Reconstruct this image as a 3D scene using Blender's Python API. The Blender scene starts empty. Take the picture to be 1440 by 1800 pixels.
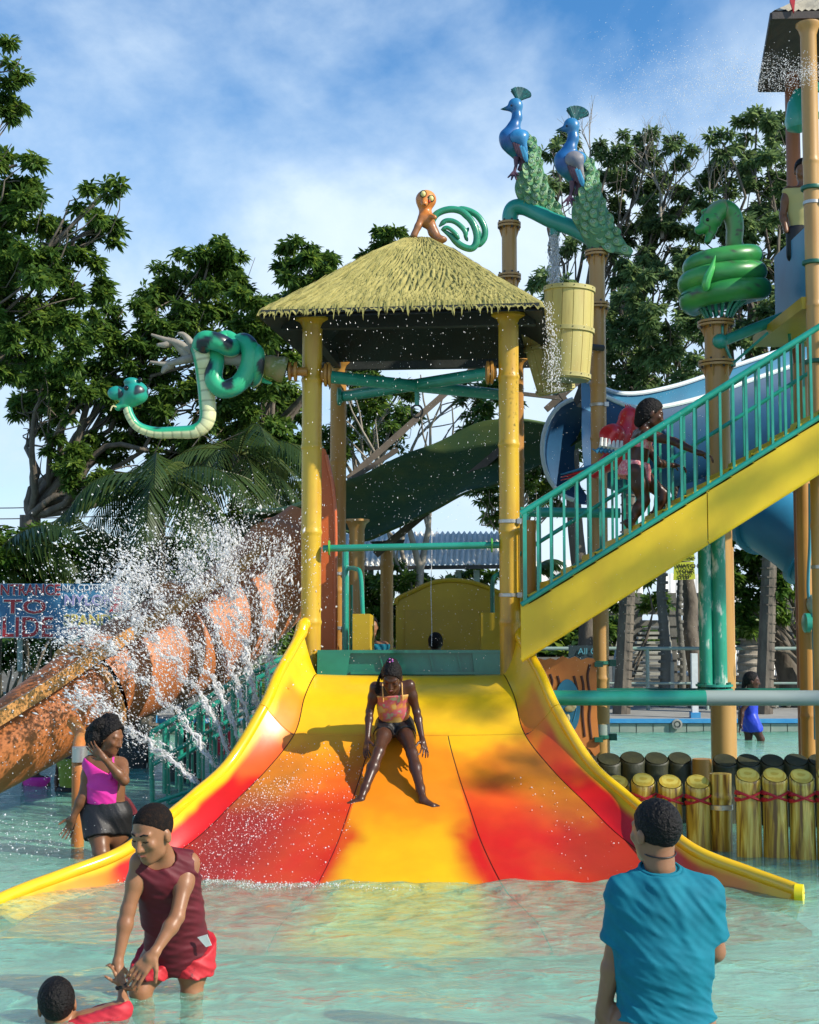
import bpy, bmesh, math, random
import numpy as np
from mathutils import Vector, Matrix
random.seed(7); rng = np.random.default_rng(7)
S = bpy.context.scene; COL = S.collection
# ------------------------------------------------------------ camera, world, sun, exposure
F = 2400.0; TH = math.atan(178/F); CH = 1.7
cam_d = bpy.data.cameras.new('camera'); cam_d.sensor_fit = 'HORIZONTAL'; cam_d.sensor_width = 24.0
cam_d.lens = F/1440*24.0; cam_d.clip_end = 600; cam_d.clip_start = .1
cam = bpy.data.objects.new('camera', cam_d); COL.objects.link(cam)
cam.location = (0, 0, CH); cam.rotation_euler = (math.pi/2+TH, 0, 0); S.camera = cam
SUN = Vector((1.0, -.47, .76)).normalized()
sd = bpy.data.lights.new('sun', 'SUN'); sd.energy = 4.4; sd.angle = math.radians(.5); sd.color = (1, .92, .78)
so = bpy.data.objects.new('sun', sd); COL.objects.link(so); so.rotation_euler = SUN.to_track_quat('Z', 'Y').to_euler()
W_ = bpy.data.worlds.new('World'); S.world = W_; W_.use_nodes = True
def build_world():
    nt = W_.node_tree; nt.nodes.clear(); N = nt.nodes.new; L = nt.links.new
    out = N('ShaderNodeOutputWorld'); b1 = N('ShaderNodeBackground'); b2 = N('ShaderNodeBackground'); mx = N('ShaderNodeMixShader')
    sky = N('ShaderNodeTexSky'); sky.sky_type = 'NISHITA'; sky.sun_disc = False
    sky.sun_elevation = math.asin(SUN.z); sky.sun_rotation = math.atan2(SUN.x, SUN.y)
    sky.air_density = 1.0; sky.dust_density = .3; sky.ozone_density = 2.5
    hs = N('ShaderNodeHueSaturation'); hs.inputs['Saturation'].default_value = 1.3
    L(sky.outputs[0], hs.inputs['Color']); L(hs.outputs[0], b1.inputs[0]); b1.inputs[1].default_value = .14
    tc = N('ShaderNodeTexCoord'); mp = N('ShaderNodeMapping'); mp.inputs['Scale'].default_value = (1.0, 1.0, 1.35)
    mp.inputs['Location'].default_value = (.31, .2, .05); mp.inputs['Rotation'].default_value = (0, .5, 0)
    L(tc.outputs['Generated'], mp.inputs[0])
    n1 = N('ShaderNodeTexNoise'); n1.inputs['Scale'].default_value = 3.1; n1.inputs['Detail'].default_value = 9; n1.inputs['Roughness'].default_value = .56
    n1.inputs['Distortion'].default_value = .2
    L(mp.outputs[0], n1.inputs[0])
    n2 = N('ShaderNodeTexNoise'); n2.inputs['Scale'].default_value = 9; n2.inputs['Detail'].default_value = 6
    L(mp.outputs[0], n2.inputs[0])
    sx = N('ShaderNodeSeparateXYZ'); L(tc.outputs['Generated'], sx.inputs[0])
    mr = N('ShaderNodeMapRange'); mr.inputs[1].default_value = .50; mr.inputs[2].default_value = .20; mr.inputs[3].default_value = -.16; mr.inputs[4].default_value = .16
    L(sx.outputs[2], mr.inputs[0])
    ad = N('ShaderNodeMath'); ad.operation = 'ADD'; L(n1.outputs[0], ad.inputs[0]); L(mr.outputs[0], ad.inputs[1])
    m3 = N('ShaderNodeMath'); m3.operation = 'MULTIPLY_ADD'; m3.inputs[1].default_value = .10; L(n2.outputs[0], m3.inputs[0]); L(ad.outputs[0], m3.inputs[2])
    cr = N('ShaderNodeValToRGB'); e = cr.color_ramp.elements
    e[0].position = .45; e[0].color = (.0, .0, .0, 1); e[1].position = .72; e[1].color = (.93, .93, .93, 1)
    L(m3.outputs[0], cr.inputs[0]); L(cr.outputs[0], mx.inputs[0])
    c2 = N('ShaderNodeValToRGB'); e = c2.color_ramp.elements
    e[0].position = .35; e[0].color = (.38, .56, .80, 1); e[1].position = .66; e[1].color = (.72, .84, .94, 1)
    L(n1.outputs[0], c2.inputs[0]); L(c2.outputs[0], b2.inputs[0]); b2.inputs[1].default_value = .92
    L(b1.outputs[0], mx.inputs[1]); L(b2.outputs[0], mx.inputs[2]); L(mx.outputs[0], out.inputs[0])
build_world()
S.view_settings.view_transform = 'Standard'; S.view_settings.look = 'None'; S.view_settings.gamma = 1
S.view_settings.exposure = .46; S.view_settings.use_curve_mapping = False
S.render.engine = 'CYCLES'
cy = S.cycles; cy.use_denoising = True; cy.max_bounces = 8; cy.transparent_max_bounces = 24; cy.diffuse_bounces = 3
cy.glossy_bounces = 3; cy.transmission_bounces = 4; cy.volume_bounces = 1; cy.caustics_reflective = False; cy.caustics_refractive = False
cy.sample_clamp_indirect = 6

# ------------------------------------------------------------ geometry helpers
def W(px, py, Y):
    """the point of the place that the photograph shows at (px, py), at distance Y in front of the viewer"""
    xr = (px-720)/F; yr = (900-py)/F
    d = (xr, math.cos(TH)-yr*math.sin(TH), math.sin(TH)+yr*math.cos(TH)); k = Y/d[1]
    return Vector((d[0]*k, Y, CH+d[2]*k))
def WP(*a): return [W(*p) for p in a]
class M:
    """collects geometry: boxes, tubes, lathes, grids"""
    def __init__(s): s.v = []; s.f = []; s.c = None
    def add(s, v, f):
        n = len(s.v); s.v += [tuple(p) for p in v]; s.f += [tuple(i+n for i in q) for q in f]; return s
    def box(s, c, h, R=None):
        vs = [Vector((x*h[0], y*h[1], z*h[2])) for x in (-1, 1) for y in (-1, 1) for z in (-1, 1)]
        if R is not None: vs = [R @ p for p in vs]
        c = Vector(c); return s.add([p+c for p in vs], [(0,1,3,2),(4,6,7,5),(0,4,5,1),(2,3,7,6),(0,2,6,4),(1,5,7,3)])
    def bar(s, a, b, w, t, up=(0,0,1)):
        a = Vector(a); b = Vector(b); d = b-a; L = d.length; d.normalize(); u = Vector(up)
        x = d.cross(u); x.normalize(); u = x.cross(d)
        R = Matrix((x, d, u)).transposed(); return s.box((a+b)/2, (w/2, L/2, t/2), R)
    def tube(s, pts, r, n=12, caps=True, closed=False, ell=None):
        pts = [Vector(p) for p in pts]; m = len(pts)
        rs = r if isinstance(r, (list, tuple, np.ndarray)) else [r]*m
        up = None; vs = []
        for i, p in enumerate(pts):
            if closed: t = pts[(i+1) % m]-pts[i-1]
            else: t = pts[min(i+1, m-1)]-pts[max(i-1, 0)]
            t.normalize()
            if up is None:
                up = Vector((0,0,1)) if abs(t.z) < .9 else Vector((0,1,0))
            up = up - t*up.dot(t); up.normalize(); x = t.cross(up)
            for k in range(n):
                a = 2*math.pi*k/n; e1, e2 = ell if ell else (1, 1)
                vs.append(p + x*(math.cos(a)*rs[i]*e1) + up*(math.sin(a)*rs[i]*e2))
        fs = []
        for i in range(m if closed else m-1):
            j = (i+1) % m
            for k in range(n):
                k2 = (k+1) % n; fs.append((i*n+k, i*n+k2, j*n+k2, j*n+k))
        if caps and not closed:
            fs.append(tuple(range(n-1, -1, -1))); fs.append(tuple((m-1)*n+k for k in range(n)))
        return s.add(vs, fs)
    def cyl(s, a, b, r, n=16): return s.tube([a, b], r, n)
    def lathe(s, prof, c, n=24, axis=None):
        """prof: list of (radius, height) from the base point c along axis"""
        c = Vector(c); A = Vector((0,0,1) if axis is None else axis).normalized()
        x = A.orthogonal().normalized(); y = A.cross(x); vs = []
        for r, h in prof:
            for k in range(n):
                a = 2*math.pi*k/n; vs.append(c + A*h + x*(math.cos(a)*r) + y*(math.sin(a)*r))
        m = len(prof); fs = [(i*n+k, i*n+(k+1) % n, (i+1)*n+(k+1) % n, (i+1)*n+k) for i in range(m-1) for k in range(n)]
        fs.append(tuple(range(n-1, -1, -1))); fs.append(tuple((m-1)*n+k for k in range(n)))
        return s.add(vs, fs)
    def grid(s, P, closed_u=False):
        """P: rows of points"""
        r = len(P); c = len(P[0]); vs = [p for row in P for p in row]; fs = []
        for i in range(r-1):
            for j in range(c if closed_u else c-1):
                j2 = (j+1) % c; fs.append((i*c+j, i*c+j2, (i+1)*c+j2, (i+1)*c+j))
        return s.add(vs, fs)
    def slab(s, P, nrm):
        """rows of points given thickness along vector nrm"""
        nrm = Vector(nrm); r = len(P); c = len(P[0])
        a = [Vector(p) for row in P for p in row]; b = [p+nrm for p in a]; n = len(a); fs = []
        for i in range(r-1):
            for j in range(c-1):
                q = (i*c+j, i*c+j+1, (i+1)*c+j+1, (i+1)*c+j); fs.append(q[::-1]); fs.append(tuple(k+n for k in q))
        rim = [j for j in range(c)] + [i*c+c-1 for i in range(1, r)] + [(r-1)*c+j for j in range(c-2, -1, -1)] + [i*c for i in range(r-2, 0, -1)]
        for k in range(len(rim)):
            x, y = rim[k], rim[(k+1) % len(rim)]; fs.append((x, y, y+n, x+n))
        return s.add(a+b, fs)
    def prism(s, poly, d):
        """flat outline (list of points) extruded by vector d"""
        d = Vector(d); a = [Vector(p) for p in poly]; n = len(a)
        fs = [tuple(range(n-1, -1, -1)), tuple(range(n, 2*n))] + [(i, (i+1) % n, (i+1) % n+n, i+n) for i in range(n)]
        return s.add(a+[p+d for p in a], fs)
    def ball(s, c, r, n=12, m=8, R=None):
        c = Vector(c); r = Vector(r) if not isinstance(r, (int, float)) else Vector((r, r, r)); vs = []
        def P(a, b):
            p = Vector((math.cos(a)*math.sin(b)*r.x, math.sin(a)*math.sin(b)*r.y, math.cos(b)*r.z))
            return c + (R @ p if R is not None else p)
        vs.append(P(0, 0))
        for i in range(1, m):
            for k in range(n): vs.append(P(2*math.pi*k/n, math.pi*i/m))
        vs.append(P(0, math.pi)); fs = [(0, 1+(k+1) % n, 1+k) for k in range(n)][::-1]
        fs = [(0, 1+k, 1+(k+1) % n) for k in range(n)]
        for i in range(m-2):
            for k in range(n): fs.append((1+i*n+k, 1+(i+1)*n+k, 1+(i+1)*n+(k+1) % n, 1+i*n+(k+1) % n))
        e = 1+(m-1)*n; fs += [(e, 1+(m-2)*n+(k+1) % n, 1+(m-2)*n+k) for k in range(n)]
        return s.add(vs, fs)
def new_mesh(name, v, f, loc=(0,0,0), smooth=False, colors=None, auto=None):
    me = bpy.data.meshes.new(name); loc = Vector(loc)
    if isinstance(v, np.ndarray):
        v = v - np.array(loc); nv = len(v); me.vertices.add(nv); me.vertices.foreach_set('co', v.astype(np.float32).ravel())
        f = np.asarray(f); nf, k = f.shape; me.loops.add(nf*k); me.loops.foreach_set('vertex_index', f.astype(np.int32).ravel())
        me.polygons.add(nf); me.polygons.foreach_set('loop_start', np.arange(0, nf*k, k, dtype=np.int32)); me.polygons.foreach_set('loop_total', np.full(nf, k, dtype=np.int32))
        me.update(calc_edges=True)
    else:
        me.from_pydata([Vector(p)-loc for p in v], [], f); me.update()
        bm = bmesh.new(); bm.from_mesh(me); bmesh.ops.recalc_face_normals(bm, faces=bm.faces); bm.to_mesh(me); bm.free()
    if smooth: me.shade_smooth()
    if auto is not None and smooth:
        try: me.set_sharp_from_angle(angle=math.radians(auto))
        except Exception: pass
    if colors is not None:
        at = me.color_attributes.new('paint', 'FLOAT_COLOR', 'POINT')
        c = np.ones((len(me.vertices), 4), np.float32); c[:, :3] = colors; at.data.foreach_set('color', c.ravel())
    return me
def tag(o, label=None, cat=None, group=None, kind=None):
    if label: o['label'] = label
    if cat: o['category'] = cat
    if group: o['group'] = group
    if kind: o['kind'] = kind
    return o
def thing(name, label, cat, loc=(0,0,0), group=None):
    o = bpy.data.objects.new(name, None); COL.objects.link(o); o.location = loc; o.empty_display_size = .1
    return tag(o, label, cat, group)
def wloc(o):
    p = Vector(o.location)
    while o.parent: o = o.parent; p += Vector(o.location)
    return p
def obj(name, m, mat, parent=None, smooth=False, colors=None, auto=35, loc=None):
    """link m (an M, or (verts, faces) arrays in world coordinates) as one mesh object"""
    v, f = (m.v, m.f) if isinstance(m, M) else m
    base = Vector(loc) if loc is not None else Vector((0,0,0))
    if parent is not None and loc is None: base = wloc(parent)
    me = new_mesh(name, v, f, base, smooth, colors, auto); me.materials.append(mat)
    o = bpy.data.objects.new(name, me); COL.objects.link(o)
    if parent is not None:
        o.parent = parent; o.location = base-wloc(parent)
    else: o.location = base
    return o
def single(name, m, mat, label, cat, group=None, loc=(0,0,0), **k):
    return tag(obj(name, m, mat, None, loc=loc, **k), label, cat, group)
def dup(root, loc, rotz=0, label=None, group=None, scale=1):
    def cp(o, par):
        c = o.copy(); COL.objects.link(c)
        if par is not None: c.parent = par
        for ch in list(o.children): cp(ch, c)
        return c
    r = cp(root, None); r.location = loc; r.rotation_euler = (0, 0, rotz); r.scale = (scale,)*3
    if label: r['label'] = label
    if group: r['group'] = group
    return r
def smoothpath(pts, n=8):
    """Catmull-Rom through pts"""
    P = [Vector(p) for p in pts]; P = [2*P[0]-P[1]]+P+[2*P[-1]-P[-2]]; out = []
    for i in range(1, len(P)-2):
        for k in range(n):
            t = k/n; a, b, c, d = P[i-1:i+3]
            out.append(.5*((2*b)+(c-a)*t+(2*a-5*b+4*c-d)*t*t+(3*b-a-3*c+d)*t**3))
    out.append(P[-2]); return out
def interp(xs, ys, x): return float(np.interp(x, xs, ys))

# ------------------------------------------------------------ signed distance modelling
def sd_cone(p, a, b, ra, rb):
    a = np.array(a); b = np.array(b); ab = b-a; L2 = (ab*ab).sum()+1e-12
    t = np.clip(((p-a)@ab)/L2, 0, 1); return np.linalg.norm(p-a-t[:, None]*ab, axis=1)-(ra+(rb-ra)*t)
def sd_ell(p, c, r, R=None):
    q = p-np.array(c); r = np.array(r)
    if R is not None: q = q@np.array(R)
    k0 = np.linalg.norm(q/r, axis=1); k1 = np.linalg.norm(q/(r*r), axis=1)+1e-9
    return k0*(k0-1)/k1
class SDF:
    """prims blended with smooth unions; ops: union, cut (smooth subtraction), keep (half-space)"""
    def __init__(s): s.p = []; s.lo = np.full(3, 1e9); s.hi = -s.lo; s.disp = None
    def _b(s, lo, hi): s.lo = np.minimum(s.lo, lo); s.hi = np.maximum(s.hi, hi)
    def cone(s, a, b, ra, rb=None, k=.02):
        rb = ra if rb is None else rb; a = np.array(a, float); b = np.array(b, float)
        s.p.append(('u', lambda p: sd_cone(p, a, b, ra, rb), k, np.minimum(a-ra, b-rb), np.maximum(a+ra, b+rb))); s._b(s.p[-1][3], s.p[-1][4]); return s
    def chain(s, pts, rs, k=.02):
        for i in range(len(pts)-1): s.cone(pts[i], pts[i+1], rs[i], rs[i+1], k)
        return s
    def ell(s, c, r, R=None, k=.02):
        c = np.array(c, float); m = max(r)
        s.p.append(('u', lambda p: sd_ell(p, c, r, R), k, c-m, c+m)); s._b(c-m, c+m); return s
    def cut(s, fn, k=.01): s.p.append(('s', fn, k, None, None)); return s
    def keep(s, q, n, k=.006):
        q = np.array(q, float); n = np.array(n, float); n /= np.linalg.norm(n)
        s.p.append(('k', lambda p: (p-q)@n, k, None, None)); return s   # keeps the side away from n
    def ev(s, p):
        d = np.full(len(p), 1e3)
        for op, fn, k, lo, hi in s.p:
            if op == 'u':
                m = np.all((p > lo-.12-k) & (p < hi+.12+k), axis=1)
                if not m.any(): continue
                e = fn(p[m]); dd = d[m]; h = np.clip(.5+.5*(dd-e)/k, 0, 1); d[m] = dd+(e-dd)*h-k*h*(1-h)
            elif op == 's':
                e = -fn(p); d = np.maximum(d, e)+0*k
            else: d = np.maximum(d, fn(p))
        if s.disp is not None: d = d+s.disp(p)
        return d
    def mesh(s, h):
        pad = 3*h+.02; lo = s.lo-pad; n = np.ceil((s.hi+pad-lo)/h).astype(int)+1; B = 4
        nb = (n+B-1)//B+1; n = nb*B+1
        c = [lo[i]+h*B*(np.arange(nb[i])+.5) for i in range(3)]
        G = np.stack(np.meshgrid(*c, indexing='ij'), -1).reshape(-1, 3)
        dc = s.ev(G).reshape(nb); near = np.abs(dc) < h*B*1.1+.012
        D = np.repeat(np.repeat(np.repeat(np.clip(dc, -1, 1), B, 0), B, 1), B, 2); D = np.pad(D, ((0,1),)*3, mode='edge')
        idx = np.argwhere(near); o = np.stack(np.meshgrid(*[np.arange(B+1)]*3, indexing='ij'), -1).reshape(-1, 3)
        I = (idx[:, None, :]*B+o[None]).reshape(-1, 3); flat = np.ravel_multi_index(I.T, D.shape)
        flat = np.unique(flat); I = np.stack(np.unravel_index(flat, D.shape), -1)
        D.ravel()[flat] = s.ev(lo+I*h)
        return surface_nets(D, lo, h)
def surface_nets(D, lo, h):
    neg = D < 0; cs = [(i, j, k) for i in (0, 1) for j in (0, 1) for k in (0, 1)]
    sh = np.array(D.shape)-1
    def sub(A, c): return A[c[0]:c[0]+sh[0], c[1]:c[1]+sh[1], c[2]:c[2]+sh[2]]
    cnt = sum(sub(neg, c).astype(np.int8) for c in cs); act = (cnt > 0) & (cnt < 8)
    I = np.argwhere(act); vid = -np.ones(sh, int); vid[act] = np.arange(len(I))
    acc = np.zeros((len(I), 3)); w = np.zeros(len(I))
    for a in cs:
        for ax in range(3):
            if a[ax]: continue
            b = list(a); b[ax] = 1
            da = D[tuple((I+a).T)]; db = D[tuple((I+b).T)]; m = (da < 0) != (db < 0)
            t = np.where(m, da/(da-db+1e-12), 0); p = np.array(a)[None]+t[:, None]*(np.array(b)-a)[None]
            acc += p*m[:, None]; w += m
    V = lo+(I+acc/w[:, None])*h; Fs = []
    for ax in range(3):
        u, v = (ax+1) % 3, (ax+2) % 3
        sl0 = [slice(None)]*3; sl1 = [slice(None)]*3; sl0[ax] = slice(0, -1); sl1[ax] = slice(1, None)
        m = neg[tuple(sl0)] != neg[tuple(sl1)]; E = np.argwhere(m); E = E[(E[:, u] > 0) & (E[:, v] > 0) & (E[:, u] < sh[u]) & (E[:, v] < sh[v]) & (E[:, ax] < sh[ax])]
        du = np.eye(3, dtype=int)[u]; dv = np.eye(3, dtype=int)[v]
        q = np.stack([vid[tuple(E.T)], vid[tuple((E-du).T)], vid[tuple((E-du-dv).T)], vid[tuple((E-dv).T)]], 1)
        ng = neg[tuple(E.T)]; q[~ng] = q[~ng][:, ::-1]; Fs.append(q[:, ::-1])
    Fc = np.concatenate(Fs); Fc = Fc[(Fc >= 0).all(1)]
    # one pass of relaxation
    nb = np.zeros_like(V); c = np.zeros(len(V))
    for i in range(4):
        np.add.at(nb, Fc[:, i], V[Fc[:, (i+1) % 4]]); np.add.at(c, Fc[:, i], 1)
        np.add.at(nb, Fc[:, i], V[Fc[:, (i+3) % 4]]); np.add.at(c, Fc[:, i], 1)
    V = V*.55+.45*nb/np.maximum(c, 1)[:, None]
    return V, Fc

# ------------------------------------------------------------ materials
def mat(name, c, rough=.5, var=None, scale=6.0, vs=(1,1,1), bump=0, bscale=40, metal=0, coat=0, spec=.5, detail=5, lo=.35, hi=.65, vcol=False, sss=0, trans=0, bdist=.01, third=None):
    m = bpy.data.materials.new(name); m.use_nodes = True; nt = m.node_tree; N = nt.nodes.new; L = nt.links.new
    b = nt.nodes['Principled BSDF']; b.inputs['Roughness'].default_value = rough; b.inputs['Metallic'].default_value = metal
    b.inputs['Specular IOR Level'].default_value = spec; b.inputs['Coat Weight'].default_value = coat; b.inputs['Coat Roughness'].default_value = .08
    if sss: b.inputs['Subsurface Weight'].default_value = sss; b.inputs['Subsurface Radius'].default_value = (.02, .008, .005); b.inputs['Subsurface Scale'].default_value = .5
    if trans: b.inputs['Transmission Weight'].default_value = trans
    tc = N('ShaderNodeTexCoord'); mp = N('ShaderNodeMapping'); mp.inputs['Scale'].default_value = vs; L(tc.outputs['Object'], mp.inputs[0])
    b.inputs['Base Color'].default_value = (*c, 1)
    if var is not None or vcol:
        n = N('ShaderNodeTexNoise'); n.inputs['Scale'].default_value = scale; n.inputs['Detail'].default_value = detail; n.inputs['Roughness'].default_value = .6; L(mp.outputs[0], n.inputs[0])
        r = N('ShaderNodeValToRGB'); r.color_ramp.elements[0].position = lo; r.color_ramp.elements[1].position = hi; L(n.outputs[0], r.inputs[0])
        if vcol:
            a = N('ShaderNodeAttribute'); a.attribute_name = 'paint'
            hs = N('ShaderNodeHueSaturation'); L(a.outputs[0], hs.inputs['Color'])
            mr = N('ShaderNodeMapRange'); mr.inputs[3].default_value = 1-(var or .15); mr.inputs[4].default_value = 1+(var or .15)*.6; L(n.outputs[0], mr.inputs[0]); L(mr.outputs[0], hs.inputs['Value'])
            L(hs.outputs[0], b.inputs['Base Color'])
        else:
            r.color_ramp.elements[0].color = (*c, 1); r.color_ramp.elements[1].color = (*var, 1)
            if third is not None:
                e = r.color_ramp.elements.new(min(1, hi+.12)); e.color = (*third, 1)
            L(r.outputs[0], b.inputs['Base Color'])
    if bump:
        n2 = N('ShaderNodeTexNoise'); n2.inputs['Scale'].default_value = bscale; n2.inputs['Detail'].default_value = 4; L(mp.outputs[0], n2.inputs[0])
        bp = N('ShaderNodeBump'); bp.inputs['Strength'].default_value = bump; bp.inputs['Distance'].default_value = bdist; L(n2.outputs[0], bp.inputs['Height']); L(bp.outputs[0], b.inputs['Normal'])
    return m
MAT = {}
def mm(k, *a, **kw): MAT[k] = mat(k, *a, **kw); return MAT[k]
mm('bamboo_yellow', (.62,.40,.03), .38, var=(.50,.27,.02), scale=5, vs=(1,1,.25), third=(.25,.13,.02), lo=.42, hi=.66, bump=.15, bscale=25)
mm('bamboo_ochre', (.47,.235,.045), .42, var=(.36,.16,.03), scale=5, vs=(1,1,.2), third=(.16,.07,.02), lo=.38, hi=.68, bump=.15, bscale=25)
mm('pole_rust', (.36,.13,.05), .5, var=(.24,.08,.035), scale=4, vs=(1,1,.25), bump=.2)
mm('teal_pipe', (.015,.24,.16), .32, var=(.03,.33,.25), scale=4, coat=.3, third=(.25,.33,.28), lo=.3, hi=.72)
mm('teal_rail', (.015,.27,.18), .3, var=(.02,.34,.25), scale=9, coat=.3)
mm('teal_chipped', (.015,.26,.16), .4, var=(.02,.30,.20), scale=14, vs=(1,1,.35), third=(.62,.66,.58), lo=.40, hi=.55)
mm('grey_pipe', (.30,.36,.33), .45, var=(.22,.34,.28), scale=5)
mm('thatch', (.40,.35,.11), .85, var=(.28,.25,.07), scale=7, vs=(1,1,1), third=(.16,.14,.05), lo=.38, hi=.66, bump=.6, bscale=60)
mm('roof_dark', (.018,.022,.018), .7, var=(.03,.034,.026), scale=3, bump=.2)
mm('tower_roof_dark', (.075,.06,.05), .7, var=(.045,.04,.04), scale=5, bump=.3)
mm('stair_yellow', (.78,.54,.008), .42, var=(.68,.45,.008), scale=3.2, vs=(1,1,.5), coat=.1, third=(.46,.30,.02), lo=.42, hi=.70, bump=.06, bscale=8, detail=9)
mm('yellow_panel', (.50,.33,.01), .5, var=(.40,.26,.01), scale=2.5, third=(.30,.24,.03), lo=.4, hi=.7)
mm('slide_paint', (1,1,1), .34, var=.24, vcol=True, scale=5, coat=.10, detail=9, bump=.10, bscale=9)
mm('green_box', (.008,.15,.09), .25, var=(.012,.20,.13), scale=4, coat=.5, third=(.05,.28,.2), lo=.4, hi=.7)
mm('orange_tube', (.50,.165,.045), .55, var=(.43,.14,.04), scale=1.5, detail=2)
mm('orange_rim', (.62,.30,.09), .45, var=(.52,.24,.07), scale=6)
mm('orange_wall', (.66,.13,.02), .35, var=(.58,.11,.02), scale=3, coat=.3)
mm('bucket_wood', (.50,.43,.14), .6, var=(.43,.33,.10), scale=9, vs=(1,1,.15), third=(.27,.17,.06), lo=.42, hi=.68, bump=.2)
mm('blue_slide', (.006,.050,.13), .6, var=(.010,.075,.17), scale=3, spec=.3)
mm('blue_light', (.025,.21,.37), .45, var=(.025,.17,.31), scale=3, coat=.05)
mm('rim_white', (.62,.72,.75), .5)
mm('steel', (.45,.45,.43), .35, metal=.7)
mm('dark_steel', (.035,.032,.028), .5)
mm('rope_red', (.50,.015,.02), .5, var=(.38,.01,.02), scale=20)
mm('seam_dark', (.05,.015,.01), .6)
mm('white_paint', (.75,.76,.74), .5, var=(.6,.62,.6), scale=9)
mm('blue_paint', (.03,.25,.55), .5, var=(.06,.32,.60), scale=8)
mm('concrete', (.33,.33,.30), .85, var=(.25,.25,.23), scale=3, bump=.3)
mm('tile', (.30,.36,.30), .6, var=(.22,.29,.25), scale=5)
mm('timber_grey', (.17,.165,.14), .8, var=(.10,.10,.085), scale=6, vs=(1,1,.3), bump=.3)
mm('corrugated', (.80,.78,.70), .6, var=(.66,.63,.55), scale=3, third=(.25,.2,.16), lo=.42, hi=.72)
mm('black_hair', (.006,.005,.005), .6, spec=.22, bump=.8, bscale=70, bdist=.02)
mm('bark', (.17,.145,.11), .9, var=(.09,.075,.06), scale=7, vs=(1,1,.4), bump=.7, bscale=14, bdist=.03)
mm('bark_pale', (.36,.32,.26), .9, var=(.22,.19,.15), scale=7, vs=(1,1,.4), bump=.6, bscale=14, bdist=.03)
# ============================================================ SETTING: pool, water, ground
def water_mat():
    m = bpy.data.materials.new('pool_water'); m.use_nodes = True; nt = m.node_tree; nt.nodes.clear(); N = nt.nodes.new; L = nt.links.new
    out = N('ShaderNodeOutputMaterial'); tr = N('ShaderNodeBsdfTransparent'); tr.inputs[0].default_value = (.93, 1, .97, 1)
    gl = N('ShaderNodeBsdfGlossy'); gl.inputs['Roughness'].default_value = .05; gl.inputs[0].default_value = (1, 1, 1, 1)
    df = N('ShaderNodeBsdfDiffuse'); df.inputs[0].default_value = (.30, .86, .62, 1)
    tc = N('ShaderNodeTexCoord'); mp = N('ShaderNodeMapping'); mp.inputs['Scale'].default_value = (1, 1.9, 1); L(tc.outputs['Object'], mp.inputs[0])
    n1 = N('ShaderNodeTexNoise'); n1.inputs['Scale'].default_value = 5.5; n1.inputs['Detail'].default_value = 5; n1.inputs['Roughness'].default_value = .55; n1.inputs['Distortion'].default_value = .9; L(mp.outputs[0], n1.inputs[0])
    n2 = N('ShaderNodeTexNoise'); n2.inputs['Scale'].default_value = 22; n2.inputs['Detail'].default_value = 3; n2.inputs['Distortion'].default_value = .6; L(mp.outputs[0], n2.inputs[0])
    ad = N('ShaderNodeMath'); ad.operation = 'MULTIPLY_ADD'; ad.inputs[1].default_value = .22; L(n2.outputs[0], ad.inputs[0]); L(n1.outputs[0], ad.inputs[2])
    bp = N('ShaderNodeBump'); bp.inputs['Strength'].default_value = .75; bp.inputs['Distance'].default_value = .045; L(ad.outputs[0], bp.inputs['Height'])
    L(bp.outputs[0], gl.inputs['Normal']); L(bp.outputs[0], df.inputs['Normal'])
    fr = N('ShaderNodeFresnel'); fr.inputs[0].default_value = 1.12; L(bp.outputs[0], fr.inputs['Normal'])
    m1 = N('ShaderNodeMixShader'); m2 = N('ShaderNodeMixShader')
    r = N('ShaderNodeMapRange'); r.inputs[1].default_value = .35; r.inputs[2].default_value = .75; r.inputs[3].default_value = .13; r.inputs[4].default_value = .42; L(n1.outputs[0], r.inputs[0])
    L(r.outputs[0], m1.inputs[0]); L(tr.outputs[0], m1.inputs[1]); L(df.outputs[0], m1.inputs[2])
    L(fr.outputs[0], m2.inputs[0]); L(m1.outputs[0], m2.inputs[1]); L(gl.outputs[0], m2.inputs[2]); L(m2.outputs[0], out.inputs['Surface'])
    vol = N('ShaderNodeVolumePrincipled'); vol.inputs['Color'].default_value = (.72, 1, .88, 1); vol.inputs['Absorption Color'].default_value = (.6, .98, .9, 1); vol.inputs['Density'].default_value = .85
    vol.inputs['Anisotropy'].default_value = 0.0; L(vol.outputs[0], out.inputs['Volume'])
    return m
def waves(x, y):
    r = np.zeros_like(x); g = np.random.default_rng(3)
    for i in range(26):
        lam = g.uniform(.16, 1.1); a = g.uniform(-.9, .9)+math.pi/2; k = 2*math.pi/lam; amp = .0030*lam**.9*g.uniform(.5, 1.3)
        ph = g.uniform(0, 6.3); wv = np.sin(k*(x*math.cos(a)*.75+y*math.sin(a))+ph+1.6*np.sin(x*g.uniform(.5, 2.5)+y*g.uniform(.3, 2)+ph)); r += amp*(wv+.35*np.abs(wv))
    # rings and chop where the slide runs into the pool
    d = np.hypot((x-.1)/2.4, (y-8.2)/.9); r += .012*np.exp(-d*d)*np.sin(13*x+4*np.sin(9*y))*np.sin(17*y+3*np.sin(6*x))
    for cx, cy, a in ((-1.215, 6.17, 1), (-.998, 6.25, 1), (-1.42, 5.85, .8), (1.0, 5.33, .6), (-2.19, 9.56, 1), (-2.08, 9.75, .8), (-2.46, 10.1, .8), (4.64, 18.3, 1.2), (2.18, 9.85, .6), (2.7, 12.1, .6)):
        q = np.hypot(x-cx, y-cy); r += .0065*a*np.exp(-q/.22)*np.sin(q*48+.8*np.sin(6*np.arctan2(y-cy, x-cx)))
    return r
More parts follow.
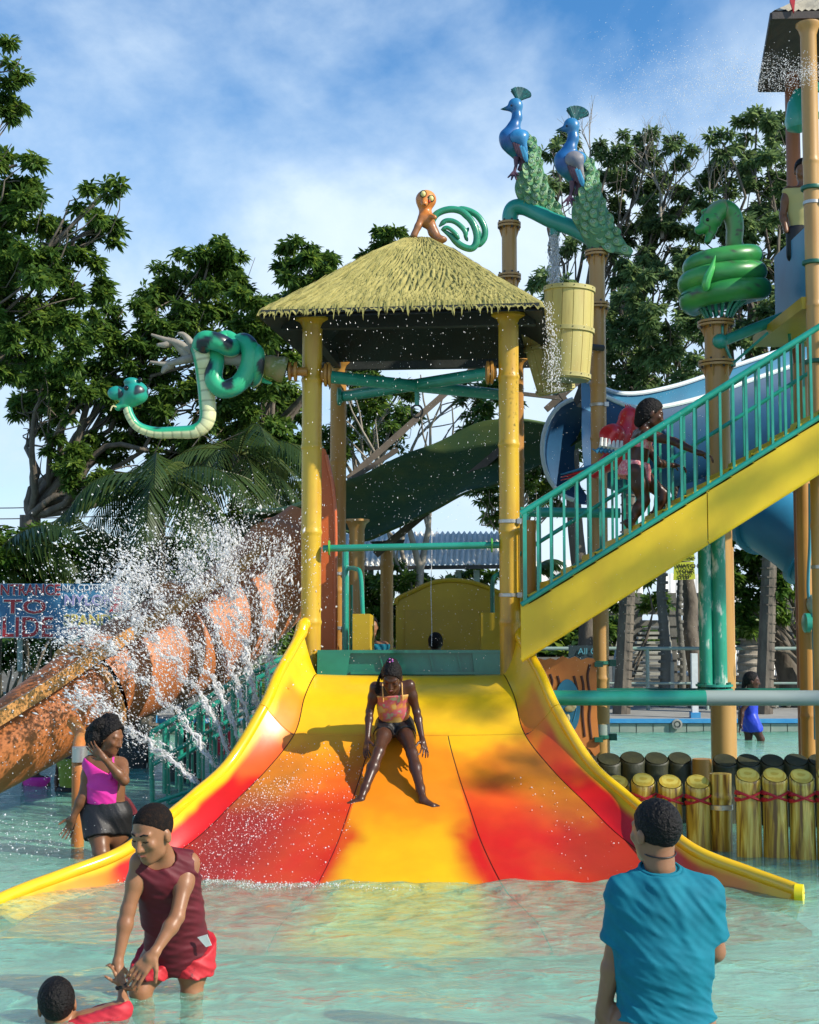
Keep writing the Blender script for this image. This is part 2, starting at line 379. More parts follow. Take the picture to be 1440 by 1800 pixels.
def build_water():
    ys = np.concatenate([np.linspace(2.0, 4.0, 20, endpoint=False), np.linspace(4.0, 10.5, 330, endpoint=False), np.linspace(10.5, 19.68, 200)])
    xs = np.concatenate([np.linspace(-14, -3.6, 60, endpoint=False), np.linspace(-3.6, 3.6, 330, endpoint=False), np.linspace(3.6, 14, 70)])
    X, Y = np.meshgrid(xs, ys); Z = waves(X, Y); ny, nx = X.shape
    V = np.stack([X, Y, Z], -1).reshape(-1, 3); I = np.arange(ny*nx).reshape(ny, nx)
    Fq = np.stack([I[:-1, :-1], I[:-1, 1:], I[1:, 1:], I[1:, :-1]], -1).reshape(-1, 4)
    rim = np.concatenate([I[0, :], I[1:, -1], I[-1, -2::-1], I[-2:0:-1, 0]]); n = len(V)
    Vb = V[rim].copy(); Vb[:, 2] = -.51; k = np.arange(len(rim)); k2 = (k+1) % len(rim)
    Fs = np.stack([rim[k2], rim[k], n+k, n+k2], -1)
    me_v = np.concatenate([V, Vb]); cb = np.array([[-14, 2, -.66], [14, 2, -.66], [14, 19.68, -.66], [-14, 19.68, -.66]])
    # bottom as a fan
    c = len(me_v); me_v = np.concatenate([me_v, [[0, 10, -.51]]]); Fb = np.stack([n+k, np.full_like(k, c), n+k2, n+k2], -1)
    faces = [tuple(q) for q in Fq.tolist()]+[tuple(q) for q in Fs.tolist()]+[tuple(q[:3]) for q in Fb.tolist()]
    me = bpy.data.meshes.new('water'); me.from_pydata(me_v.tolist(), [], faces); me.update(); me.materials.append(water_mat())
    me.polygons.foreach_set('use_smooth', [i < len(Fq) for i in range(len(faces))])
    o = bpy.data.objects.new('water', me); COL.objects.link(o); o['kind'] = 'structure'
build_water()
def struct(name, m, mt, **k): return tag(obj(name, m, mt, None, **k), kind='structure')
struct('pool_floor', M().box((0, 10.9, -.60), (14.2, 9.0, .08)), mm('pool_floor_paint', (.36,.92,.70), .7, var=(.30,.85,.62), scale=2))
# far rim of the pool: wall tiles, coping with blue stripe, deck
pool_edge = struct('pool_edge', M().box((0, 19.85, -.33), (14.2, .15, .47)), MAT['concrete'])
me_t = None
for i in range(46):
    x = -1.2+i*.24*1.0
    if x > 8: break
    t = obj('tile', M().box((x, 19.69, .06), (.113, .008, .065)), MAT['tile'], pool_edge)
obj('blue_stripe', M().box((0, 19.70, .165), (14.2, .05, .028)), MAT['blue_paint'], pool_edge)
struct('pool_deck', M().box((0, 21.4, -.0), (16, 1.45, .17)), MAT['concrete'])
struct('ground', M().box((0, 150, -.25), (220, 130.2, .1)), mm('earth', (.13,.12,.09), .95, var=(.09,.085,.06), scale=.6, third=(.2,.17,.12), bump=.6, bscale=4, bdist=.1))
struct('near_deck', M().box((0, -8, -.1), (60, 9.9, .3)), MAT['concrete'])
struct('side_ground_left', M().box((-44, 10, -.1), (29.8, 9.6, .2)), MAT['concrete'])
struct('side_ground_right', M().box((44, 10, -.1), (29.8, 9.6, .2)), MAT['concrete'])
single('pool_drain', M().lathe([(.075, 0), (.075, .03), (.05, .035), (.05, .01), (.03, .012), (.03, .03)], W(1190, 1273, 19.66), 16, (0, -1, 0)), MAT['concrete'], 'round grey return fitting in the far pool wall', 'pool fitting', smooth=True)

# ============================================================ vegetation
def leaf_mat(name, c1, c2, c3, tr=.35, rough=.42):
    m = bpy.data.materials.new(name); m.use_nodes = True; nt = m.node_tree; N = nt.nodes.new; L = nt.links.new
    b = nt.nodes['Principled BSDF']; out = nt.nodes['Material Output']; b.inputs['Roughness'].default_value = rough; b.inputs['Specular IOR Level'].default_value = .45
    a = N('ShaderNodeAttribute'); a.attribute_name = 'paint'
    r = N('ShaderNodeValToRGB'); e = r.color_ramp.elements; e[0].position = .0; e[0].color = (*c1, 1); e[1].position = 1; e[1].color = (*c3, 1); x = e.new(.55); x.color = (*c2, 1)
    L(a.outputs['Fac'], r.inputs[0]); L(r.outputs[0], b.inputs['Base Color'])
    t = N('ShaderNodeBsdfTranslucent'); hs = N('ShaderNodeHueSaturation'); hs.inputs['Hue'].default_value = .485; hs.inputs['Value'].default_value = 1.7; L(r.outputs[0], hs.inputs['Color']); L(hs.outputs[0], t.inputs[0])
    mx = N('ShaderNodeMixShader'); mx.inputs[0].default_value = tr; L(b.outputs[0], mx.inputs[1]); L(t.outputs[0], mx.inputs[2]); L(mx.outputs[0], out.inputs[0]); return m
LEAF = leaf_mat('leaf_dark', (.026,.066,.014), (.072,.150,.026), (.18,.27,.04), tr=.42)
LEAFB = leaf_mat('leaf_bright', (.03,.08,.014), (.07,.15,.02), (.13,.22,.03))
LEAFG = leaf_mat('leaf_greyish', (.05,.09,.04), (.10,.17,.06), (.20,.29,.10), tr=.45)
PALM = leaf_mat('palm_leaf', (.02,.05,.015), (.05,.09,.02), (.13,.16,.04), rough=.4)
def rand_dirs(n):
    d = rng.normal(size=(n, 3)); return d/np.linalg.norm(d, axis=1)[:, None]
def leaves(C, L, per, droop=.55, wid=.34, jitter=.0):
    """whorls of folded leaves: C (n,3) centres, L leaf length; returns verts, faces, shade"""
    n = len(C); ax = rand_dirs(n)*.55+np.array([0, 0, .8]); ax /= np.linalg.norm(ax, axis=1)[:, None]
    t = np.cross(ax, rand_dirs(n)); t /= np.linalg.norm(t, axis=1)[:, None]; b = np.cross(ax, t)
    ang = (np.arange(per)*2*math.pi/per)[None]+rng.uniform(0, 6.3, (n, 1))+rng.normal(0, .25, (n, per))
    d = t[:, None]*np.cos(ang)[..., None]+b[:, None]*np.sin(ang)[..., None]
    d = d+ax[:, None]*rng.uniform(-.3, .7, (n, per))[..., None]; d[..., 2] -= rng.uniform(.0, droop*1.3, (n, per)); d /= np.linalg.norm(d, axis=-1)[..., None]
    side = np.cross(d, ax[:, None]+.3*rand_dirs(n*per).reshape(n, per, 3)); side /= np.linalg.norm(side, axis=-1)[..., None]+1e-9
    nrm = np.cross(side, d); ln = L*rng.uniform(.65, 1.25, (n, per))[..., None]; w = ln*wid
    o = C[:, None]+d*ln*.12; mid = o+d*ln*.5; tip = o+d*ln; tip[..., 2] -= ln[..., 0]*.22*droop
    v = np.stack([o, mid+side*w*.5+nrm*w*.16, tip, mid-side*w*.5+nrm*w*.16], 2).reshape(-1, 3)
    k = n*per; f = np.arange(k*4).reshape(k, 4); tri = np.concatenate([f[:, [0, 1, 2]], f[:, [0, 2, 3]]])
    sh = np.repeat(np.clip(rng.normal(.5, .2, n)[:, None]+rng.normal(0, .13, (n, per)), 0, 1).reshape(-1), 4)
    return v, tri, sh
def crown_pts(blobs, dens, hollow=.35):
    """blobs: (centre, (rx,ry,rz)); leaf-whorl centres gathered into sub-clumps so that gaps stay open"""
    P = []
    for c, r in blobs:
        r = np.array(r, float); c = np.array(c); vol = r.prod()**(2/3)
        ns = int(vol*34+7); sc = rand_dirs(ns)*(rng.uniform(hollow, 1.12, (ns, 1))**.6)
        for q in sc:
            k = max(3, int(1.75*dens*vol/ns*rng.uniform(.4, 1.6))); sr = r*rng.uniform(.14, .30)
            P.append(c+q*r+rand_dirs(k)*(rng.uniform(0, 1, (k, 1))**.5)*sr*np.array([1, 1, .7]))
    return np.concatenate(P)
def branch(m, a, b, r0, r1, wob=.08, n=5):
    a = Vector(a); b = Vector(b); L = (b-a).length; pts = [a]
    for i in range(1, n): pts.append(a.lerp(b, i/n)+Vector(rng.normal(0, wob*L/n*1.6, 3)))
    pts.append(b); m.tube(smoothpath(pts, 2), [r0+(r1-r0)*i/(2*n) for i in range(2*n+1)], 7)
    return pts
def tree(name, label, base, h_fork, blobs, dens, leaf, lm, trunk_r=.16, per=7, group=None, bark='bark', droop=.6, wid=.36, cat='tree', twigs=0, extra=None):
    base = Vector(base); t = thing(name, label, cat, base, group)
    fork = base+Vector((rng.uniform(-.3, .3), rng.uniform(-.3, .3), h_fork)); m = M(); branch(m, base-Vector((0, 0, .3)), fork, trunk_r, trunk_r*.72, .05)
    for c, r in blobs:
        c = Vector(c); s = fork if c.z > fork.z-.5 else base.lerp(fork, .75)
        pts = branch(m, s, c, trunk_r*.30, .015, .13, 6)
        for k in range(3+twigs//2):
            e = c+Vector(rand_dirs(1)[0]*np.array(r)*.95); branch(m, pts[rng.integers(3, 6)], e, .016, .004, .2, 4)
    obj('trunk', m, MAT[bark], t, smooth=True, auto=80)
    P = crown_pts(blobs, dens); v, f, sh = leaves(P, leaf, per, droop, wid)
    obj('crown', (v, f), lm, t, colors=sh[:, None].repeat(3, 1))
    return t
def PB(Y, lst, dz=.5):
    """blobs from outline circles (px, py, r px) of the crown at distance Y (real spheres of leaves, jittered in depth)"""
    o = []
    for (x, y, r) in lst:
        yy = Y+rng.uniform(-dz, dz); R = r*yy/F; o.append((W(x, y, yy), (R, R*1.05, R*.85)))
    return o
tree('broadleaf_tree', 'tall dark broadleaf tree at the left edge, reaching above all other trees', (-6.2, 14.2, 0), 3.6,
     PB(14, [(8,110,42), (-5,180,40), (20,345,62), (55,420,85), (40,520,95), (120,440,62), (165,360,32), (180,400,36), (150,500,60), (90,590,70), (10,620,80), (30,290,45), (-40,260,60), (195,330,20), (-60,400,90), (-50,560,100)], .6),
     1150, .105, LEAF, .2, per=8, twigs=2)
tree('broadleaf_tree', 'broad dark tree behind the striped snake ornament', (-5.6, 21, 0), 3.2,
     PB(20.5, [(330,520,85), (400,470,60), (420,560,90), (300,620,90), (230,580,60), (210,660,75), (130,690,62), (80,650,50), (60,730,50), (420,680,80), (340,720,70), (250,730,60), (160,600,45), (110,790,40), (370,450,38), (200,760,55), (150,840,50), (480,800,60), (300,800,60), (60,680,50), (380,800,55)], .9),
     820, .140, LEAF, .22, per=7, twigs=2, group=None)
tree('broadleaf_tree', 'tree whose crown shows just left of the thatched roof', (-2.9, 22.5, 0), 3.4,
     PB(22, [(520,470,55), (500,540,60), (470,620,60), (500,700,60), (600,480,50), (670,440,42), (690,420,30), (560,530,50), (480,780,55), (440,760,50), (510,850,60), (440,850,50)], .9),
     800, .145, LEAF, .2, per=7, twigs=2)
tree('broadleaf_tree', 'dark tree seen between the pavilion posts above the shade net', (-.7, 24.5, 0), 3.4,
     PB(24, [(620,660,45), (650,720,55), (690,770,55), (610,770,50), (640,640,30), (720,720,35), (840,740,45), (880,690,40), (820,690,30), (700,690,25), (890,770,40)], .9),
     620, .145, LEAF, .15, per=7, bark='bark_pale', twigs=3)
tree('broadleaf_tree', 'tree with sunlit leaves right of the hanging buckets', (4.98, 24.2, 0), 3.6,
     PB(20, [(1090,600,50), (1110,680,58), (1090,540,40), (1150,500,45), (1140,610,60), (1180,660,60), (1120,560,50), (1170,560,50), (1210,600,60), (1230,680,60), (1080,650,40), (980,500,28), (950,490,22)], .8),
     660, .130, LEAFG, .16, per=7, twigs=3, bark='bark')
tree('broadleaf_tree', 'airy grey green tree behind the two peacocks', (3.1, 23.5, 0), 4.6,
     PB(23, [(1120,310,52), (1170,350,48), (1080,260,35), (1060,330,45), (1000,240,20), (990,320,26), (1140,250,30), (1200,260,34), (1090,400,45), (1180,430,48), (1150,380,40), (960,330,22), (970,260,20), (1000,430,22), (1220,330,30), (1130,460,45), (1060,430,36), (1200,480,45), (1110,520,40)], .8),
     820, .135, LEAFG, .17, per=7, twigs=2, bark='bark')
tree('broadleaf_tree', 'dense tree behind the coiled green snake, left of the tower', (6.3, 22.5, 0), 4.2,
     PB(22, [(1330,230,42), (1370,220,36), (1290,300,48), (1350,300,55), (1250,380,48), (1310,390,62), (1370,380,60), (1350,470,65), (1380,550,50), (1290,460,50), (1330,560,50), (1270,250,26), (1340,640,50), (1300,600,50), (1380,640,40), (1230,470,40), (1320,690,50), (1220,560,45), (1400,720,50)], .8),
     640, .140, LEAFG, .2, per=7, twigs=3)
tree('broadleaf_tree', 'small dark tree beyond the right pavilion post', (2.0, 25.5, 0), 2.6,
     PB(25, [(855,870,28), (870,895,26), (960,830,40), (940,790,36), (985,870,30), (950,870,26), (1000,780,36), (920,850,24)], .8), 700, .145, LEAF, .12, per=7, bark='bark_pale')
tree('broadleaf_tree', 'leafy bush tree behind the green double pipe', (6.6, 22.0, 0), .6,
     PB(21.5, [(1330,1000,60), (1370,980,50), (1345,1080,45), (1300,1060,35), (1310,950,45), (1360,940,40), (1385,1030,30), (1320,1110,26)], .5), 1300, .13, LEAFB, .2, per=6, wid=.4)
def bush(label, Y, lst, lm, leaf=.14, dens=900, group='shrubs behind the pool', per=7, base=None):
    bl = PB(Y, lst, .6); c = bl[0][0]
    t = thing('shrub', label, 'shrub', (c.x, c.y, -.1), group); m = M()
    for c2, r in bl: branch(m, (c.x, c.y, -.1), c2, .03, .01, .15, 4)
    obj('stem', m, MAT['bark'], t); P = crown_pts(bl, dens, .1); v, f, sh = leaves(P, leaf, per, .5, .4)
    obj('foliage', (v, f), lm, t, colors=sh[:, None].repeat(3, 1)); return t
bush('bright green leafy shrub above the left end of the entrance sign', 17.5, [(30,960,42), (80,950,34), (-10,990,50), (50,1000,50), (120,975,26), (0,940,25)], LEAFB, .15, 700)
bush('dark shrub behind the entrance sign', 18.5, [(150,1000,60), (240,1010,70), (90,1060,60), (200,1080,60), (20,1080,60)], LEAF, .16, 700)
bush('dark hedge mass behind the orange tube', 19.0, [(330,1000,70), (430,960,70), (500,930,60), (350,1080,80), (450,1060,80), (250,1120,70), (540,1010,60)], LEAF, .17, 650)
bush('low dark hedge under the entrance sign', 19.5, [(20,1150,45), (100,1150,45), (180,1160,45), (260,1170,45), (340,1180,45), (420,1180,45)], LEAF, .15, 700)
bush('dark hedge under the tin roof', 23.5, [(640,1040,50), (700,1020,40), (660,1100,45), (740,1040,36), (800,1040,30), (720,1090,40)], LEAF, .17, 700)
bush('small sunlit shrub beyond the arched yellow panel', 26, [(830,1012,22), (800,1020,18), (856,1020,18)], LEAFB, .16, 700)
bush('dark shrub behind the grey ramp', 24, [(1090,1040,30), (1060,1100,34), (1130,1010,24), (1150,1060,24)], LEAF, .16, 600)
# the wood far behind: one mass
def far_wood():
    P = []
    for x in np.linspace(-40, 45, 60):
        y = 62+rng.uniform(-5, 5); h = rng.uniform(.6, 1.9); P.append(((x, y, h*.2), (2.6, 2, h*.9)))
    pts = crown_pts(P, 120, .1); v, f, sh = leaves(pts, .6, 6, .4, .5)
    o = obj('distant_trees', (v, f), LEAF, None, colors=sh[:, None].repeat(3, 1)); tag(o, 'low dark line of far trees beyond the park', 'woodland', kind='stuff')
far_wood()
def twig_tree(label, base, top, seed, spread=1.0, levels=4, r0=.05, name='bare_tree', mt='bark_pale'):
    g = random.Random(seed); m = M()
    def grow(p, d, L, r, lv):
        q = p+d*L; mid = p+d*L*.5+Vector((g.uniform(-.05, .05), g.uniform(-.05, .05), 0))*L
        m.tube([p, mid, q], [r, r*.8, r*.6], 5, caps=False)
        if lv <= 0: return
        for k in range(g.choice([2, 3, 3])):
            nd = (d+Vector((g.uniform(-.75, .75)*spread, g.uniform(-.4, .4), g.uniform(-.1, .45)))).normalized(); grow(q if k else mid, nd, L*g.uniform(.55, .85), r*.55, lv-1)
    base = Vector(base); top = Vector(top); d = (top-base).normalized(); L = (top-base).length
    grow(base, d, L*.36, r0, levels)
    return single(name, m, MAT[mt], label, 'tree', loc=base, smooth=True, auto=80)
twig_tree('leafless tree with fine upright twigs above the peacocks\' tree', W(1165,420,22.6), W(1155,190,22.6), 3, levels=5, r0=.035)
twig_tree('leafless twigs rising left of the tower roof', W(1255,420,22.0), W(1235,220,22.0), 11, levels=4, r0=.03)
twig_tree('pale bare forked tree seen between the pavilion posts', Vector((W(735,1000,23).x, 23, 0)), W(748,560,23), 21, spread=.7, levels=3, r0=.12)
twig_tree('bare twig beside the crest of the second peacock', W(1040,330,22.4), W(1035,150,22.4), 31, levels=3, r0=.022)
# palms
def frond(m_v, m_f, m_s, root, d, L, droop, nl=34, ll=.55, sh0=.5):
    root = np.array(root); d = np.array(d, float); d /= np.linalg.norm(d); pts = []; p = root.copy(); v = d.copy()
    st = L/nl
    for i in range(nl+1):
        pts.append(p.copy()); v = v+np.array([0, 0, -droop/nl*(1+1.2*i/nl)]); v /= np.linalg.norm(v); p = p+v*st
    pts = np.array(pts); side0 = np.cross(d, [0, 0, 1.0]); side0 /= np.linalg.norm(side0)+1e-9
    for i in range(3, nl):
        t = pts[i+1]-pts[i-1]; t /= np.linalg.norm(t); lw = ll*math.sin(math.pi*min(1, (i/nl)*.92+.10))**.6
        for s in (-1, 1):
            q = side0*s*.72+t*.62; q[2] -= .40+rng.uniform(0, .35); q /= np.linalg.norm(q); a = pts[i]; w = t*.016
            tip = a+q*lw*rng.uniform(.85, 1.1); tip[2] -= .10*lw; mid = a+q*lw*.5
            n = len(m_v); m_v += [a-w, mid-w*1.3, tip, mid+w*1.3, a+w]; m_f += [(n, n+1, n+3), (n, n+3, n+4), (n+1, n+2, n+3)]; m_s += [sh0+rng.normal(0, .12)]*5
    # rachis
    for i in range(nl):
        a, b = pts[i], pts[i+1]; w = side0*.022*(1-i/nl*.8); u = np.array([0, 0, .018])*(1-i/nl*.7)
        n = len(m_v); m_v += [a-w, a+w, b+w, b-w, a-u, b-u]; m_f += [(n, n+1, n+2), (n, n+2, n+3), (n, n+4, n+5), (n, n+5, n+3), (n+1, n+4, n+5), (n+1, n+5, n+2)]; m_s += [.9]*6
def palm(label, base, h, nf, L, seed, group='coconut palms behind the pool', ll=.55, lo=-.25):
    t = thing('palm_tree', label, 'palm tree', base, group); base = Vector(base); top = base+Vector((.15, 0, h))
    m = M(); m.tube([base, base.lerp(top, .5)+Vector((.08, 0, 0)), top], [.14, .11, .10], 9)
    for i in range(int(h/.14)): m.lathe([(.128, 0), (.128, .02)], base.lerp(top, i*.14/h)+Vector((.06, 0, 0)), 9)
    obj('trunk', m, MAT['bark'], t, smooth=True)
    V, Fc, Sh = [], [], []
    for i in range(nf):
        a = 2*math.pi*i/nf*1.0+rng.uniform(-.2, .2)+i*2.4; e = lo+1.35*(i/nf)+rng.uniform(-.12, .12)
        frond(V, Fc, Sh, top, (math.cos(a), math.sin(a), e+.15), L*rng.uniform(.8, 1.1), rng.uniform(1.0, 1.7), ll=ll, sh0=rng.uniform(.2, .85))
    obj('crown', (np.array(V), np.array(Fc)), PALM, t, colors=np.clip(np.array(Sh), 0, 1)[:, None].repeat(3, 1)); return t
palm('large coconut palm with drooping fronds left of the pavilion', (W(255,1000,17.5).x, 17.5, 0), W(255,850,17.5).z, 20, 1.85, 1, lo=-.5)
palm('coconut palm half hidden behind the splash, nearest the pavilion', (W(400,1000,19).x, 19, 0), W(400,800,19).z, 15, 1.7, 2, lo=-.4)
palm('palm whose pale fronds hang beside the entrance sign', (W(150,1000,20).x, 20, 0), W(150,960,20).z, 11, 1.6, 3, lo=-.3)
palm('palm at the left edge behind the sign', (W(-40,1000,17).x, 17, 0), W(-30,985,17).z, 9, 1.4, 5, lo=-.2)
palm('small palm behind the second peacock post', (W(1085,700,21).x, 21, 0), W(1082,700,21).z, 8, .75, 6, ll=.3, lo=.2)
palm('palm with dark fronds behind the green arm beside the tower', (W(1330,640,21).x, 21, 0), W(1335,650,21).z, 12, 1.1, 7, ll=.4)
palm('small far palm beyond the tin roof', (W(925,1010,30).x, 30, 0), W(820,1003,30).z, 9, .8, 8, ll=.35, lo=.1)

# ============================================================ far buildings, fences, ramp
def corrugated(label, A, B, C, D, waves_n, name='tin_roof_shed', posts=(), amp=.03, wallz=None, parent=None):
    """A,B upper left/right, D,C lower left/right"""
    A, B, C, D = map(Vector, (A, B, C, D)); t = thing(name, label, 'shed', (D.x, D.y, 0)); n = waves_n*6; rows = []
    nr = (B-A).cross(D-A).normalized()
    for j in range(5):
        row = []
        for i in range(n+1):
            u = i/n; p = A.lerp(B, u).lerp(D.lerp(C, u), j/4); row.append(p+nr*amp*math.sin(2*math.pi*i/6))
        rows.append(row)
    m = M(); m.slab(rows, nr*.012); obj('roof', m, MAT['corrugated'], t, smooth=True, auto=60)
    for (x, y) in posts: obj('post', M().box((x, y, D.z/2-.02), (.05, .05, D.z/2-.03)), MAT['pale_green'], t)
    obj('gutter', M().bar(D+Vector((0, -.05, -.04)), C+Vector((0, -.05, -.04)), .06, .07), MAT['dark_steel'], t)
    return t
mm('pale_green', (.22,.36,.30), .5, var=(.3,.42,.36), scale=5)
ysh = 24
corrugated('shed with white corrugated roof behind the pavilion', W(560,936,26), W(905,936,26), W(905,992,24), W(545,996,24), 36,
           posts=[(W(652,1000,24.3).x, 24.3), (W(806,1000,24.3).x, 24.3), (W(838,1000,24.3).x, 24.3), (W(884,1000,25).x, 25)])
g = corrugated('low shed with striped tin roof behind the girl in blue', W(1165,1136,29), W(1480,1136,29), W(1480,1186,27), W(1160,1188,27), 46, name='low_shed', posts=[(W(1200,1190,27.2).x, 27.2), (W(1400,1190,27.2).x, 27.2)], amp=.028)
mw = M().box(((W(1160,1200,28).x+W(1480,1200,28).x)/2, 28, .15), (2.0, .6, .22)); obj('wall', mw, mm('wall_beige', (.36,.32,.22), .8, var=(.28,.26,.18), scale=3), g)
corrugated('grey roofed building beyond the stair foot', W(900,988,32), W(1130,980,32), W(1130,1075,31), W(900,1080,31), 16, name='grey_building', amp=.012)
corrugated('distant pale roof between the tree trunks', W(1160,1008,34), W(1300,1010,34), W(1300,1072,33), W(1160,1072,33), 12, name='grey_building', amp=.012)
# rail fence behind the pool
def rail_fence(label, x0, x1, Y, py, n, mt='grey_pipe'):
    a = W(x0, py, Y); b = W(x1, py, Y); t = thing('pipe_fence', label, 'fence', (a.x, Y, .1))
    obj('rail', M().cyl(a, b, .028), MAT[mt], t, smooth=True); obj('rail', M().cyl(a-Vector((0, 0, .55)), b-Vector((0, 0, .55)), .02), MAT[mt], t, smooth=True)
    for i in range(n):
        p = a.lerp(b, i/(n-1)); obj('post', M().cyl((p.x, Y, .1), p, .03, 10), MAT[mt], t, smooth=True)
rail_fence('grey pipe fence behind the pool on the right', 930, 1450, 21.8, 1140, 6)
rail_fence('thin pipe fence below the entrance sign', -60, 560, 21.0, 1155, 7)
# ramp with railings
def ramp():
    t = thing('ramp', 'grey timber ramp with railings rising to the sunlit landing', 'ramp', (W(1150,1255,22.6).x, 22.6, .17))
    n = 16
    for i in range(n):
        y = 22.6+i*.30; z = .12+i*.085*(1.0); x0 = W(1088+i*2.6, 1200, y).x; x1 = W(1172-i*.2, 1200, y).x
        obj('plank', M().box(((x0+x1)/2, y, z), ((x1-x0)/2, .13, .02)), MAT['grey_wood'], t)
    for s, xa, xb in ((0, 1082, 1108), (1, 1180, 1168)):
        a = Vector((W(xa, 1200, 22.6).x, 22.6, .9)); b = Vector((W(xb, 1200, 27.2).x, 27.2, 2.2))
        for dz in (0, -.22, -.42): obj('handrail', M().bar(a+Vector((0, 0, dz)), b+Vector((0, 0, dz)), .06, .10 if dz == 0 else .05), MAT['grey_wood'], t)
        for k in range(5):
            p = a.lerp(b, k/4); obj('post', M().box((p.x, p.y, p.z/2), (.045, .045, p.z/2)), MAT['grey_wood'], t)
mm('grey_wood', (.46,.46,.41), .7, var=(.34,.34,.29), scale=5)
ramp()
def ranch_fence(label, pxs, Y, zt, nb, px0, px1, group='slatted timber fences behind the pool'):
    t = thing('slat_fence', label, 'fence', (W(px0,1100,Y).x, Y, 0), group)
    for p in pxs: obj('post', M().box((W(p,1100,Y).x, Y, zt/2), (.09, .09, zt/2)), MAT['timber_grey'], t)
    a = W(px0,1100,Y).x; b = W(px1,1100,Y).x
    for k in range(nb): obj('slat', M().box(((a+b)/2, Y-.1, zt-.15-k*.22), ((b-a)/2, .02, .055)), MAT['timber_grey'], t)
ranch_fence('dark slatted fence right of the leafy bush tree', (1385, 1440), 25.5, 2.0, 8, 1370, 1460)
ranch_fence('dark slatted fence between ramp and green double pipe', (1120, 1180, 1235), 27, 2.1, 8, 1110, 1260)
for i, (p, w, h, Y, lb) in enumerate([(1166, .085, 2.9, 22.6, 'thick grey tree trunk beside the ramp, under the stair'), (1196, .055, 2.4, 23.8, 'slim brown post like trunk between two thicker trunks'), (1318, .2, 1.3, 21.9, 'broad pale trunk behind the girl in the blue swimsuit')]):
    x = W(p,1100,Y).x; m = M(); m.tube([(x, Y, -.1), (x+.04, Y, h*.35), (x-.03, Y, h*.7), (x+.02, Y, h)], [w*1.15, w, w*.9, w*.8], 11)
    for k in range(int(h/.13)): m.lathe([(w*1.04, 0), (w*1.10, .03), (w*1.02, .05)], (x, Y, .1+k*.13), 11)
    single('tree_trunk', m, MAT['bark_pale' if i in (2,) else 'timber_grey'], lb, 'tree trunk', smooth=True, loc=(x, Y, 0))
p = W(1222,1262,20.2); t = thing('white_post', 'white square post with blue foot at the far pool edge', 'post', (p.x, 20.2, .17))
obj('shaft', M().box((p.x, 20.2, .68), (.045, .045, .43)), MAT['white_paint'], t); obj('foot', M().box((p.x, 20.2, .2), (.07, .07, .05)), MAT['blue_paint'], t)
p = W(434,1240,17.5); single('white_post', M().box((p.x, 17.5, .5), (.035, .035, .55)), MAT['white_paint'], 'white post behind the green railing on the left', 'post', loc=(p.x, 17.5, 0))
# rubble stones behind the pool on the right
st = thing('rock_border', 'border of rough grey rocks at the far pool deck', 'rocks', (6.2, 22.3, .17))
for i in range(34):
    x = 4.6+i*.11+rng.uniform(-.03, .03); R = Matrix.Rotation(rng.uniform(0, 3), 3, 'Z')
    m = M().ball((x, 22.4+rng.uniform(-.15, .15), .25+rng.uniform(-.02, .08)), (rng.uniform(.07, .13), rng.uniform(.07, .12), rng.uniform(.06, .12)), 7, 5, R)
    m.v = [tuple(np.array(q)+rng.normal(0, .008, 3)) for q in m.v]; obj('rock', m, MAT['concrete'], st)
# power lines
for i, (ya, yb) in enumerate(((893, 887), (912, 906))):
    a = W(-60, ya, 30); b = W(160, yb, 30); single('power_line', M().tube(smoothpath([a, a.lerp(b, .5)-Vector((0, 0, .03)), b+Vector((2, 0, .03))], 6), .012, 5), MAT['dark_steel'], 'upper thin wire against the pale sky at left' if i == 0 else 'lower thin wire against the pale sky at left', 'wire', loc=a)

# the tree on the right bank (outside the picture) whose leaves dapple the logs, the stair and the right of the slide
tree('bank_tree', 'tall airy tree standing on the right bank outside the picture', (15.6, 3.6, 0), 6.0,
     [((14.3, 4.2, 9.0), (.42, .42, .25)), ((13.2, 4.9, 10.7), (.6, .6, .45)), ((15.0, 4.8, 11.8), (.8, .7, .5)), ((14.2, 3.9, 10.6), (.5, .5, .4)), ((16.5, 3.4, 11.0), (1.1, 1.1, .8))], 210, .13, LEAF, .2, per=7)
# ============================================================ THE WIDE SLIDE
def lerp(a, b, t): return a+(b-a)*t
SY = [10.95, 10.78, 10.45, 10.18, 9.85, 9.45, 9.05, 8.6, 8.25, 7.9, 7.5]
SZ = [1.205, 1.185, 1.045, .80, .563, .373, .184, .0, -.045, -.075, -.12]
SW = [.735, .755, .80, .85, 1.03, 1.225, 1.43, 1.75, 2.0, 2.2, 2.3]           # half width of the floor
RW = [.845, .89, .975, 1.06, 1.27, 1.46, 1.60, 1.80, 2.08, 2.29, 2.5]          # rim half width
RZ = [1.55, 1.44, 1.245, 1.01, .64, .46, .345, .20, .115, .065, .0]
from functools import lru_cache
def spl(A, t):
    i = min(int(t), len(A)-2); f = t-i; a = A[max(i-1, 0)]; b = A[i]; c = A[i+1]; d = A[min(i+2, len(A)-1)]
    return .5*(2*b+(c-a)*f+(2*a-5*b+4*c-d)*f*f+(3*b-a-3*c+d)*f**3)
def spt(u, t):
    """floor point: u in -1..1 across, t in 0..10 down; slightly dished, exit edge curved in plan"""
    w = spl(SW, t); y = spl(SY, t)+.28*abs(u)**2.2*max(0, (t-3))/4.5; z = spl(SZ, t)
    return Vector((u*w+.0, y, z+.0*u*u+.012*abs(u)**3))
def fpt(s, v, t):
    """side wall point: s side, v 0 (floor edge) .. 1 (rim)"""
    a = spt(s, t); rw = spl(RW, t); rz = spl(RZ, t); y = lerp(a.y, a.y-.02, v)
    x = lerp(abs(a.x), rw, v**.85); z = lerp(a.z, rz, v**1.25)
    return Vector((s*x, y, z))
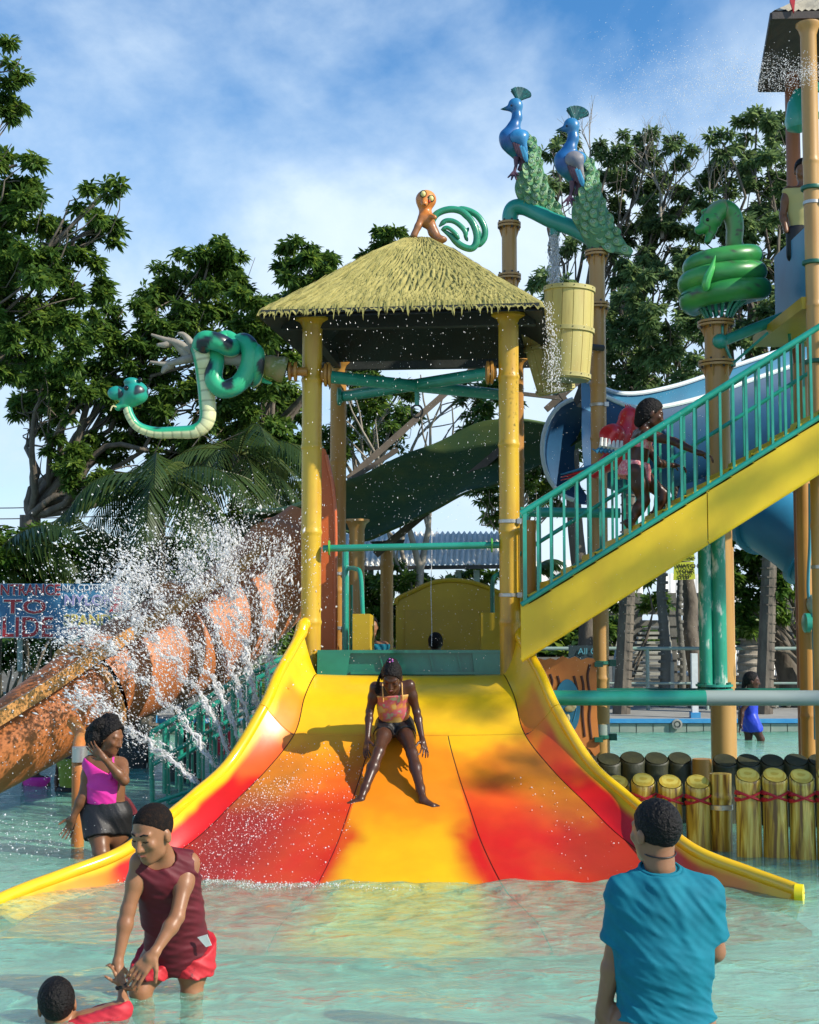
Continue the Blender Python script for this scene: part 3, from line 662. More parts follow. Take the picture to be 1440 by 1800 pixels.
Yw = np.array([.84, .52, .008]); Og = np.array([.80, .25, .01]); RedO = np.array([.78, .10, .012]); Rd = np.array([.58, .010, .010]); DR = np.array([.36, .02, .012]); Bn = np.array([.50, .17, .015])
def mixc(a, b, t): t = min(max(t, 0), 1); t = t*t*(3-2*t); return a+(b-a)*t
from mathutils import noise as mnoise
def nz(p, s=2.0): return mnoise.noise(Vector(p)*s)
def floor_col(u, t):
    p = spt(u, t); n = .62*nz(p, 1.7)+.34*nz(p, 4.5)+.16*nz(p, 12)
    if t < 3.0: return mixc(Yw, Og, .25*(t-1.9)+.3*n) if t > 1.9 else Yw
    tt = t+n*.9
    if abs(u) < .33-.0*t:                   # middle lane
        c = mixc(mixc(Yw, Og, .55), Og, (tt-2.8)/.6); c = mixc(c, mixc(Yw, Og, .40), (tt-4.8)/1.2); c = mixc(c, mixc(Yw, Og, .1), (tt-6.0)/1.2)
        e = (abs(u)-.16)/.15+n*.8
        if u > 0: c = mixc(c, Rd, min(e, 1)*min(1, max(0, (tt-4.3)/1.6)))
        else: c = mixc(c, Rd, (min(e, 1)-.15)*min(1, max(0, (tt-4.9)/1.2))*.9)
        return c
    c = mixc(mixc(Yw, Og, .55 if u < 0 else .3), Og, (tt-3.0)/.6); c = mixc(c, RedO, (tt-3.5)/1.1); c = mixc(c, Rd, (tt-4.1)/1.6); c = mixc(c, RedO*.8, .55*min(1, max(0, .5+n*1.6))*min(1, max(0, (tt-4.6))))
    o = (abs(u)-.55)/.3+n*.5; c = mixc(c, mixc(Bn, DR, (tt-4.0)/1.6), min(o+.15, .95)*min(1, max(0, (tt-3.2)/1.0)))  # outer lane edges browner: dark paint, plus some shade put into the colour
    return c
def flare_col(v, t, s):
    p = fpt(s, v, t); n = .5*nz(p, 3.2)+.3*nz(p, 8)
    tt = t+n*1.1
    c = mixc(Yw, Og, (tt-1.7)/.8) if tt < 2.9 else mixc(Og, RedO, (tt-2.9)/.6)
    c = mixc(c, Rd, (tt-3.8)/.8); c = mixc(c, Og, (tt-7.0)/.8); c = mixc(c, Yw, (tt-8.0)/1.0)
    c = mixc(c, Yw, (v-.62+n*.22)/.24); return c
def slide():
    T = thing('water_slide', 'wide yellow, orange and red slide flaring into the pool', 'slide', (0, 9.8, 0))
    def panel(name, u0, u1, t0, t1, nu, nt, side=None, label=None):
        rows = []; cols = []; g = .004
        for i in range(nt+1):
            t = t0+(t1-t0)*i/nt; row = []
            for j in range(nu+1):
                u = u0+(u1-u0)*j/nu
                if side is None: p = spt(u, t); c = floor_col(u, t)
                else: p = fpt(side, u, t); c = flare_col(u, t, side)
                # panels dip at their joints
                e = min(1, min(i, nt-i)/1.0 if True else 1); row.append(p); cols.append(c)
            rows.append(row)
        # gap: pull border points in a little and down
        def inset(rows):
            R = [[Vector(p) for p in r] for r in rows]; a = len(R); b = len(R[0])
            for j in range(b):
                d = (R[1][j]-R[0][j]).normalized(); R[0][j] += d*g; d = (R[-2][j]-R[-1][j]).normalized(); R[-1][j] += d*g
            for i in range(a):
                d = (R[i][1]-R[i][0]).normalized(); R[i][0] += d*g; d = (R[i][-2]-R[i][-1]).normalized(); R[i][-1] += d*g
            return R
        rows = inset(rows); m = M()
        nrm = Vector((0, 0, -.03)) if side is None else Vector((side*.018, .0, -.02))
        m.slab(rows, nrm); C = np.array(cols); C = np.concatenate([C, C]); obj(name, m, MAT['slide_paint'], T, smooth=True, colors=C, auto=40)
    panel('top_panel', -1, 1, .0, 3.0, 50, 26)
    panel('lane_panel', -1, -.335, 3.0, 10, 34, 90); panel('lane_panel', -.335, .335, 3.0, 10, 34, 90); panel('lane_panel', .335, 1, 3.0, 10, 34, 90)
    for s in (-1, 1):
        panel('side_wall', 0, 1, .0, 3.0, 14, 40, s); panel('side_wall', 0, 1, 3.0, 9.0 if s > 0 else 9.5, 14, 90, s)
        for (a, b, n) in ((0, 3.0, 26), (3.0, 9.0 if s > 0 else 9.5, 60)):
            pts = []; cl = []; m = M(); rr = []
            for i in range(n+1):
                t = a+(b-a)*i/n; p = fpt(s, 1, t)+Vector((s*.022, 0, -.010)); pts.append(p); q = 1.0
                rr.append(.040 if t > .6 else .040+.02*(.6-t))
                if t > 8.5: rr[-1] = .040
            m.tube(pts, rr, 14); obj('rim', m, MAT['rim_paint'], T, smooth=True, auto=60)
        # upstand that hides the rim's root by the post
        p0 = fpt(s, 1, 0)+Vector((s*.022, 0, -.01)); m = M(); m.tube(smoothpath([p0+Vector((-s*.0, .02, .0)), p0+Vector((-s*.012, .06, .06)), p0+Vector((-s*.03, .12, .07)), p0+Vector((-s*.045, .16, -.02))], 5), [.052]*15+[.045], 12)
        obj('rim_knob', m, MAT['rim_paint'], T, smooth=True)
        # outer skin and toe
        rows = []
        for i in range(61):
            t = (9.0 if s > 0 else 9.5)*i/60; p = fpt(s, 1, t); rows.append([p+Vector((s*.06, 0, -.02)), p+Vector((s*.05, .02, -.02-max(.05, p.z)*.55)), Vector((p.x+s*.01, p.y+.03, min(-.1, p.z-.2)))])
        obj('outer_skin', M().grid(rows), MAT['rim_paint'], T, smooth=True)
        p = fpt(s, 1, 9.0 if s > 0 else 9.5); m = M()
        m.tube([p+Vector((s*.0, .0, -.03)), p+Vector((s*.045, -.02, -.03))], .045, 14, ell=(1, 1.4)); obj('end_cap', m, MAT['cap_yellow'], T, smooth=True, auto=40)
    # dark joints under the gaps
    m = M()
    for u in (-.335, .335): m.tube([spt(u, 3+7*i/60)+Vector((0, 0, -.014)) for i in range(61)], .010, 6)
    m.tube([spt(-1+2*i/40, 3.0)+Vector((0, 0, -.014)) for i in range(41)], .010, 6)
    for s in (-1, 1):
        m.tube([fpt(s, 0, 9.5*i/60)+Vector((s*.006, 0, -.016)) for i in range(61)], .010, 6)
        m.tube([fpt(s, i/12, 3.0)+Vector((s*.012, 0, -.008)) for i in range(13)], .010, 6)
    obj('joint_line', m, MAT['seam_dark'], T)
    # supports beneath
    for x, y, z in ((-.6, 10.7, 1.1), (.6, 10.7, 1.1), (-.9, 9.8, .48), (.9, 9.8, .48)): obj('support_leg', M().cyl((x, y, -.65), (x, y, z), .05, 12), MAT['teal_pipe'], T, smooth=True)
mm('rim_paint', (.84,.52,.008), .2, var=(.80,.44,.008), scale=5, coat=.5, third=(.74,.28,.01), lo=.45, hi=.72)
mm('cap_yellow', (.9,.72,.01), .3)
slide()
# green trough box at the head of the slide
t = thing('slide_start_box', 'green fibreglass water trough at the head of the slide', 'water trough', (0, 11.1, 1.2))
m = M(); m.box((0, 11.25, 1.28), (.735, .26, .115)); obj('basin', m, MAT['green_box'], t)
obj('front_lip', M().box((0, 10.97, 1.395), (.735, .035, .012)), MAT['green_box'], t); obj('front_lip', M().box((.13, 10.965, 1.225), (.60, .03, .010)), MAT['green_box'], t)
obj('side_block', M().prism([(-.735, 10.985, 1.20), (-.50, 10.985, 1.20), (-.47, 10.985, 1.39), (-.735, 10.985, 1.39)], (0, -.055, 0)), MAT['green_box'], t)
obj('side_block', M().prism([(.52, 10.985, 1.20), (.735, 10.985, 1.20), (.735, 10.985, 1.39), (.50, 10.985, 1.39)], (0, -.04, 0)), MAT['green_box'], t)
for x in (-.2, .2, .42): obj('rib', M().bar((x, 10.975, 1.22), (x-.04, 10.975, 1.385), .012, .02, (0,1,0)), MAT['green_box'], t)

# ============================================================ PAVILION
def flange_prof(r, z, R, h=.02): return [(r, z-.004), (R, z), (R, z+h), (r, z+h+.004), (r, z+h*1.6), (R*.98, z+h*1.6+.004), (R*.98, z+h*2.6), (r, z+h*2.6+.004)]
def column(T, x, y, z0, z1, r, mt, nodes=(), flanges=(), top=None, name='post'):
    prof = [(r, 0)]; H = z1-z0
    for nzz in sorted(nodes):
        h = nzz-z0; prof += [(r, h-.03), (r*1.035, h-.012), (r*1.09, h), (r*1.09, h+.012), (r*1.02, h+.03), (r*.995, h+.05)]
    if top: prof += [(r, H-.10), (r*1.25, H-.045), (top, H-.02), (top, H)]
    else: prof += [(r, H)]
    o = obj(name, M().lathe(prof, (x, y, z0), 28), MAT[mt], T, smooth=True, auto=50)
    for fz in flanges:
        R = r*1.55; m = M().lathe([(r*.9, 0), (R, .002), (R, .022), (r*.9, .024)], (x, y, fz-.026), 24).lathe([(r*.9, 0), (R, .002), (R, .022), (r*.9, .024)], (x, y, fz+.004), 24)
        f = obj('flange', m, MAT[mt], T, smooth=True, auto=40); mb = M()
        for k in range(8):
            a = k*math.pi/4+.2; mb.cyl((x+math.cos(a)*R*.86, y+math.sin(a)*R*.86, fz-.045), (x+math.cos(a)*R*.86, y+math.sin(a)*R*.86, fz+.045), .010, 6)
        tag(obj('bolts', mb, MAT['dark_steel'], f), kind='stuff')
        f2 = M()
        for k in range(6):
            a = k*math.pi/3; d = Vector((math.cos(a), math.sin(a), 0)); c = Vector((x, y, fz)); sd_ = Vector((-d.y, d.x, 0))*.006
            f2.prism([c+d*r+sd_+Vector((0, 0, -.12)), c+d*R*.9+sd_+Vector((0, 0, -.028)), c+d*r+sd_+Vector((0, 0, -.028))], -2*sd_)
        tag(obj('gussets', f2, MAT[mt], f), kind='stuff')
    return o
def clamp(T, x, y, z, r):
    m = M().lathe([(r+.001, 0), (r+.006, .002), (r+.006, .028), (r+.001, .03)], (x, y, z), 28); m.box((x+r*.9, y-r*.75, z+.015), (.02, .02, .02)); obj('clamp', m, MAT['steel'], T, smooth=True, auto=40)
mm('straw', (.44,.39,.12), .8, var=(.31,.28,.07), scale=11, third=(.20,.17,.06), lo=.40, hi=.62)
def pavilion():
    T = thing('pavilion', 'thatched pavilion on four yellow posts over the slide', 'pavilion', (0, 11.6, 0))
    mts = [mm('post_front', (.60,.39,.028), .36, var=(.50,.28,.025), scale=6, vs=(1,1,.2), third=(.30,.17,.03), lo=.38, hi=.60, coat=.15, bump=.12, bscale=18), MAT['bamboo_ochre']]
    for (x, y, rr, mt, fl) in ((-.80, 11.1, .082, 'post_front', 1), (.803, 10.95, .082, 'post_front', 1), (-.665, 12.65, .075, 'bamboo_ochre', 0), (.985, 12.5, .07, 'bamboo_ochre', 0)):
        column(T, x, y, -.66, 4.12 if fl else 4.05, rr, mt, nodes=(.45, 1.02, 1.62, 2.35, 3.05, 3.6) if fl else (.7, 1.9, 2.25, 3.1), top=.145 if fl else .12)
    for z in (2.42, 1.83): clamp(T, .803, 10.95, z, .082)
    for z in (2.05, 1.55): clamp(T, -.665, 12.65, z, .075)
    # roof: hipped, concave, moulded thatch
    FL, FR, BR, BL = [Vector(p) for p in ((-1.20, 10.55, 4.07), (1.03, 10.28, 4.07), (1.27, 12.25, 4.07), (-.93, 12.5, 4.07))]
    ap = Vector((.07, 11.38, 4.86)); ctr = (FL+FR+BR+BL)/4
    pr = [(0, 0), (.12, .005), (.3, .13), (.5, .30), (.75, .56), (1, .80)]
    def side(A, B, nu, nv, sd):
        rows = []
        for i in range(nv+1):
            v = i/nv; row = []
            for j in range(nu+1):
                u = j/nu; e = A.lerp(B, u); corner = abs(u-.5)*2
                hv = interp([0, .10, .3, .6, 1], [0, .015, .17, .45, .80], v)
                rd = v; q = ap.lerp(Vector((e.x, e.y, ap.z)), rd); L_ = (B-A).length
                edge = math.sin(math.pi*u)**.35 if 0 < u < 1 else 0
                ph = u*L_*v*0+u*L_
                s = ph*58*(.35+.65*v)+5*mnoise.noise(Vector((u*5+sd*9, v*2.2, sd)))*1.6+2.2*mnoise.noise(Vector((u*22, v*7, sd+3)))
                rid = (abs(math.sin(s*.9+1.2*math.sin(v*16+u*7))))**.7*.046+.016*mnoise.noise(Vector((u*60, v*9, sd)))
                tier = .0
                if .60 < v < .63: tier = -.022*(mnoise.noise(Vector((u*26, 1, sd))) > .02)
                if .17 < v < .20: tier = -.02*(mnoise.noise(Vector((u*10, 7, sd))) > -.05)
                if v > .63: tier = -.012
                z = ap.z-hv+(rid+tier)*edge*(.35+.65*v)
                if i == nv: z -= .035+.02*mnoise.noise(Vector((u*70, 3, sd)))
                row.append(Vector((q.x, q.y, z)))
            rows.append(row)
        return rows
    for k, (A, B, nu) in enumerate(((FL, FR, 420), (FR, BR, 240), (BR, BL, 60), (BL, FL, 200))):
        rows = side(A, B, nu, 60, k*3.0); obj('thatch', M().grid(rows), MAT['thatch'], T, smooth=True, auto=60)
        m = M(); out = (A-B).cross(Vector((0, 0, 1))).normalized(); out = out if out.dot((A+B)/2-ctr) > 0 else -out; L_ = (B-A).length
        for q_ in range(int(L_*(480 if k in (0, 1, 3) else 100))):
            v_ = rng.uniform(.12, 1.0)**.6; i0 = min(59, int(v_*60)); nn = int(rng.integers(3, 6)); j0 = rng.uniform(.01, .99)*nu; lift = rng.uniform(.002, .012); w_ = rng.uniform(.0025, .006); dj = rng.normal(0, .004)*nu; pts = []
            for e_ in range(3):
                i1 = i0+nn*e_/2; jj = int(min(max(j0+dj*e_/2, 1), nu-1)); p = rows[min(60, int(i1))][jj]+out*(.4*lift)+Vector((0, 0, lift*(1-.5*e_)))
                if i1 > 60: p = p+out*.012*(i1-60)*.3-Vector((0, 0, .013*(i1-60)))
                pts.append(p)
            d_ = (B-A).normalized()*w_; m.add([pts[0]-d_*.6, pts[0]+d_*.6, pts[1]+d_, pts[1]-d_, pts[2]], [(0, 1, 2, 3), (3, 2, 4)])
        tag(obj('loose_straw', m, MAT['straw'], T), kind='stuff')
    # underside shell and eave fascia
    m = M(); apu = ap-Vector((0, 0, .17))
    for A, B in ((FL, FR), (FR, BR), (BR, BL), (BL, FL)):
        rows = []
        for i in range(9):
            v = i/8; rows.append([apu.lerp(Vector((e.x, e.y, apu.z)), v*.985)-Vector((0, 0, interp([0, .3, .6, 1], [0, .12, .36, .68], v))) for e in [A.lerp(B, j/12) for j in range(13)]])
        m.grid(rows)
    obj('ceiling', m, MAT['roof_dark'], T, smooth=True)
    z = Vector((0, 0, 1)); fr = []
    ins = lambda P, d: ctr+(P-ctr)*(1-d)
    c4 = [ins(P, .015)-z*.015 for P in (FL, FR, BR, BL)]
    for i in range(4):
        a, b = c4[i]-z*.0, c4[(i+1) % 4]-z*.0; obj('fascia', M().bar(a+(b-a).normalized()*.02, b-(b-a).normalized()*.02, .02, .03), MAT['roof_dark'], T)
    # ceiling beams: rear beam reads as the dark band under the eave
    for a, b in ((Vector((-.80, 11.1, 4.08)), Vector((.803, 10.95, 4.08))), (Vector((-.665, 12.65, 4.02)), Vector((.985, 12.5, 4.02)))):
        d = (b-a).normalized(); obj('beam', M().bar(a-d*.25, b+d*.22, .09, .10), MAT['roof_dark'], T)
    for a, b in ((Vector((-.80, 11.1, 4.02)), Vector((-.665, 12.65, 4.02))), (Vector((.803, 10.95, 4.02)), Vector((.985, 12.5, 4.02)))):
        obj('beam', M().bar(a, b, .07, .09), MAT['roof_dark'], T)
    # underside boards between eave and ceiling, seen from below (front deck)
    pass
    # crossed teal pipes with flange ends
    for a, b, r in ((W(575,662,11.05), W(880,712-18,12.5), .052), (W(600,697,12.6), W(866,655,11.0), .052)):
        obj('brace_pipe', M().cyl(a, b, r, 18), MAT['teal_pipe'], T, smooth=True, auto=40)
    for p, y in (((575, 659), 11.08), ((862, 655), 10.98)):
        q = W(*p, y); d = 1 if p[0] < 700 else -1
        obj('pipe_flange', M().lathe([(.05, -.05*d), (.06, -.03*d), (.095, -.02*d), (.095, .0), (.075, .004*d), (.095, .012*d), (.095, .03*d), (.052, .04*d)], q, 20, (1, 0, 0)), MAT['bamboo_ochre'], T, smooth=True, auto=40)
    q = W(603,697,12.58); obj('pipe_end', M().lathe([(.052, 0), (.085, -.02), (.085, -.05), (.04, -.06)], q, 18, (1, .1, 0)), MAT['teal_pipe'], T, smooth=True)
    # ring hanging from the crossing
    q = W(733,686,11.8); m = M().cyl(q, q-Vector((0, 0, .13)), .02, 10); obj('hanger', m, MAT['teal_pipe'], T)
    rp = [q+Vector((math.cos(a)*.048, 0, -.185+math.sin(a)*.055)) for a in np.linspace(0, 2*math.pi, 20)[:-1]]; obj('ring', M().tube(rp, .009, 6, closed=True), MAT['dark_steel'], T)
    # horizontal teal rail between the front posts
    a = W(568,964,11.05); b = W(878,958,10.95); obj('cross_rail', M().cyl(a, b, .028, 14), MAT['teal_pipe'], T, smooth=True)
    for q, d in ((W(577,963,11.04), 1), (W(863,958,10.95), -1)):
        obj('rail_flange', M().lathe([(.03, 0), (.06, .002), (.06, .014), (.03, .016)], q, 16, (1, 0, 0)), MAT['lime_green'], T, smooth=True, auto=30)
    # drips under the eave
    m = M()
    for i in range(420):
        u = rng.uniform(.1, .95); p = FL.lerp(FR, u) if rng.uniform() < .6 else BL.lerp(BR, u); p = p-Vector((0, 0, .08+rng.uniform(0, 2.6)**1.3*.5)); s = rng.uniform(.0015, .0035)
        m.add([p+Vector((0, 0, s*2.5)), p+Vector((s, 0, 0)), p+Vector((-s*.5, s, 0)), p+Vector((-s*.5, -s, 0)), p-Vector((0, 0, s*2))], [(0,1,2),(0,2,3),(0,3,1),(4,2,1),(4,3,2),(4,1,3)])
    tag(obj('water_drips', m, MAT['water_drop'], None), 'drops of water falling from the pavilion eave', 'water drops', kind='stuff')
mm('lime_green', (.10,.42,.06), .4)
mw = mat('water_drop', (1,1,1), .2, spec=.5)
nt = mw.node_tree; tr_ = nt.nodes.new('ShaderNodeBsdfTranslucent'); tr_.inputs[0].default_value = (1,1,1,1); mxs = nt.nodes.new('ShaderNodeMixShader'); mxs.inputs[0].default_value = .6
nt.links.new(nt.nodes['Principled BSDF'].outputs[0], mxs.inputs[1]); nt.links.new(tr_.outputs[0], mxs.inputs[2]); nt.links.new(mxs.outputs[0], nt.nodes['Material Output'].inputs[0]); MAT['water_drop'] = mw
pavilion()

# ============================================================ STAIR
def stair():
    T = thing('stairway', 'yellow stairway with teal railings climbing to the right tower', 'stairs', (.9, 10.9, 1.0))
    Yf, Yb = 10.5, 11.35
    x0 = W(916,1065,Yf).x; x1 = 4.3; tz = lambda x, zb: zb+(x-x0)*.625
    zt = W(916,1064,Yf).z; zb = W(920,1160,Yf).z; xs = W(1244,900,Yf).x
    for Y, th in ((Yf, -.03), (Yb, .03)):
        for a, b in ((x0, xs-.004), (xs+.004, x1)):
            # stringer with rolled lower lip
            m = M(); m.prism([(a, Y, tz(a, zb)), (b, Y, tz(b, zb)), (b, Y, tz(b, zt)), (a, Y, tz(a, zt))], (0, -th, 0))
            o = obj('stringer', m, MAT['stair_yellow'], T)
            l = M(); l.tube([(a, Y+.004-th/2, tz(a, zb)), (b, Y+.004-th/2, tz(b, zb))], .021, 10); obj('lower_lip', l, MAT['stair_yellow'], o, smooth=True)
    n = 30; dx = .175
    for i in range(19):
        x = x0+.06+i*dx; z = tz(x, zt)-.03
        m = M(); m.box((x+dx/2, (Yf+Yb)/2, z+.06), (dx/2+.01, (Yb-Yf)/2-.035, .018)); m.box((x, (Yf+Yb)/2, z+.01), (.012, (Yb-Yf)/2-.035, .055)); obj('tread', m, MAT['stair_yellow'], T)
        m = M(); m.prism([(x, Yf, z), (x+dx*1.02, Yf, z+.105), (x+dx*.55, Yf, z+.125), (x, Yf, z+.075)], (0, .03, 0)); obj('tread_end', m, MAT['stair_yellow'], T)
    for Y, ph in ((Yf-.02, 0), (Yb+.02, .05)):
        zr = W(916,1063,Yf).z; zh = W(916,903,Yf).z
        R = thing_child('railing', T)
        for zz, r in ((zr, .020), (zh, .024)): obj('rail', M().cyl((x0, Y, zz), (x1, Y, tz(x1, zz)), r, 12), MAT['teal_rail'], R, smooth=True)
        if ph: obj('rail', M().cyl((x0, Y, (zr*.45+zh*.55)), (x1, Y, tz(x1, zr*.45+zh*.55)), .018, 10), MAT['teal_rail'], R, smooth=True)
        k = 0; x = x0+.03
        while x < x1-.05:
            w = .013 if k else .02; obj('baluster', M().bar((x, Y, tz(x, zr)), (x, Y, tz(x, zh)), w*1.5, w*1.5, (0,1,0)), MAT['teal_rail'], R); x += .1012; k += 1
        if ph == 0: pass
    # posts carrying the foot
    for px, Y in ((930, 11.35),):
        p = W(px,1000,Y); column(T, p.x, Y, -.66, W(px,915,Y).z, .06, 'bamboo_ochre', nodes=(1.2,))
    return T
def thing_child(name, T):
    o = bpy.data.objects.new(name, None); COL.objects.link(o); o.parent = T; o.empty_display_size = .1; return o
stair()
# landing of the stair foot beside the slide (teal hoop rails and yellow boxes behind the slide)
t = thing('hoop_rail', 'teal hoop handrail by the left rear post', 'handrail', W(608,1140,12.2))
obj('rail', M().tube(smoothpath([W(608,1150,12.2), W(608,1010,12.2), W(612,1000,12.2), W(625,1000,12.1), W(634,1012,12.0), W(638,1085,11.9)], 6), .02, 10), MAT['teal_rail'], t, smooth=True)
for i, px in enumerate((604, 611, 618)): obj('baluster', M().cyl(W(px,1155,12.4+i*.2), W(px,1000+i*14,12.4+i*.2), .014, 8), MAT['teal_rail'], t)
obj('post', M().cyl(W(607,1160,12.25), W(607,970,12.25), .03, 10), MAT['teal_rail'], t, smooth=True)
t = thing('hoop_rail', 'teal hoop handrail in front of the arched yellow panel', 'handrail', W(867,1140,12.0))
obj('rail', M().tube(smoothpath([W(866,1080,12.0), W(866,1025,12.0), W(872,1012,12.0), W(884,1008,12.0), W(900,1008,12.0)], 6), .02, 10), MAT['dark_teal'] if 'dark_teal' in MAT else mm('dark_teal', (.01,.12,.08), .4), t, smooth=True)
t = thing('yellow_box', 'yellow panel box at the left of the slide head', 'panel', W(637,1145,11.8)); m = M()
a = W(620,1079,11.7); b = W(650,1150,11.7); m.prism([(a.x, 11.7, b.z), (b.x, 11.7, b.z), (b.x, 11.7, a.z), (a.x, 11.7, a.z)], (.03, .35, -.02)); obj('body', m, MAT['yellow_panel'], t)
t = thing('yellow_box', 'dull yellow panel box at the right of the slide head', 'panel', W(862,1145,11.9)); a = W(846,1077,11.9); b = W(884,1150,11.9)
obj('body', M().prism([(a.x, 11.9, b.z), (b.x, 11.9, b.z), (b.x, 11.9, a.z), (a.x, 11.9, a.z)], (0, .25, 0)), MAT['yellow_panel'], t)
# arched yellow panel
t = thing('arched_panel', 'large arched yellow panel behind the slide head', 'panel', W(790,1145,12.9)); Y = 12.9
arc = [W(696,1150,Y), W(696,1062,Y), W(700,1052,Y)]+[W(x, y, Y) for x, y in ((725,1040), (745,1030), (770,1022), (800,1020), (830,1024), (860,1034), (890,1048))]+[W(905,1062,Y), W(905,1150,Y)]
obj('board', M().prism(arc, (0, .07, 0)), MAT['yellow_panel'], t)
lipp = smoothpath([p+Vector((0, -.01, 0)) for p in arc[1:-1]], 4); obj('lip', M().tube(lipp, .022, 8), MAT['yellow_panel'], t, smooth=True)
inn = [W(712,1150,Y-.02), W(712,1072,Y-.02), W(890,1072,Y-.02), W(890,1150,Y-.02)]; obj('inner_board', M().prism(inn, (0, .03, 0)), mm('yellow_dull', (.48,.30,.012), .5, var=(.38,.25,.02), scale=3), t)
# posts behind
def post_thing(label, px, Y, ytop, r, mt, nodes=(), flanges=(), top=None, cat='post', name='support_post', zb=-.66, group=None):
    p = W(px[0] if isinstance(px, tuple) else px, 1078, Y); t = thing(name, label, cat, (p.x, Y, zb), group)
    column(t, p.x, Y, zb, W(0, ytop, Y).z, r, mt, nodes, flanges, top); return t, p.x
mm('post_tan', (.50,.29,.09), .45, var=(.40,.20,.05), scale=5, vs=(1,1,.2), third=(.24,.11,.04), lo=.4, hi=.7, coat=.2)
post_thing('brown post topped by a dark bracket, behind the slide head', 680, 14.5, 965, .068, 'bamboo_ochre', nodes=(1.4, 2.2))
post_thing('ochre post with a funnel shaped top, left behind the slide head', 627, 13.2, 913, .075, 'post_tan', nodes=(1.6,), top=.125)
p9, x9 = post_thing('tall ochre post carrying the first peacock and its pipe', 899, 13.0, 392, .073, 'post_tan', nodes=(1.5, 2.6, 3.7), flanges=(W(0,396,13).z, W(0,487,13).z))
p10, x10 = post_thing('tall ochre post carrying the second peacock, right of the buckets', 1056, 12.5, 440, .073, 'post_tan', nodes=(1.1, 1.9, 3.3, 3.8), flanges=(W(0,538,12.5).z, W(0,446,12.5).z))
clamp(p10, x10, 12.5, W(0,715,12.5).z, .073)
obj('band', M().lathe([(.0745, 0), (.0745, .1)], (x10, 12.5, W(0,1292,12.5).z), 24), MAT['grey_pipe'], p10, smooth=True)
for yy in (1168, 1298):
    q = Vector((x10, 12.5, W(0,yy,12.5).z)); obj('bracket', M().lathe([(.076, 0), (.085, .004), (.085, .03), (.076, .034)], q, 20).box(q+Vector((.10, -.02, .015)), (.03, .03, .03)), MAT['dark_teal'], p10)
p11, x11 = post_thing('thick ochre post carrying the coiled green snake', 1268, 12.1, 566, .107, 'post_tan', nodes=(2.9,), flanges=(W(0,640,12.1).z, W(0,570,12.1).z))
post_thing('slim ochre post behind the green double pipe', 1281, 14.2, 962, .062, 'post_tan', nodes=(1.3,))
# green double pipe
t = thing('double_pipe', 'two chipped green pipes standing together under the stair', 'pipes', W(1255,1215,11.2))
for px in (1246, 1267):
    a = W(px,1214,11.2); b = W(px-6,925,11.2) if px > 1250 else W(px-8,930,11.2); obj('pipe', M().tube([(b.x, 11.2, a.z), (b.x, 11.2, b.z)], .062 if px > 1250 else .055, 22), MAT['teal_chipped'], t, smooth=True, auto=50)
q = W(1256,1207,11.2); m = M().lathe([(.05, 0), (.15, .002), (.15, .02), (.05, .022)], (q.x, 11.2, q.z), 24).lathe([(.05, 0), (.15, .002), (.15, .02), (.05, .022)], (q.x, 11.2, q.z-.035), 24); obj('flange', m, MAT['teal_pipe'], t, smooth=True, auto=30)
for k in range(8):
    a = k*math.pi/4; c = Vector((q.x+math.cos(a)*.125, 11.2+math.sin(a)*.125, q.z)); obj('bolt', M().cyl(c-Vector((0, 0, .05)), c+Vector((0, 0, .035)), .013, 6), MAT['dark_teal'], t)
# long horizontal pipes
t = thing('long_pipe', 'long green pipe with a grey repaired underside, nearer of the two', 'pipe', W(960,1228,10.75))
a = W(930,1227,10.75); b = W(1560,1229,10.75); q = W(1240,1228,10.75); obj('pipe', M().cyl(a, (q.x, 10.75, a.z), .060, 24), MAT['teal_pipe'], t, smooth=True, auto=50); obj('pipe', M().cyl((q.x, 10.75, a.z), (b.x, 10.75, a.z), .060, 24), mm('pipe_grey_teal', (.05,.30,.21), .4, var=(.27,.33,.31), scale=3, vs=(.3,1,1), lo=.4, hi=.5), t, smooth=True, auto=50)
single('long_pipe', M().cyl(W(930,1218,12.3), W(1560,1218,12.3), .042, 18), MAT['dark_teal'], 'dark green pipe running just behind the near long pipe', 'pipe', loc=W(960,1218,12.3), smooth=True, auto=50)
single('long_pipe', M().cyl(W(915,900,12.2), W(1090,902,12.2), .045, 16), MAT['teal_pipe'], 'green pipe behind the lower stair railing', 'pipe', loc=W(960,900,12.2), smooth=True, auto=50)
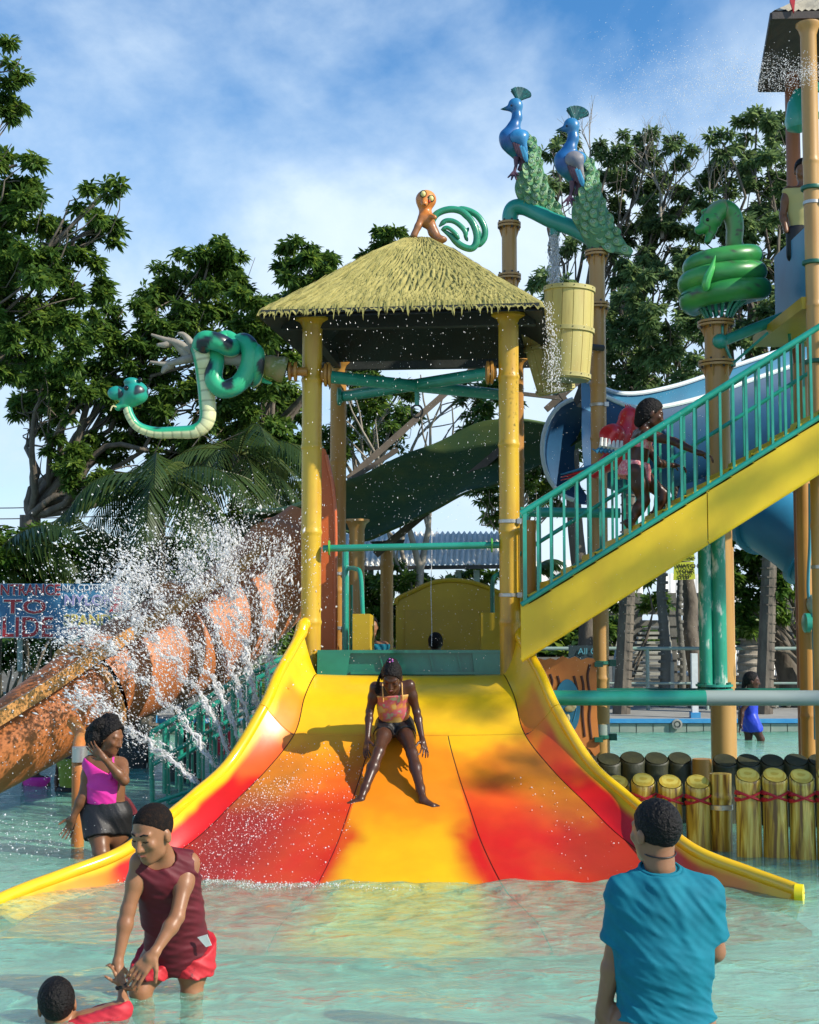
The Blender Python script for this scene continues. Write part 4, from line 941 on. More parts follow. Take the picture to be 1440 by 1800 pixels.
# ============================================================ TOWER on the right
def tower():
    T = thing('tower', 'tall play tower with thatched roof at the right edge', 'tower', (W(1430,1078,11.6).x, 11.6, 0))
    xa = W(1433,600,11.0).x; column(T, xa, 11.0, -.66, W(0,42,11.0).z, .066, 'post_tan', nodes=(2.4, 4.2, 5.4), top=.10)
    xb = W(1412,1078,12.5).x; column(T, xb, 12.5, -.66, W(0,130,12.5).z, .066, 'pole_rust', nodes=(3.2, 4.6))
    xc = W(1416,1078,12.0).x; column(T, xc, 12.0, -.66, W(0,640,12).z, .062, 'bamboo_ochre', nodes=(1.6, .8))
    for y in (385, 470): 
        z = W(0,y,12.5).z; obj('bracket', M().lathe([(.068, 0), (.078, .004), (.078, .04), (.068, .044)], (xb, 12.5, z), 20).box((xb+.12, 12.5, z+.02), (.10, .02, .015)), MAT['dark_steel'], T)
    for y in (335, 466, 640): 
        z = W(0,y,11).z; obj('hose_coil', M().lathe([(.067, 0), (.088, .006), (.09, .02), (.088, .034), (.067, .04)], (xa, 11.0, z), 20), MAT['dark_teal'], T, smooth=True)
    clamp(T, xa, 11, W(0,360,11).z, .066); clamp(T, xa, 11, W(0,1000,11).z, .066)
    # platform, rails, bridge beam
    z = W(0,560,11.6).z; obj('platform', M().box((xa+.75, 11.8, z), (.85, .8, .05)), MAT['yellow_panel'], T)
    obj('side_panel', M().prism([(xa+.06, 11.2, z), (xa+.06, 11.2, z+.75), (xa+.06, 12.4, z+.75), (xa+.06, 12.4, z)], (.03, 0, 0)), MAT['blue_light'], T)
    for y0, y1, Y in ((150, 200, 11.5),): obj('net_bag', M().lathe([(.04, 0), (.10, -.12), (.13, -.3), (.11, -.36), (.0, -.4)], W(1404,158,12.0), 14), MAT['teal_pipe'], T, smooth=True)
    obj('cross_beam', M().bar(W(1412,155,11.2), W(1500,150,11.2), .05, .07), MAT['teal_pipe'], T); obj('cross_beam', M().bar(W(1412,205,11.2), W(1500,197,11.2), .04, .05), MAT['teal_pipe'], T)
    # roof: built as a real hip roof, corners found from the photo
    fl = W(1357,24,11.0); z = fl.z
    # back-left corner at the same height
    yb = 11.0
    while W(1335,152,yb).z < z-.0 and yb < 20: yb += .01
    bl = W(1335,152,yb); yb2 = min(bl.y, 14.5); fr = Vector((fl.x+2.2, fl.y-.1, z)); br = Vector((bl.x+2.4, bl.y-.05, z)); ap = (fl+br)/2+Vector((0, 0, .85))
    cs = [fl, fr, br, bl]
    for i in range(4):
        A, B = cs[i], cs[(i+1) % 4]; rows = []
        for r in range(17):
            v = r/16; row = []
            for j in range(81):
                u = j/80; e = A.lerp(B, u); q = ap.lerp(Vector((e.x, e.y, ap.z)), v); hv = interp([0, .1, .3, .6, 1], [0, .02, .22, .5, .85], v)
                row.append(Vector((q.x, q.y, ap.z-hv+.02*abs(math.sin(u*140+3*mnoise.noise(Vector((u*9, v*3, i)))))*(0 < j < 80)+.015)))
            rows.append(row)
        obj('thatch', M().grid(rows), MAT['thatch_grey'], T, smooth=True)
        rows = [[(ap-Vector((0, 0, .1))).lerp(Vector((e.x, e.y, ap.z-.1)), v)-Vector((0, 0, .77*v)) for e in [A.lerp(B, j/10) for j in range(11)]] for v in (0, .3, .6, 1)]
        obj('ceiling', M().grid(rows), MAT['tower_roof_dark'], T)
        obj('fascia', M().bar(A-Vector((0, 0, .02)), B-Vector((0, 0, .02)), .03, .06), MAT['tower_roof_dark'], T)
    p = W(1396,22,10.95); obj('flag', M().prism([p, p+Vector((.03, 0, .25)), p+Vector((-.01, 0, .3)), p+Vector((-.03, 0, .1))], (0, .02, 0)), MAT['rope_red'], T)
    # blue hose and lower fittings
    obj('hose', M().tube(smoothpath([W(1424,850,11.9), W(1424,950,11.9), W(1421,1040,11.9), W(1430,1100,11.9), W(1434,1300,11.9)], 6), .015, 8), mm('hose_blue', (.04,.25,.33), .4), T, smooth=True)
    q = W(1416,1095,11.9); obj('pipe_stub', M().lathe([(.07, 0), (.085, .01), (.085, .05), (.05, .06), (.045, .35)], q+Vector((-.03, -.05, 0)), 18, (1, 0, 0)), MAT['teal_pipe'], T, smooth=True, auto=40)
    obj('pipe_stub', M().ball(W(1432,1062,11.9), (.07, .07, .09)), MAT['grey_pipe'], T, smooth=True)
    # slanting teal strut from snake post to tower
    S2 = thing('strut', 'slanting teal pipe with thin braces from the snake post up to the tower', 'pipe', W(1262,602,12))
    obj('pipe', M().cyl(W(1260,604,12.0), W(1400,548,12.2), .048, 16), MAT['teal_pipe'], S2, smooth=True); obj('joint', M().ball(W(1266,600,12.0), .07, 12, 8), MAT['teal_pipe'], S2, smooth=True)
    for a, b in (((1270,562), (1270,604)), ((1285,642), (1350,585)), ((1272,600), (1290,642)), ((1385,552), (1392,640))): obj('brace', M().cyl(W(*a, 12.0), W(*b, 12.0), .014, 6), MAT['teal_pipe'], S2)
mm('thatch_grey', (.42,.39,.30), .9, var=(.28,.26,.2), scale=7, bump=.6, bscale=50)
tower()
# far red-roped parapet at the right edge
t = thing('log_fence', 'red roped log fence beside the tower foot at the right edge', 'fence', W(1430,1335,13))
for i in range(7):
    p = W(1424+i*14,1320,12.9); obj('log', M().lathe([(.045, 0), (.045, .48), (.03, .52)], (p.x, 12.9+(i % 2)*.02, 0), 10), MAT['log_yellow'] if 'log_yellow' in MAT else mm('log_yellow', (.50,.28,.07), .6, var=(.4,.2,.05)), t, smooth=True)
for zz in (.18, .36): obj('rope', M().tube([(W(1418+i*14,1300,12.8).x, 12.84, zz+.03*(i % 2)) for i in range(8)], .015, 6), MAT['rope_red'], t)

# ============================================================ LOG PARAPETS in the pool
def wood_face():
    m = bpy.data.materials.new('log_paint'); m.use_nodes = True; nt = m.node_tree; N = nt.nodes.new; L = nt.links.new; b = nt.nodes['Principled BSDF']; b.inputs['Roughness'].default_value = .38; b.inputs['Coat Weight'].default_value = .25
    tc = N('ShaderNodeTexCoord'); mp = N('ShaderNodeMapping'); mp.inputs['Scale'].default_value = (1, 1, .07); L(tc.outputs['Object'], mp.inputs[0])
    oi = N('ShaderNodeObjectInfo'); ad = N('ShaderNodeVectorMath'); ad.operation = 'ADD'; L(mp.outputs[0], ad.inputs[0]); cb = N('ShaderNodeCombineXYZ'); ml = N('ShaderNodeMath'); ml.operation = 'MULTIPLY'; ml.inputs[1].default_value = 9; L(oi.outputs['Random'], ml.inputs[0]); L(ml.outputs[0], cb.inputs[0]); L(cb.outputs[0], ad.inputs[1])
    n = N('ShaderNodeTexNoise'); n.inputs['Scale'].default_value = 26; n.inputs['Detail'].default_value = 4; n.inputs['Distortion'].default_value = .5; L(ad.outputs[0], n.inputs[0])
    r = N('ShaderNodeValToRGB'); e = r.color_ramp.elements; e[0].position = .36; e[0].color = (.13,.055,.008,1); e[1].position = .50; e[1].color = (.46,.29,.03,1); x = e.new(.60); x.color = (.66,.52,.12,1); x = e.new(.70); x.color = (.36,.20,.03,1); L(n.outputs[0], r.inputs[0]); L(r.outputs[0], b.inputs['Base Color'])
    bp = N('ShaderNodeBump'); bp.inputs['Strength'].default_value = .35; bp.inputs['Distance'].default_value = .01; L(n.outputs[0], bp.inputs['Height']); L(bp.outputs[0], b.inputs['Normal']); return m
MAT['log_paint'] = wood_face()
def end_face():
    m = mat('log_end', (.66,.50,.07), .4, coat=.3); nt = m.node_tree; N = nt.nodes.new; L = nt.links.new
    tc = N('ShaderNodeTexCoord'); w = N('ShaderNodeTexWave'); w.wave_type = 'RINGS'; w.rings_direction = 'Z'; w.inputs['Scale'].default_value = 5; w.inputs['Distortion'].default_value = 7; w.inputs['Detail Scale'].default_value = 2; L(tc.outputs['Object'], w.inputs[0])
    r = N('ShaderNodeValToRGB'); e = r.color_ramp.elements; e[0].color = (.56,.38,.04,1); e[1].color = (.70,.55,.10,1); e[0].position = .1; e[1].position = .5; L(w.outputs[0], r.inputs[0]); L(r.outputs[0], nt.nodes['Principled BSDF'].inputs['Base Color']); return m
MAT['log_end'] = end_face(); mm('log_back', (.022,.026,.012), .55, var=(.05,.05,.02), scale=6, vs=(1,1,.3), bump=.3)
def log_piece(P, x, y, ztop, r, i, back=False):
    n = 22; m = M(); prof = []; rows = []; a0 = rng.uniform(0, 6)
    zs = [-.3, 0, ztop*.3, ztop*.55, ztop*.7, ztop*.78, ztop*.9, ztop-.012, ztop]
    for z in zs:
        k = 1-.10*math.exp(-((z-ztop*.76)/.03)**2) if not back else 1
        if z > ztop-.006: k *= .93
        rr = r*(k+.03*math.sin(z*7+a0)); row = []
        for q in range(n):
            a = 2*math.pi*q/n; fl = .02*math.sin(3*a+a0)
            # slanted cut at the top, lower towards the viewer
            zz = z if z < ztop-.05 else z+.040*math.sin(a)
            row.append(Vector((x+math.cos(a)*rr*(1+fl), y+math.sin(a)*rr*.8*(1+fl), zz)))
        rows.append(row)
    m.grid(rows, closed_u=True); m.add(rows[0], [tuple(range(n-1, -1, -1))])
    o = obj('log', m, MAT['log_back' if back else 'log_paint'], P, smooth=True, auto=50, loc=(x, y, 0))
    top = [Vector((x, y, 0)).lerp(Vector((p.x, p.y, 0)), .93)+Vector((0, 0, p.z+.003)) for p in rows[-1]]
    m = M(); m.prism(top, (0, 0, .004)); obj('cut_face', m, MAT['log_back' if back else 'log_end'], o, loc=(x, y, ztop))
    if not back:
        z = ztop*.76
        for s in (1, -1):
            pts = [Vector((x+math.cos(a)*r*1.0, y+math.sin(a)*r*.84, z+s*.032*math.cos(a))) for a in np.linspace(math.pi, 2*math.pi, 10)]
            obj('rope_turn', M().tube(pts, .009, 6), MAT['rope_red'], o, smooth=True, loc=(x, y, 0))
        for s in (-1, 1): obj('rope_turn', M().tube([Vector((x+math.cos(a)*r*1.02, y+math.sin(a)*r*.86, z+.018*s)) for a in np.linspace(math.pi, math.pi*1.22, 4) if True], .010, 6), MAT['rope_red'], o, smooth=True, loc=(x, y, 0))
def log_row(label, pxs, py_top, Y0, Y1, r, back=False, group='log parapets of the raft'):
    c = W(pxs[0], py_top, Y0); T = thing('log_parapet', label, 'log fence', (c.x, Y0, 0), group)
    for i, px in enumerate(pxs):
        f = i/max(1, len(pxs)-1); Y = Y0+(Y1-Y0)*f; p = W(px, py_top, Y); log_piece(T, p.x, Y, p.z+rng.uniform(-.008, .008), r*(Y/9.7), i, back)
    if not back:
        a = W(pxs[0], py_top+35, Y0+.08); b = W(pxs[-1], py_top+35, Y1+.08); obj('backing_rail', M().bar((a.x, Y0+.1, a.z), (b.x, Y1+.1, b.z), .03, .06), MAT['log_back'], T)
    return T
log_row('yellow log parapet with red rope, left of the ringed post', (1038, 1085, 1131, 1178, 1227), 1374, 10.05, 9.85, .087)
log_row('yellow log parapet with red rope, right of the ringed post', (1315, 1362, 1409, 1457), 1364, 9.6, 9.5, .089)
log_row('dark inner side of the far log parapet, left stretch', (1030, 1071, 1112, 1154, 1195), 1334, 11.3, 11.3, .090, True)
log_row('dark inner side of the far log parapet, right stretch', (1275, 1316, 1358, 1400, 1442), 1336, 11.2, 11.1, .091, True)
p = W(1267,1360,9.85); t = thing('ringed_post', 'round yellow bamboo post with a metal band between the roped logs', 'post', (p.x, 9.85, 0))
column(t, p.x, 9.85, -.66, p.z, .076, 'log_paint', nodes=(p.z-.17,)); obj('band', M().lathe([(.078, 0), (.084, .003), (.084, .035), (.078, .038)], (p.x, 9.85, W(0,1423,9.85).z), 24).box((p.x+.02, 9.85-.085, W(0,1417,9.85).z), (.035, .008, .014)), MAT['steel'], t, smooth=True, auto=30)
p = W(1234,1334,11.2); t = thing('ringed_post', 'brownish round post in the far dark parapet', 'post', (p.x, 11.2, 0)); column(t, p.x, 11.2, -.66, p.z, .077, 'bamboo_dark', nodes=())  if 'bamboo_dark' in MAT else column(t, p.x, 11.2, -.66, p.z, .077, 'bamboo_ochre')

# ============================================================ ORANGE TUBE SLIDE left
def orange_tube():
    T = thing('tube_slide', 'big orange tube slide sweeping down to the left behind the splash', 'slide', W(300,1200,12.3))
    ctr = [W(545,900,13.5), W(525,950,13.5), (W(470,1025,13.3)), W(400,1085,13.0), W(300,1140,12.6), W(200,1190,12.1), W(100,1252,11.7), W(0,1315,11.4), W(-120,1385,11.2)]
    pts = smoothpath(ctr, 9); rr = [interp([0, 4, 12, 36, 46, 56, 66, 73], [.20, .30, .46, .50, .44, .38, .33, .30], i) for i in range(len(pts))]
    n1 = 9*5+4
    obj('tube', M().tube(pts[:n1], rr[:n1], 40, caps=False), MAT['orange_tube'], T, smooth=True); obj('tube', M().tube(pts[n1:], [r*.97 for r in rr[n1:]], 40, caps=False), MAT['orange_tube'], T, smooth=True)
    # joint flange ring with bolts
    c = pts[n1]; d = (pts[n1+1]-pts[n1-1]).normalized()
    f = obj('flange', M().lathe([(.36, -.03), (.455, -.025), (.455, -.003), (.41, 0), (.455, .003), (.455, .025), (.36, .03)], c, 44, d), MAT['orange_rim'], T, smooth=True, auto=30)
    x = d.orthogonal().normalized(); y = d.cross(x)
    for k in range(20):
        a = 2*math.pi*k/20; q = c+(x*math.cos(a)+y*math.sin(a))*.435; obj('bolt', M().cyl(q-d*.04, q+d*.04, .014, 6), MAT['orange_rim'], f)
    c2 = pts[n1-16]; d2 = (pts[n1-15]-pts[n1-17]).normalized(); obj('flange', M().lathe([(.48, -.03), (.575, -.025), (.575, .025), (.48, .03)], c2, 44, d2), MAT['orange_tube'], T, smooth=True, auto=30)
    # light plank along the upper edge
    up = smoothpath(WP((470,950,12.85), (430,985,12.55), (300,1068,12.1), (210,1122,11.65), (150,1160,11.42), (80,1206,11.2), (0,1256,10.98), (-90,1310,10.8)), 6)
    rows = [[p+Vector((0, -.04, -.10)), p+Vector((0, -.05, .03)), p+Vector((0, .12, .06)), p+Vector((0, .12, -.08))] for p in up]
    h = 22
    obj('edge_board', M().grid(rows[:h], closed_u=True), MAT['orange_rim'], T); obj('edge_board', M().grid(rows[h-1:], closed_u=True), MAT['orange_rim'], T)
    # tall upright wing by the pavilion post
    Y = 12.3; outl = [W(556,1175,Y), W(556,800,Y), W(562,784,Y), W(572,790,Y), W(582,820,Y), W(590,860,Y), W(594,1175,Y)]
    obj('wing', M().prism(outl, (0, .05, 0)), MAT['orange_wall'], T); obj('wing_rib', M().tube(smoothpath([W(590,1150,Y-.01), W(590,1020,Y-.01), W(588,880,Y-.01), W(574,800,Y-.01)], 5), .018, 8), MAT['orange_wall'], T, smooth=True)
    q = W(128,1128,13.2); obj('teal_clip', M().ball(W(138,1128,12.2), (.06, .05, .05), 8, 6), MAT['teal_pipe'], T, smooth=True)
    p = W(136,1490,10.1)
    S = thing('support_post', 'orange post with a grey sleeve holding up the tube slide', 'post', (p.x, 10.1, -.3))
    obj('post', M().tube(smoothpath([(p.x, 10.1, -.66), (p.x, 10.1, .2), W(138,1320,10.15), W(142,1292,10.5), W(128,1270,11.0)], 6), .047, 16), MAT['orange_post'], S, smooth=True)
    z = W(0,1340,10.1).z; obj('sleeve', M().lathe([(.05, 0), (.058, .004), (.058, .11), (.05, .115)], (p.x+.006, 10.1, z), 20), MAT['steel'], S, smooth=True, auto=30)
mm('orange_post', (.50,.16,.035), .45, var=(.38,.2,.05), scale=6, vs=(1,1,.3))
orange_tube()

# ============================================================ BLUE SLIDE right
def blue():
    T = thing('blue_slide', 'open blue slide curving behind the stairway', 'slide', W(1100,800,13.6))
    ctr = [W(1035,780,13.2), W(1110,805,13.5), W(1200,790,13.8), W(1310,750,14.2), W(1450,700,14.6)]; pts = smoothpath(ctr, 8); rows = []
    for i, p in enumerate(pts):
        row = []
        for k in range(19):
            a = math.pi*(-.12+1.24*k/18); R = .56; row.append(p+Vector((0, math.cos(a)*R*.95, -math.sin(a)*R+.22)))
        rows.append(row)
    obj('trough', M().slab(rows, (0, 0, -.02)), MAT['blue_slide'], T, smooth=True, auto=60)
    back = [[r[0]+Vector((0, 0, .0)), r[0]+Vector((0, .02, .16)), r[0]+Vector((0, .0, .30))] for r in rows]; obj('back_wall', M().slab(back, (0, .02, 0)), MAT['blue_light'], T, smooth=True)
    obj('rim', M().tube([b[2] for b in back], .025, 8), MAT['rim_white'], T, smooth=True); obj('rim', M().tube([r[-1] for r in rows], .025, 8), MAT['rim_white'], T, smooth=True)
    c = W(1022,790,13.2); m = M(); arcp = [c+Vector((math.cos(a)*.36-.02, 0, math.sin(a)*.50)) for a in np.linspace(math.pi*.55, math.pi*1.45, 16)]
    obj('end_shell', M().grid([[p, p+Vector((.10, .5, 0)), p+Vector((.4, .75, 0))] for p in arcp]), MAT['blue_slide'], T, smooth=True); obj('rim', M().tube(arcp, .022, 8), MAT['rim_white'], T, smooth=True)
    T2 = thing('tube_slide', 'light blue closed tube slide descending to the right edge', 'slide', W(1400,960,13))
    pts = smoothpath([W(1240,880,14.6), W(1310,895,13.8), W(1380,930,13.3), W(1450,985,13.0), W(1540,1060,12.8)], 8)
    obj('tube', M().tube(pts, .34, 32), MAT['blue_light'], T2, smooth=True)
    for i in (12, 22): 
        d = (pts[i+1]-pts[i-1]).normalized(); obj('flange', M().lathe([(.33, -.03), (.385, -.025), (.385, .025), (.33, .03)], pts[i], 32, d), MAT['blue_light'], T2, smooth=True, auto=30)
blue()
# ============================================================ shade canopy
def canopy():
    T = thing('shade_canopy', 'dark green leaf shaped shade canopy on slanting brown beams', 'canopy', W(760,950,14.5))
    top = smoothpath(WP((430,900,13.6), (500,896,13.8), (560,872,14.0), (608,846,14.2), (660,826,14.4), (720,796,14.5), (780,772,14.6), (850,742,14.6), (915,738,14.5), (985,750,14.3), (1035,758,14.1)), 5)
    bot = smoothpath(WP((428,903,13.2), (500,930,13.3), (560,945,13.4), (608,934,13.4), (640,950,13.5), (690,930,13.5), (760,898,13.6), (820,866,13.6), (880,850,13.7), (950,818,13.8), (1035,762,14.0)), 5)
    rows = []
    for v in np.linspace(0, 1, 16):
        rows.append([a.lerp(b, v)+Vector((0, .25*math.sin(math.pi*v), -.10*math.sin(math.pi*v)+.035*mnoise.noise(Vector((i*.16, v*4, 0))))) for i, (a, b) in enumerate(zip(top, bot))])
    obj('sheet', M().slab(rows, (0, .02, .01)), MAT['canopy_green'], T, smooth=True, auto=70)
    obj('lip', M().tube(top[:14], .03, 8), MAT['canopy_lip'], T, smooth=True); obj('lip', M().tube(top[-12:], .018, 8), MAT['canopy_lip'], T, smooth=True); obj('hem', M().tube(bot, .015, 6), MAT['canopy_green'], T)
    for a, b, w in ((W(612,842,14.9), W(868,616,15.2), .07), (W(660,975,14.3), W(905,770,14.4), .08), (W(612,846,14.7), W(700,790,14.7), .05), (W(985,700,15), W(900,690,15), .04), (W(1040,770,15), (W(985,690,15)), .05), (W(960,720,15.2), W(1050,640,15.2), .07)):
        obj('beam', M().bar(a, b, w, w), MAT['beam_brown'], T)
    q = W(680,968,14.3); obj('bracket', M().prism([W(650,952,14.3), W(712,948,14.3), W(706,964,14.3), W(665,964,14.3)], (0, .1, 0)), MAT['dark_steel'], T)
mm('canopy_green', (.030,.062,.020), .7, var=(.055,.080,.018), scale=2.2, vs=(1,1,2), third=(.10,.09,.02), lo=.4, hi=.62, bump=.3, bscale=6, spec=.2)
mm('canopy_lip', (.22,.30,.10), .5); mm('beam_brown', (.14,.11,.08), .7, var=(.09,.07,.05))
canopy()

# ============================================================ left railing with zigzag
def left_rail():
    T = thing('stair_railing', 'teal stair railing rising from the water behind the splash', 'railing', W(268,1410,11.3))
    for Y, off in ((11.2, 0), (12.0, 28)):
        up = smoothpath([W(268+off,1412,Y), W(266+off,1300,Y), W(276+off,1282,Y), W(330+off,1250,Y), W(400+off,1205,Y+.1), W(470+off,1170,Y+.2), W(512+off,1150,Y+.3)], 5); obj('rail', M().tube(up, .022, 10), MAT['teal_rail'], T, smooth=True)
        lo = [W(268+off,1345,Y), W(340+off,1300,Y), W(510+off,1210,Y+.3)]; obj('rail', M().tube(lo, .018, 8), MAT['teal_rail'], T, smooth=True)
        lo = [W(268+off,1412,Y), W(350+off,1385,Y), W(440+off,1320,Y+.2)]; obj('rail', M().tube(lo, .018, 8), MAT['teal_rail'], T, smooth=True)
        for i, px in enumerate(range(290+off, 512+off, 20)):
            f = (px-268-off)/244; yb = 1405-f*110; yt = interp([268, 276, 330, 400, 470, 512], [1300, 1282, 1250, 1205, 1170, 1150], px-off); obj('baluster', M().cyl(W(px,yb,Y+.3*f), W(px,yt,Y+.3*f), .012 if i % 3 else .022, 8), MAT['teal_rail'], T)
left_rail()
for i, px in enumerate((268, 378, 350, 205)):
    p = W(px,(1264,1262,1268,1196+70)[i],19.3); m = M(); m.box(p, (.06, .05, .05)); single('blue_bracket', m, MAT['blue_paint'], ['blue block on the far pool edge, left one seen through the splash', 'blue block on the far pool edge nearest the slide', 'blue block on the far pool edge between its two neighbours', 'blue block on the pool edge behind the woman in pink'][i], 'block', 'blue blocks on the far left pool edge', loc=p)
# ============================================================ BUCKETS
def bucket(label, ctr_top, h, r0, r1, tilt, lean=(0, 0)):
    T = thing('bucket', label, 'bucket', ctr_top, 'big tipping buckets by the pavilion')
    n = 14; ms = None; me = None
    for k in range(n):
        a0 = 2*math.pi*k/n+.012; a1 = 2*math.pi*(k+1)/n-.012; rows = []
        for j in range(6):
            z = -h*j/5; r = r0+(r1-r0)*j/5+.012*math.sin(math.pi*j/5); rows.append([Vector((math.cos(lerp(a0, a1, i/4))*r, math.sin(lerp(a0, a1, i/4))*r, z)) for i in range(5)])
        m = M(); mid = (a0+a1)/2; m.slab(rows, (-math.cos(mid)*.02, -math.sin(mid)*.02, 0)); o = obj('stave', m, MAT['bucket_wood'], None, smooth=True, auto=40); o.parent = T
    for f in (.015, .46, .955):
        r = r0+(r1-r0)*f+.012*math.sin(math.pi*f); o = obj('hoop', M().lathe([(r-.005, 0), (r+.014, -.004), (r+.014, -.042), (r-.005, -.046)], (0, 0, -h*f+.02), 40), MAT['bucket_hoop'], None, smooth=True, auto=30); o.parent = T
        m = M()
        for k in range(14): a = 2*math.pi*k/14; m.ball(((r+.014)*math.cos(a), (r+.014)*math.sin(a), -h*f), .006, 5, 4)
        q = tag(obj('rivets', m, MAT['dark_steel'], None), kind='stuff'); q.parent = o
    o = obj('bottom', M().lathe([(r1*.97, 0), (r1*.9, -.012), (.01, -.014)], (0, 0, -h+.01), 32), MAT['bucket_base'], None, smooth=True, auto=30); o.parent = T
    T.rotation_euler = (lean[0], lean[1], .3); return T
mm('bucket_hoop', (.50,.45,.17), .5, var=(.38,.33,.12), scale=8); mm('bucket_base', (.38,.42,.30), .6, var=(.25,.3,.2), scale=8)
q = W(1001,507,11.75); bucket('yellow wooden stave bucket hanging upright between roof and right post', q, W(0,507,11.75).z-W(0,668,11.75).z, .213, .20, 0, (.04, .03))
q = W(948,536,12.0); bucket('second yellow stave bucket, tilted, half hidden behind the roof corner', q, .80, .21, .16, 0, (.05, -.22))
single('bucket_axle', M().cyl(W(930,597,11.95), W(1060,612,12.4), .03, 12), MAT['dark_steel'], 'dark axle pipe holding the buckets to the right post', 'axle', loc=W(1000,600,12), smooth=True)

# ============================================================ ANIMAL FIGURES
def paint_tube(pts, rs, belly, cfn, n=24, ribs=0):
    """tube with a painted, ribbed belly. belly: direction(s); cfn(i, w, p) colour, w = how much the point faces the belly"""
    pts = [Vector(p) for p in pts]; m = len(pts); vs = []; cs = []; up = Vector((0, 1, 0))
    for i, p in enumerate(pts):
        t = (pts[min(i+1, m-1)]-pts[max(i-1, 0)]).normalized(); b = Vector(belly[i] if isinstance(belly, list) else belly); up = b-t*b.dot(t)
        up = up.normalized() if up.length > .05 else t.orthogonal().normalized(); x = t.cross(up)
        for k in range(n):
            a = 2*math.pi*k/n; nn = x*math.sin(a)+up*math.cos(a); w = math.cos(a); r = rs[i]
            if ribs and w > .35: r *= 1-.035*(i % ribs == 0)
            q = p+nn*r; vs.append(q); cs.append(cfn(i, w, q))
    fs = [(i*n+k, i*n+(k+1) % n, (i+1)*n+(k+1) % n, (i+1)*n+k) for i in range(m-1) for k in range(n)]
    fs += [tuple(range(n-1, -1, -1)), tuple((m-1)*n+k for k in range(n))]
    M_ = M(); M_.add(vs, fs); return M_, np.array(cs)
mm('figure_paint', (1, 1, 1), .36, var=.22, vcol=True, scale=14, coat=.15)
teal = np.array([.015, .30, .24]); tealL = np.array([.03, .42, .20]); cream = np.array([.72, .74, .42]); blk = np.array([.012, .02, .03])
def striped_snake():
    Y = 10.9; T = thing('snake_figure', 'teal spotted snake figure with cream belly hanging from a branch', 'snake figure', W(400,650,Y))
    def spot(p, s=8.5): 
        v = mnoise.noise(p*s+Vector((3, 1, 2))); return 1 if v > .26 else max(0, (v-.16)/.10)
    low = [W(222,706,Y-.05), W(228,730,Y-.05), W(243,750,Y-.03), W(272,760,Y), W(310,760,Y), W(345,757,Y), W(364,738,Y), W(364,700,Y), W(360,660,Y), W(356,632,Y-.05), W(350,612,Y-.02)]
    pts = smoothpath(low, 14); n = len(pts); bel = []
    for i, p in enumerate(pts):
        f = i/n; bel.append(Vector((-.5, -.6, -.7)) if f < .22 else (Vector((0, -.55, -1)) if f < .5 else Vector((.55, -1, -.15)).lerp(Vector((.3, -.7, -.8)), max(0, (.62-f)*6)))) 
    rs = [interp([0, .15, .4, .6, 1], [.036, .038, .05, .066, .075], i/n) for i in range(n)]
    def cf(i, w, p):
        if w > .42: return cream*(.55 if i % 6 == 0 else 1)
        return mixc(mixc(tealL, teal, (.2-w)/.8), blk, spot(p, 7)*(.9 if w < .1 else .3))
    m, c = paint_tube(pts, rs, bel, cf, 26, 6); obj('neck', m, MAT['figure_paint'], T, smooth=True, colors=c, auto=None)
    # coils round the branch
    A = [(352,612,-.08), (360,598,-.12), (385,602,-.14), (405,612,-.06), (412,606,.06), (398,596,.10), (385,606,.04), (378,640,-.03), (376,668,-.06), (392,684,-.06), (418,676,-.05), (436,650,-.04), (441,620,-.04), (432,602,0.), (420,606,.08), (428,640,.12), (444,668,.08), (452,650,-.04), (454,622,-.06), (447,616,.02), (446,650,.10), (462,668,.06), (478,674,.02)]
    pts = smoothpath([W(x, y, Y+d) for x, y, d in A], 9); n = len(pts); rs = [interp([0, .25, .55, .7, .85, 1], [.076, .072, .076, .062, .048, .006], i/n) for i in range(n)]
    def cf2(i, w, p): return mixc(mixc(teal, tealL, .3-w), blk, spot(p, 6.5)) if w < .45 else mixc(tealL, cream, (w-.45)*4)
    m, c = paint_tube(pts, rs, Vector((.15, 1, -.45)), cf2, 22); obj('coil', m, MAT['figure_paint'], T, smooth=True, colors=c, auto=None)
    s = SDF(); s.ell(W(238,691,Y-.04), (.105, .10, .098), k=.03); s.ell(W(231,671,Y-.07), (.062, .05, .035), k=.02); s.ell(W(205,691,Y-.05), (.072, .05, .058), k=.006)
    s.cone(W(232,706,Y-.04), W(208,716,Y-.06), .042, .03, .03); s.cone(W(225,702,Y-.05), W(222,712,Y-.05), .05, .04, .03); v, f = s.mesh(.008)
    cols = np.array([mixc(mixc(teal, tealL, (.0+ (W(0,690,Y).z-p[2])*9)), blk, (spot(Vector(p), 10)*.9 if p[0] > W(222,0,Y).x else 0)) for p in v]); obj('head', (v, f), MAT['figure_paint'], T, smooth=True, colors=cols)
    obj('tongue', M().tube(smoothpath([W(206,716,Y-.08), W(198,714,Y-.1), W(194,722,Y-.1)], 4), .006, 6), MAT['cream_paint'], T, smooth=True)
    for px, yy in ((222, 682), (246, 668)): obj('eye', M().ball(W(px, yy, Y-.13 if px == 222 else Y-.1), .02, 10, 8), MAT['black_gloss'], T, smooth=True)
    # branch
    B = thing('branch_figure', 'grey brown moulded branch fixed to the left front post, forked at its tip', 'branch', W(480,650,Y+.05))
    m = M(); m.tube(smoothpath([W(338,622,Y+.02), W(380,628,Y+.02), W(430,634,Y+.02), W(462,640,Y+.02)], 4), [.05]*8+[.06]*5, 12)
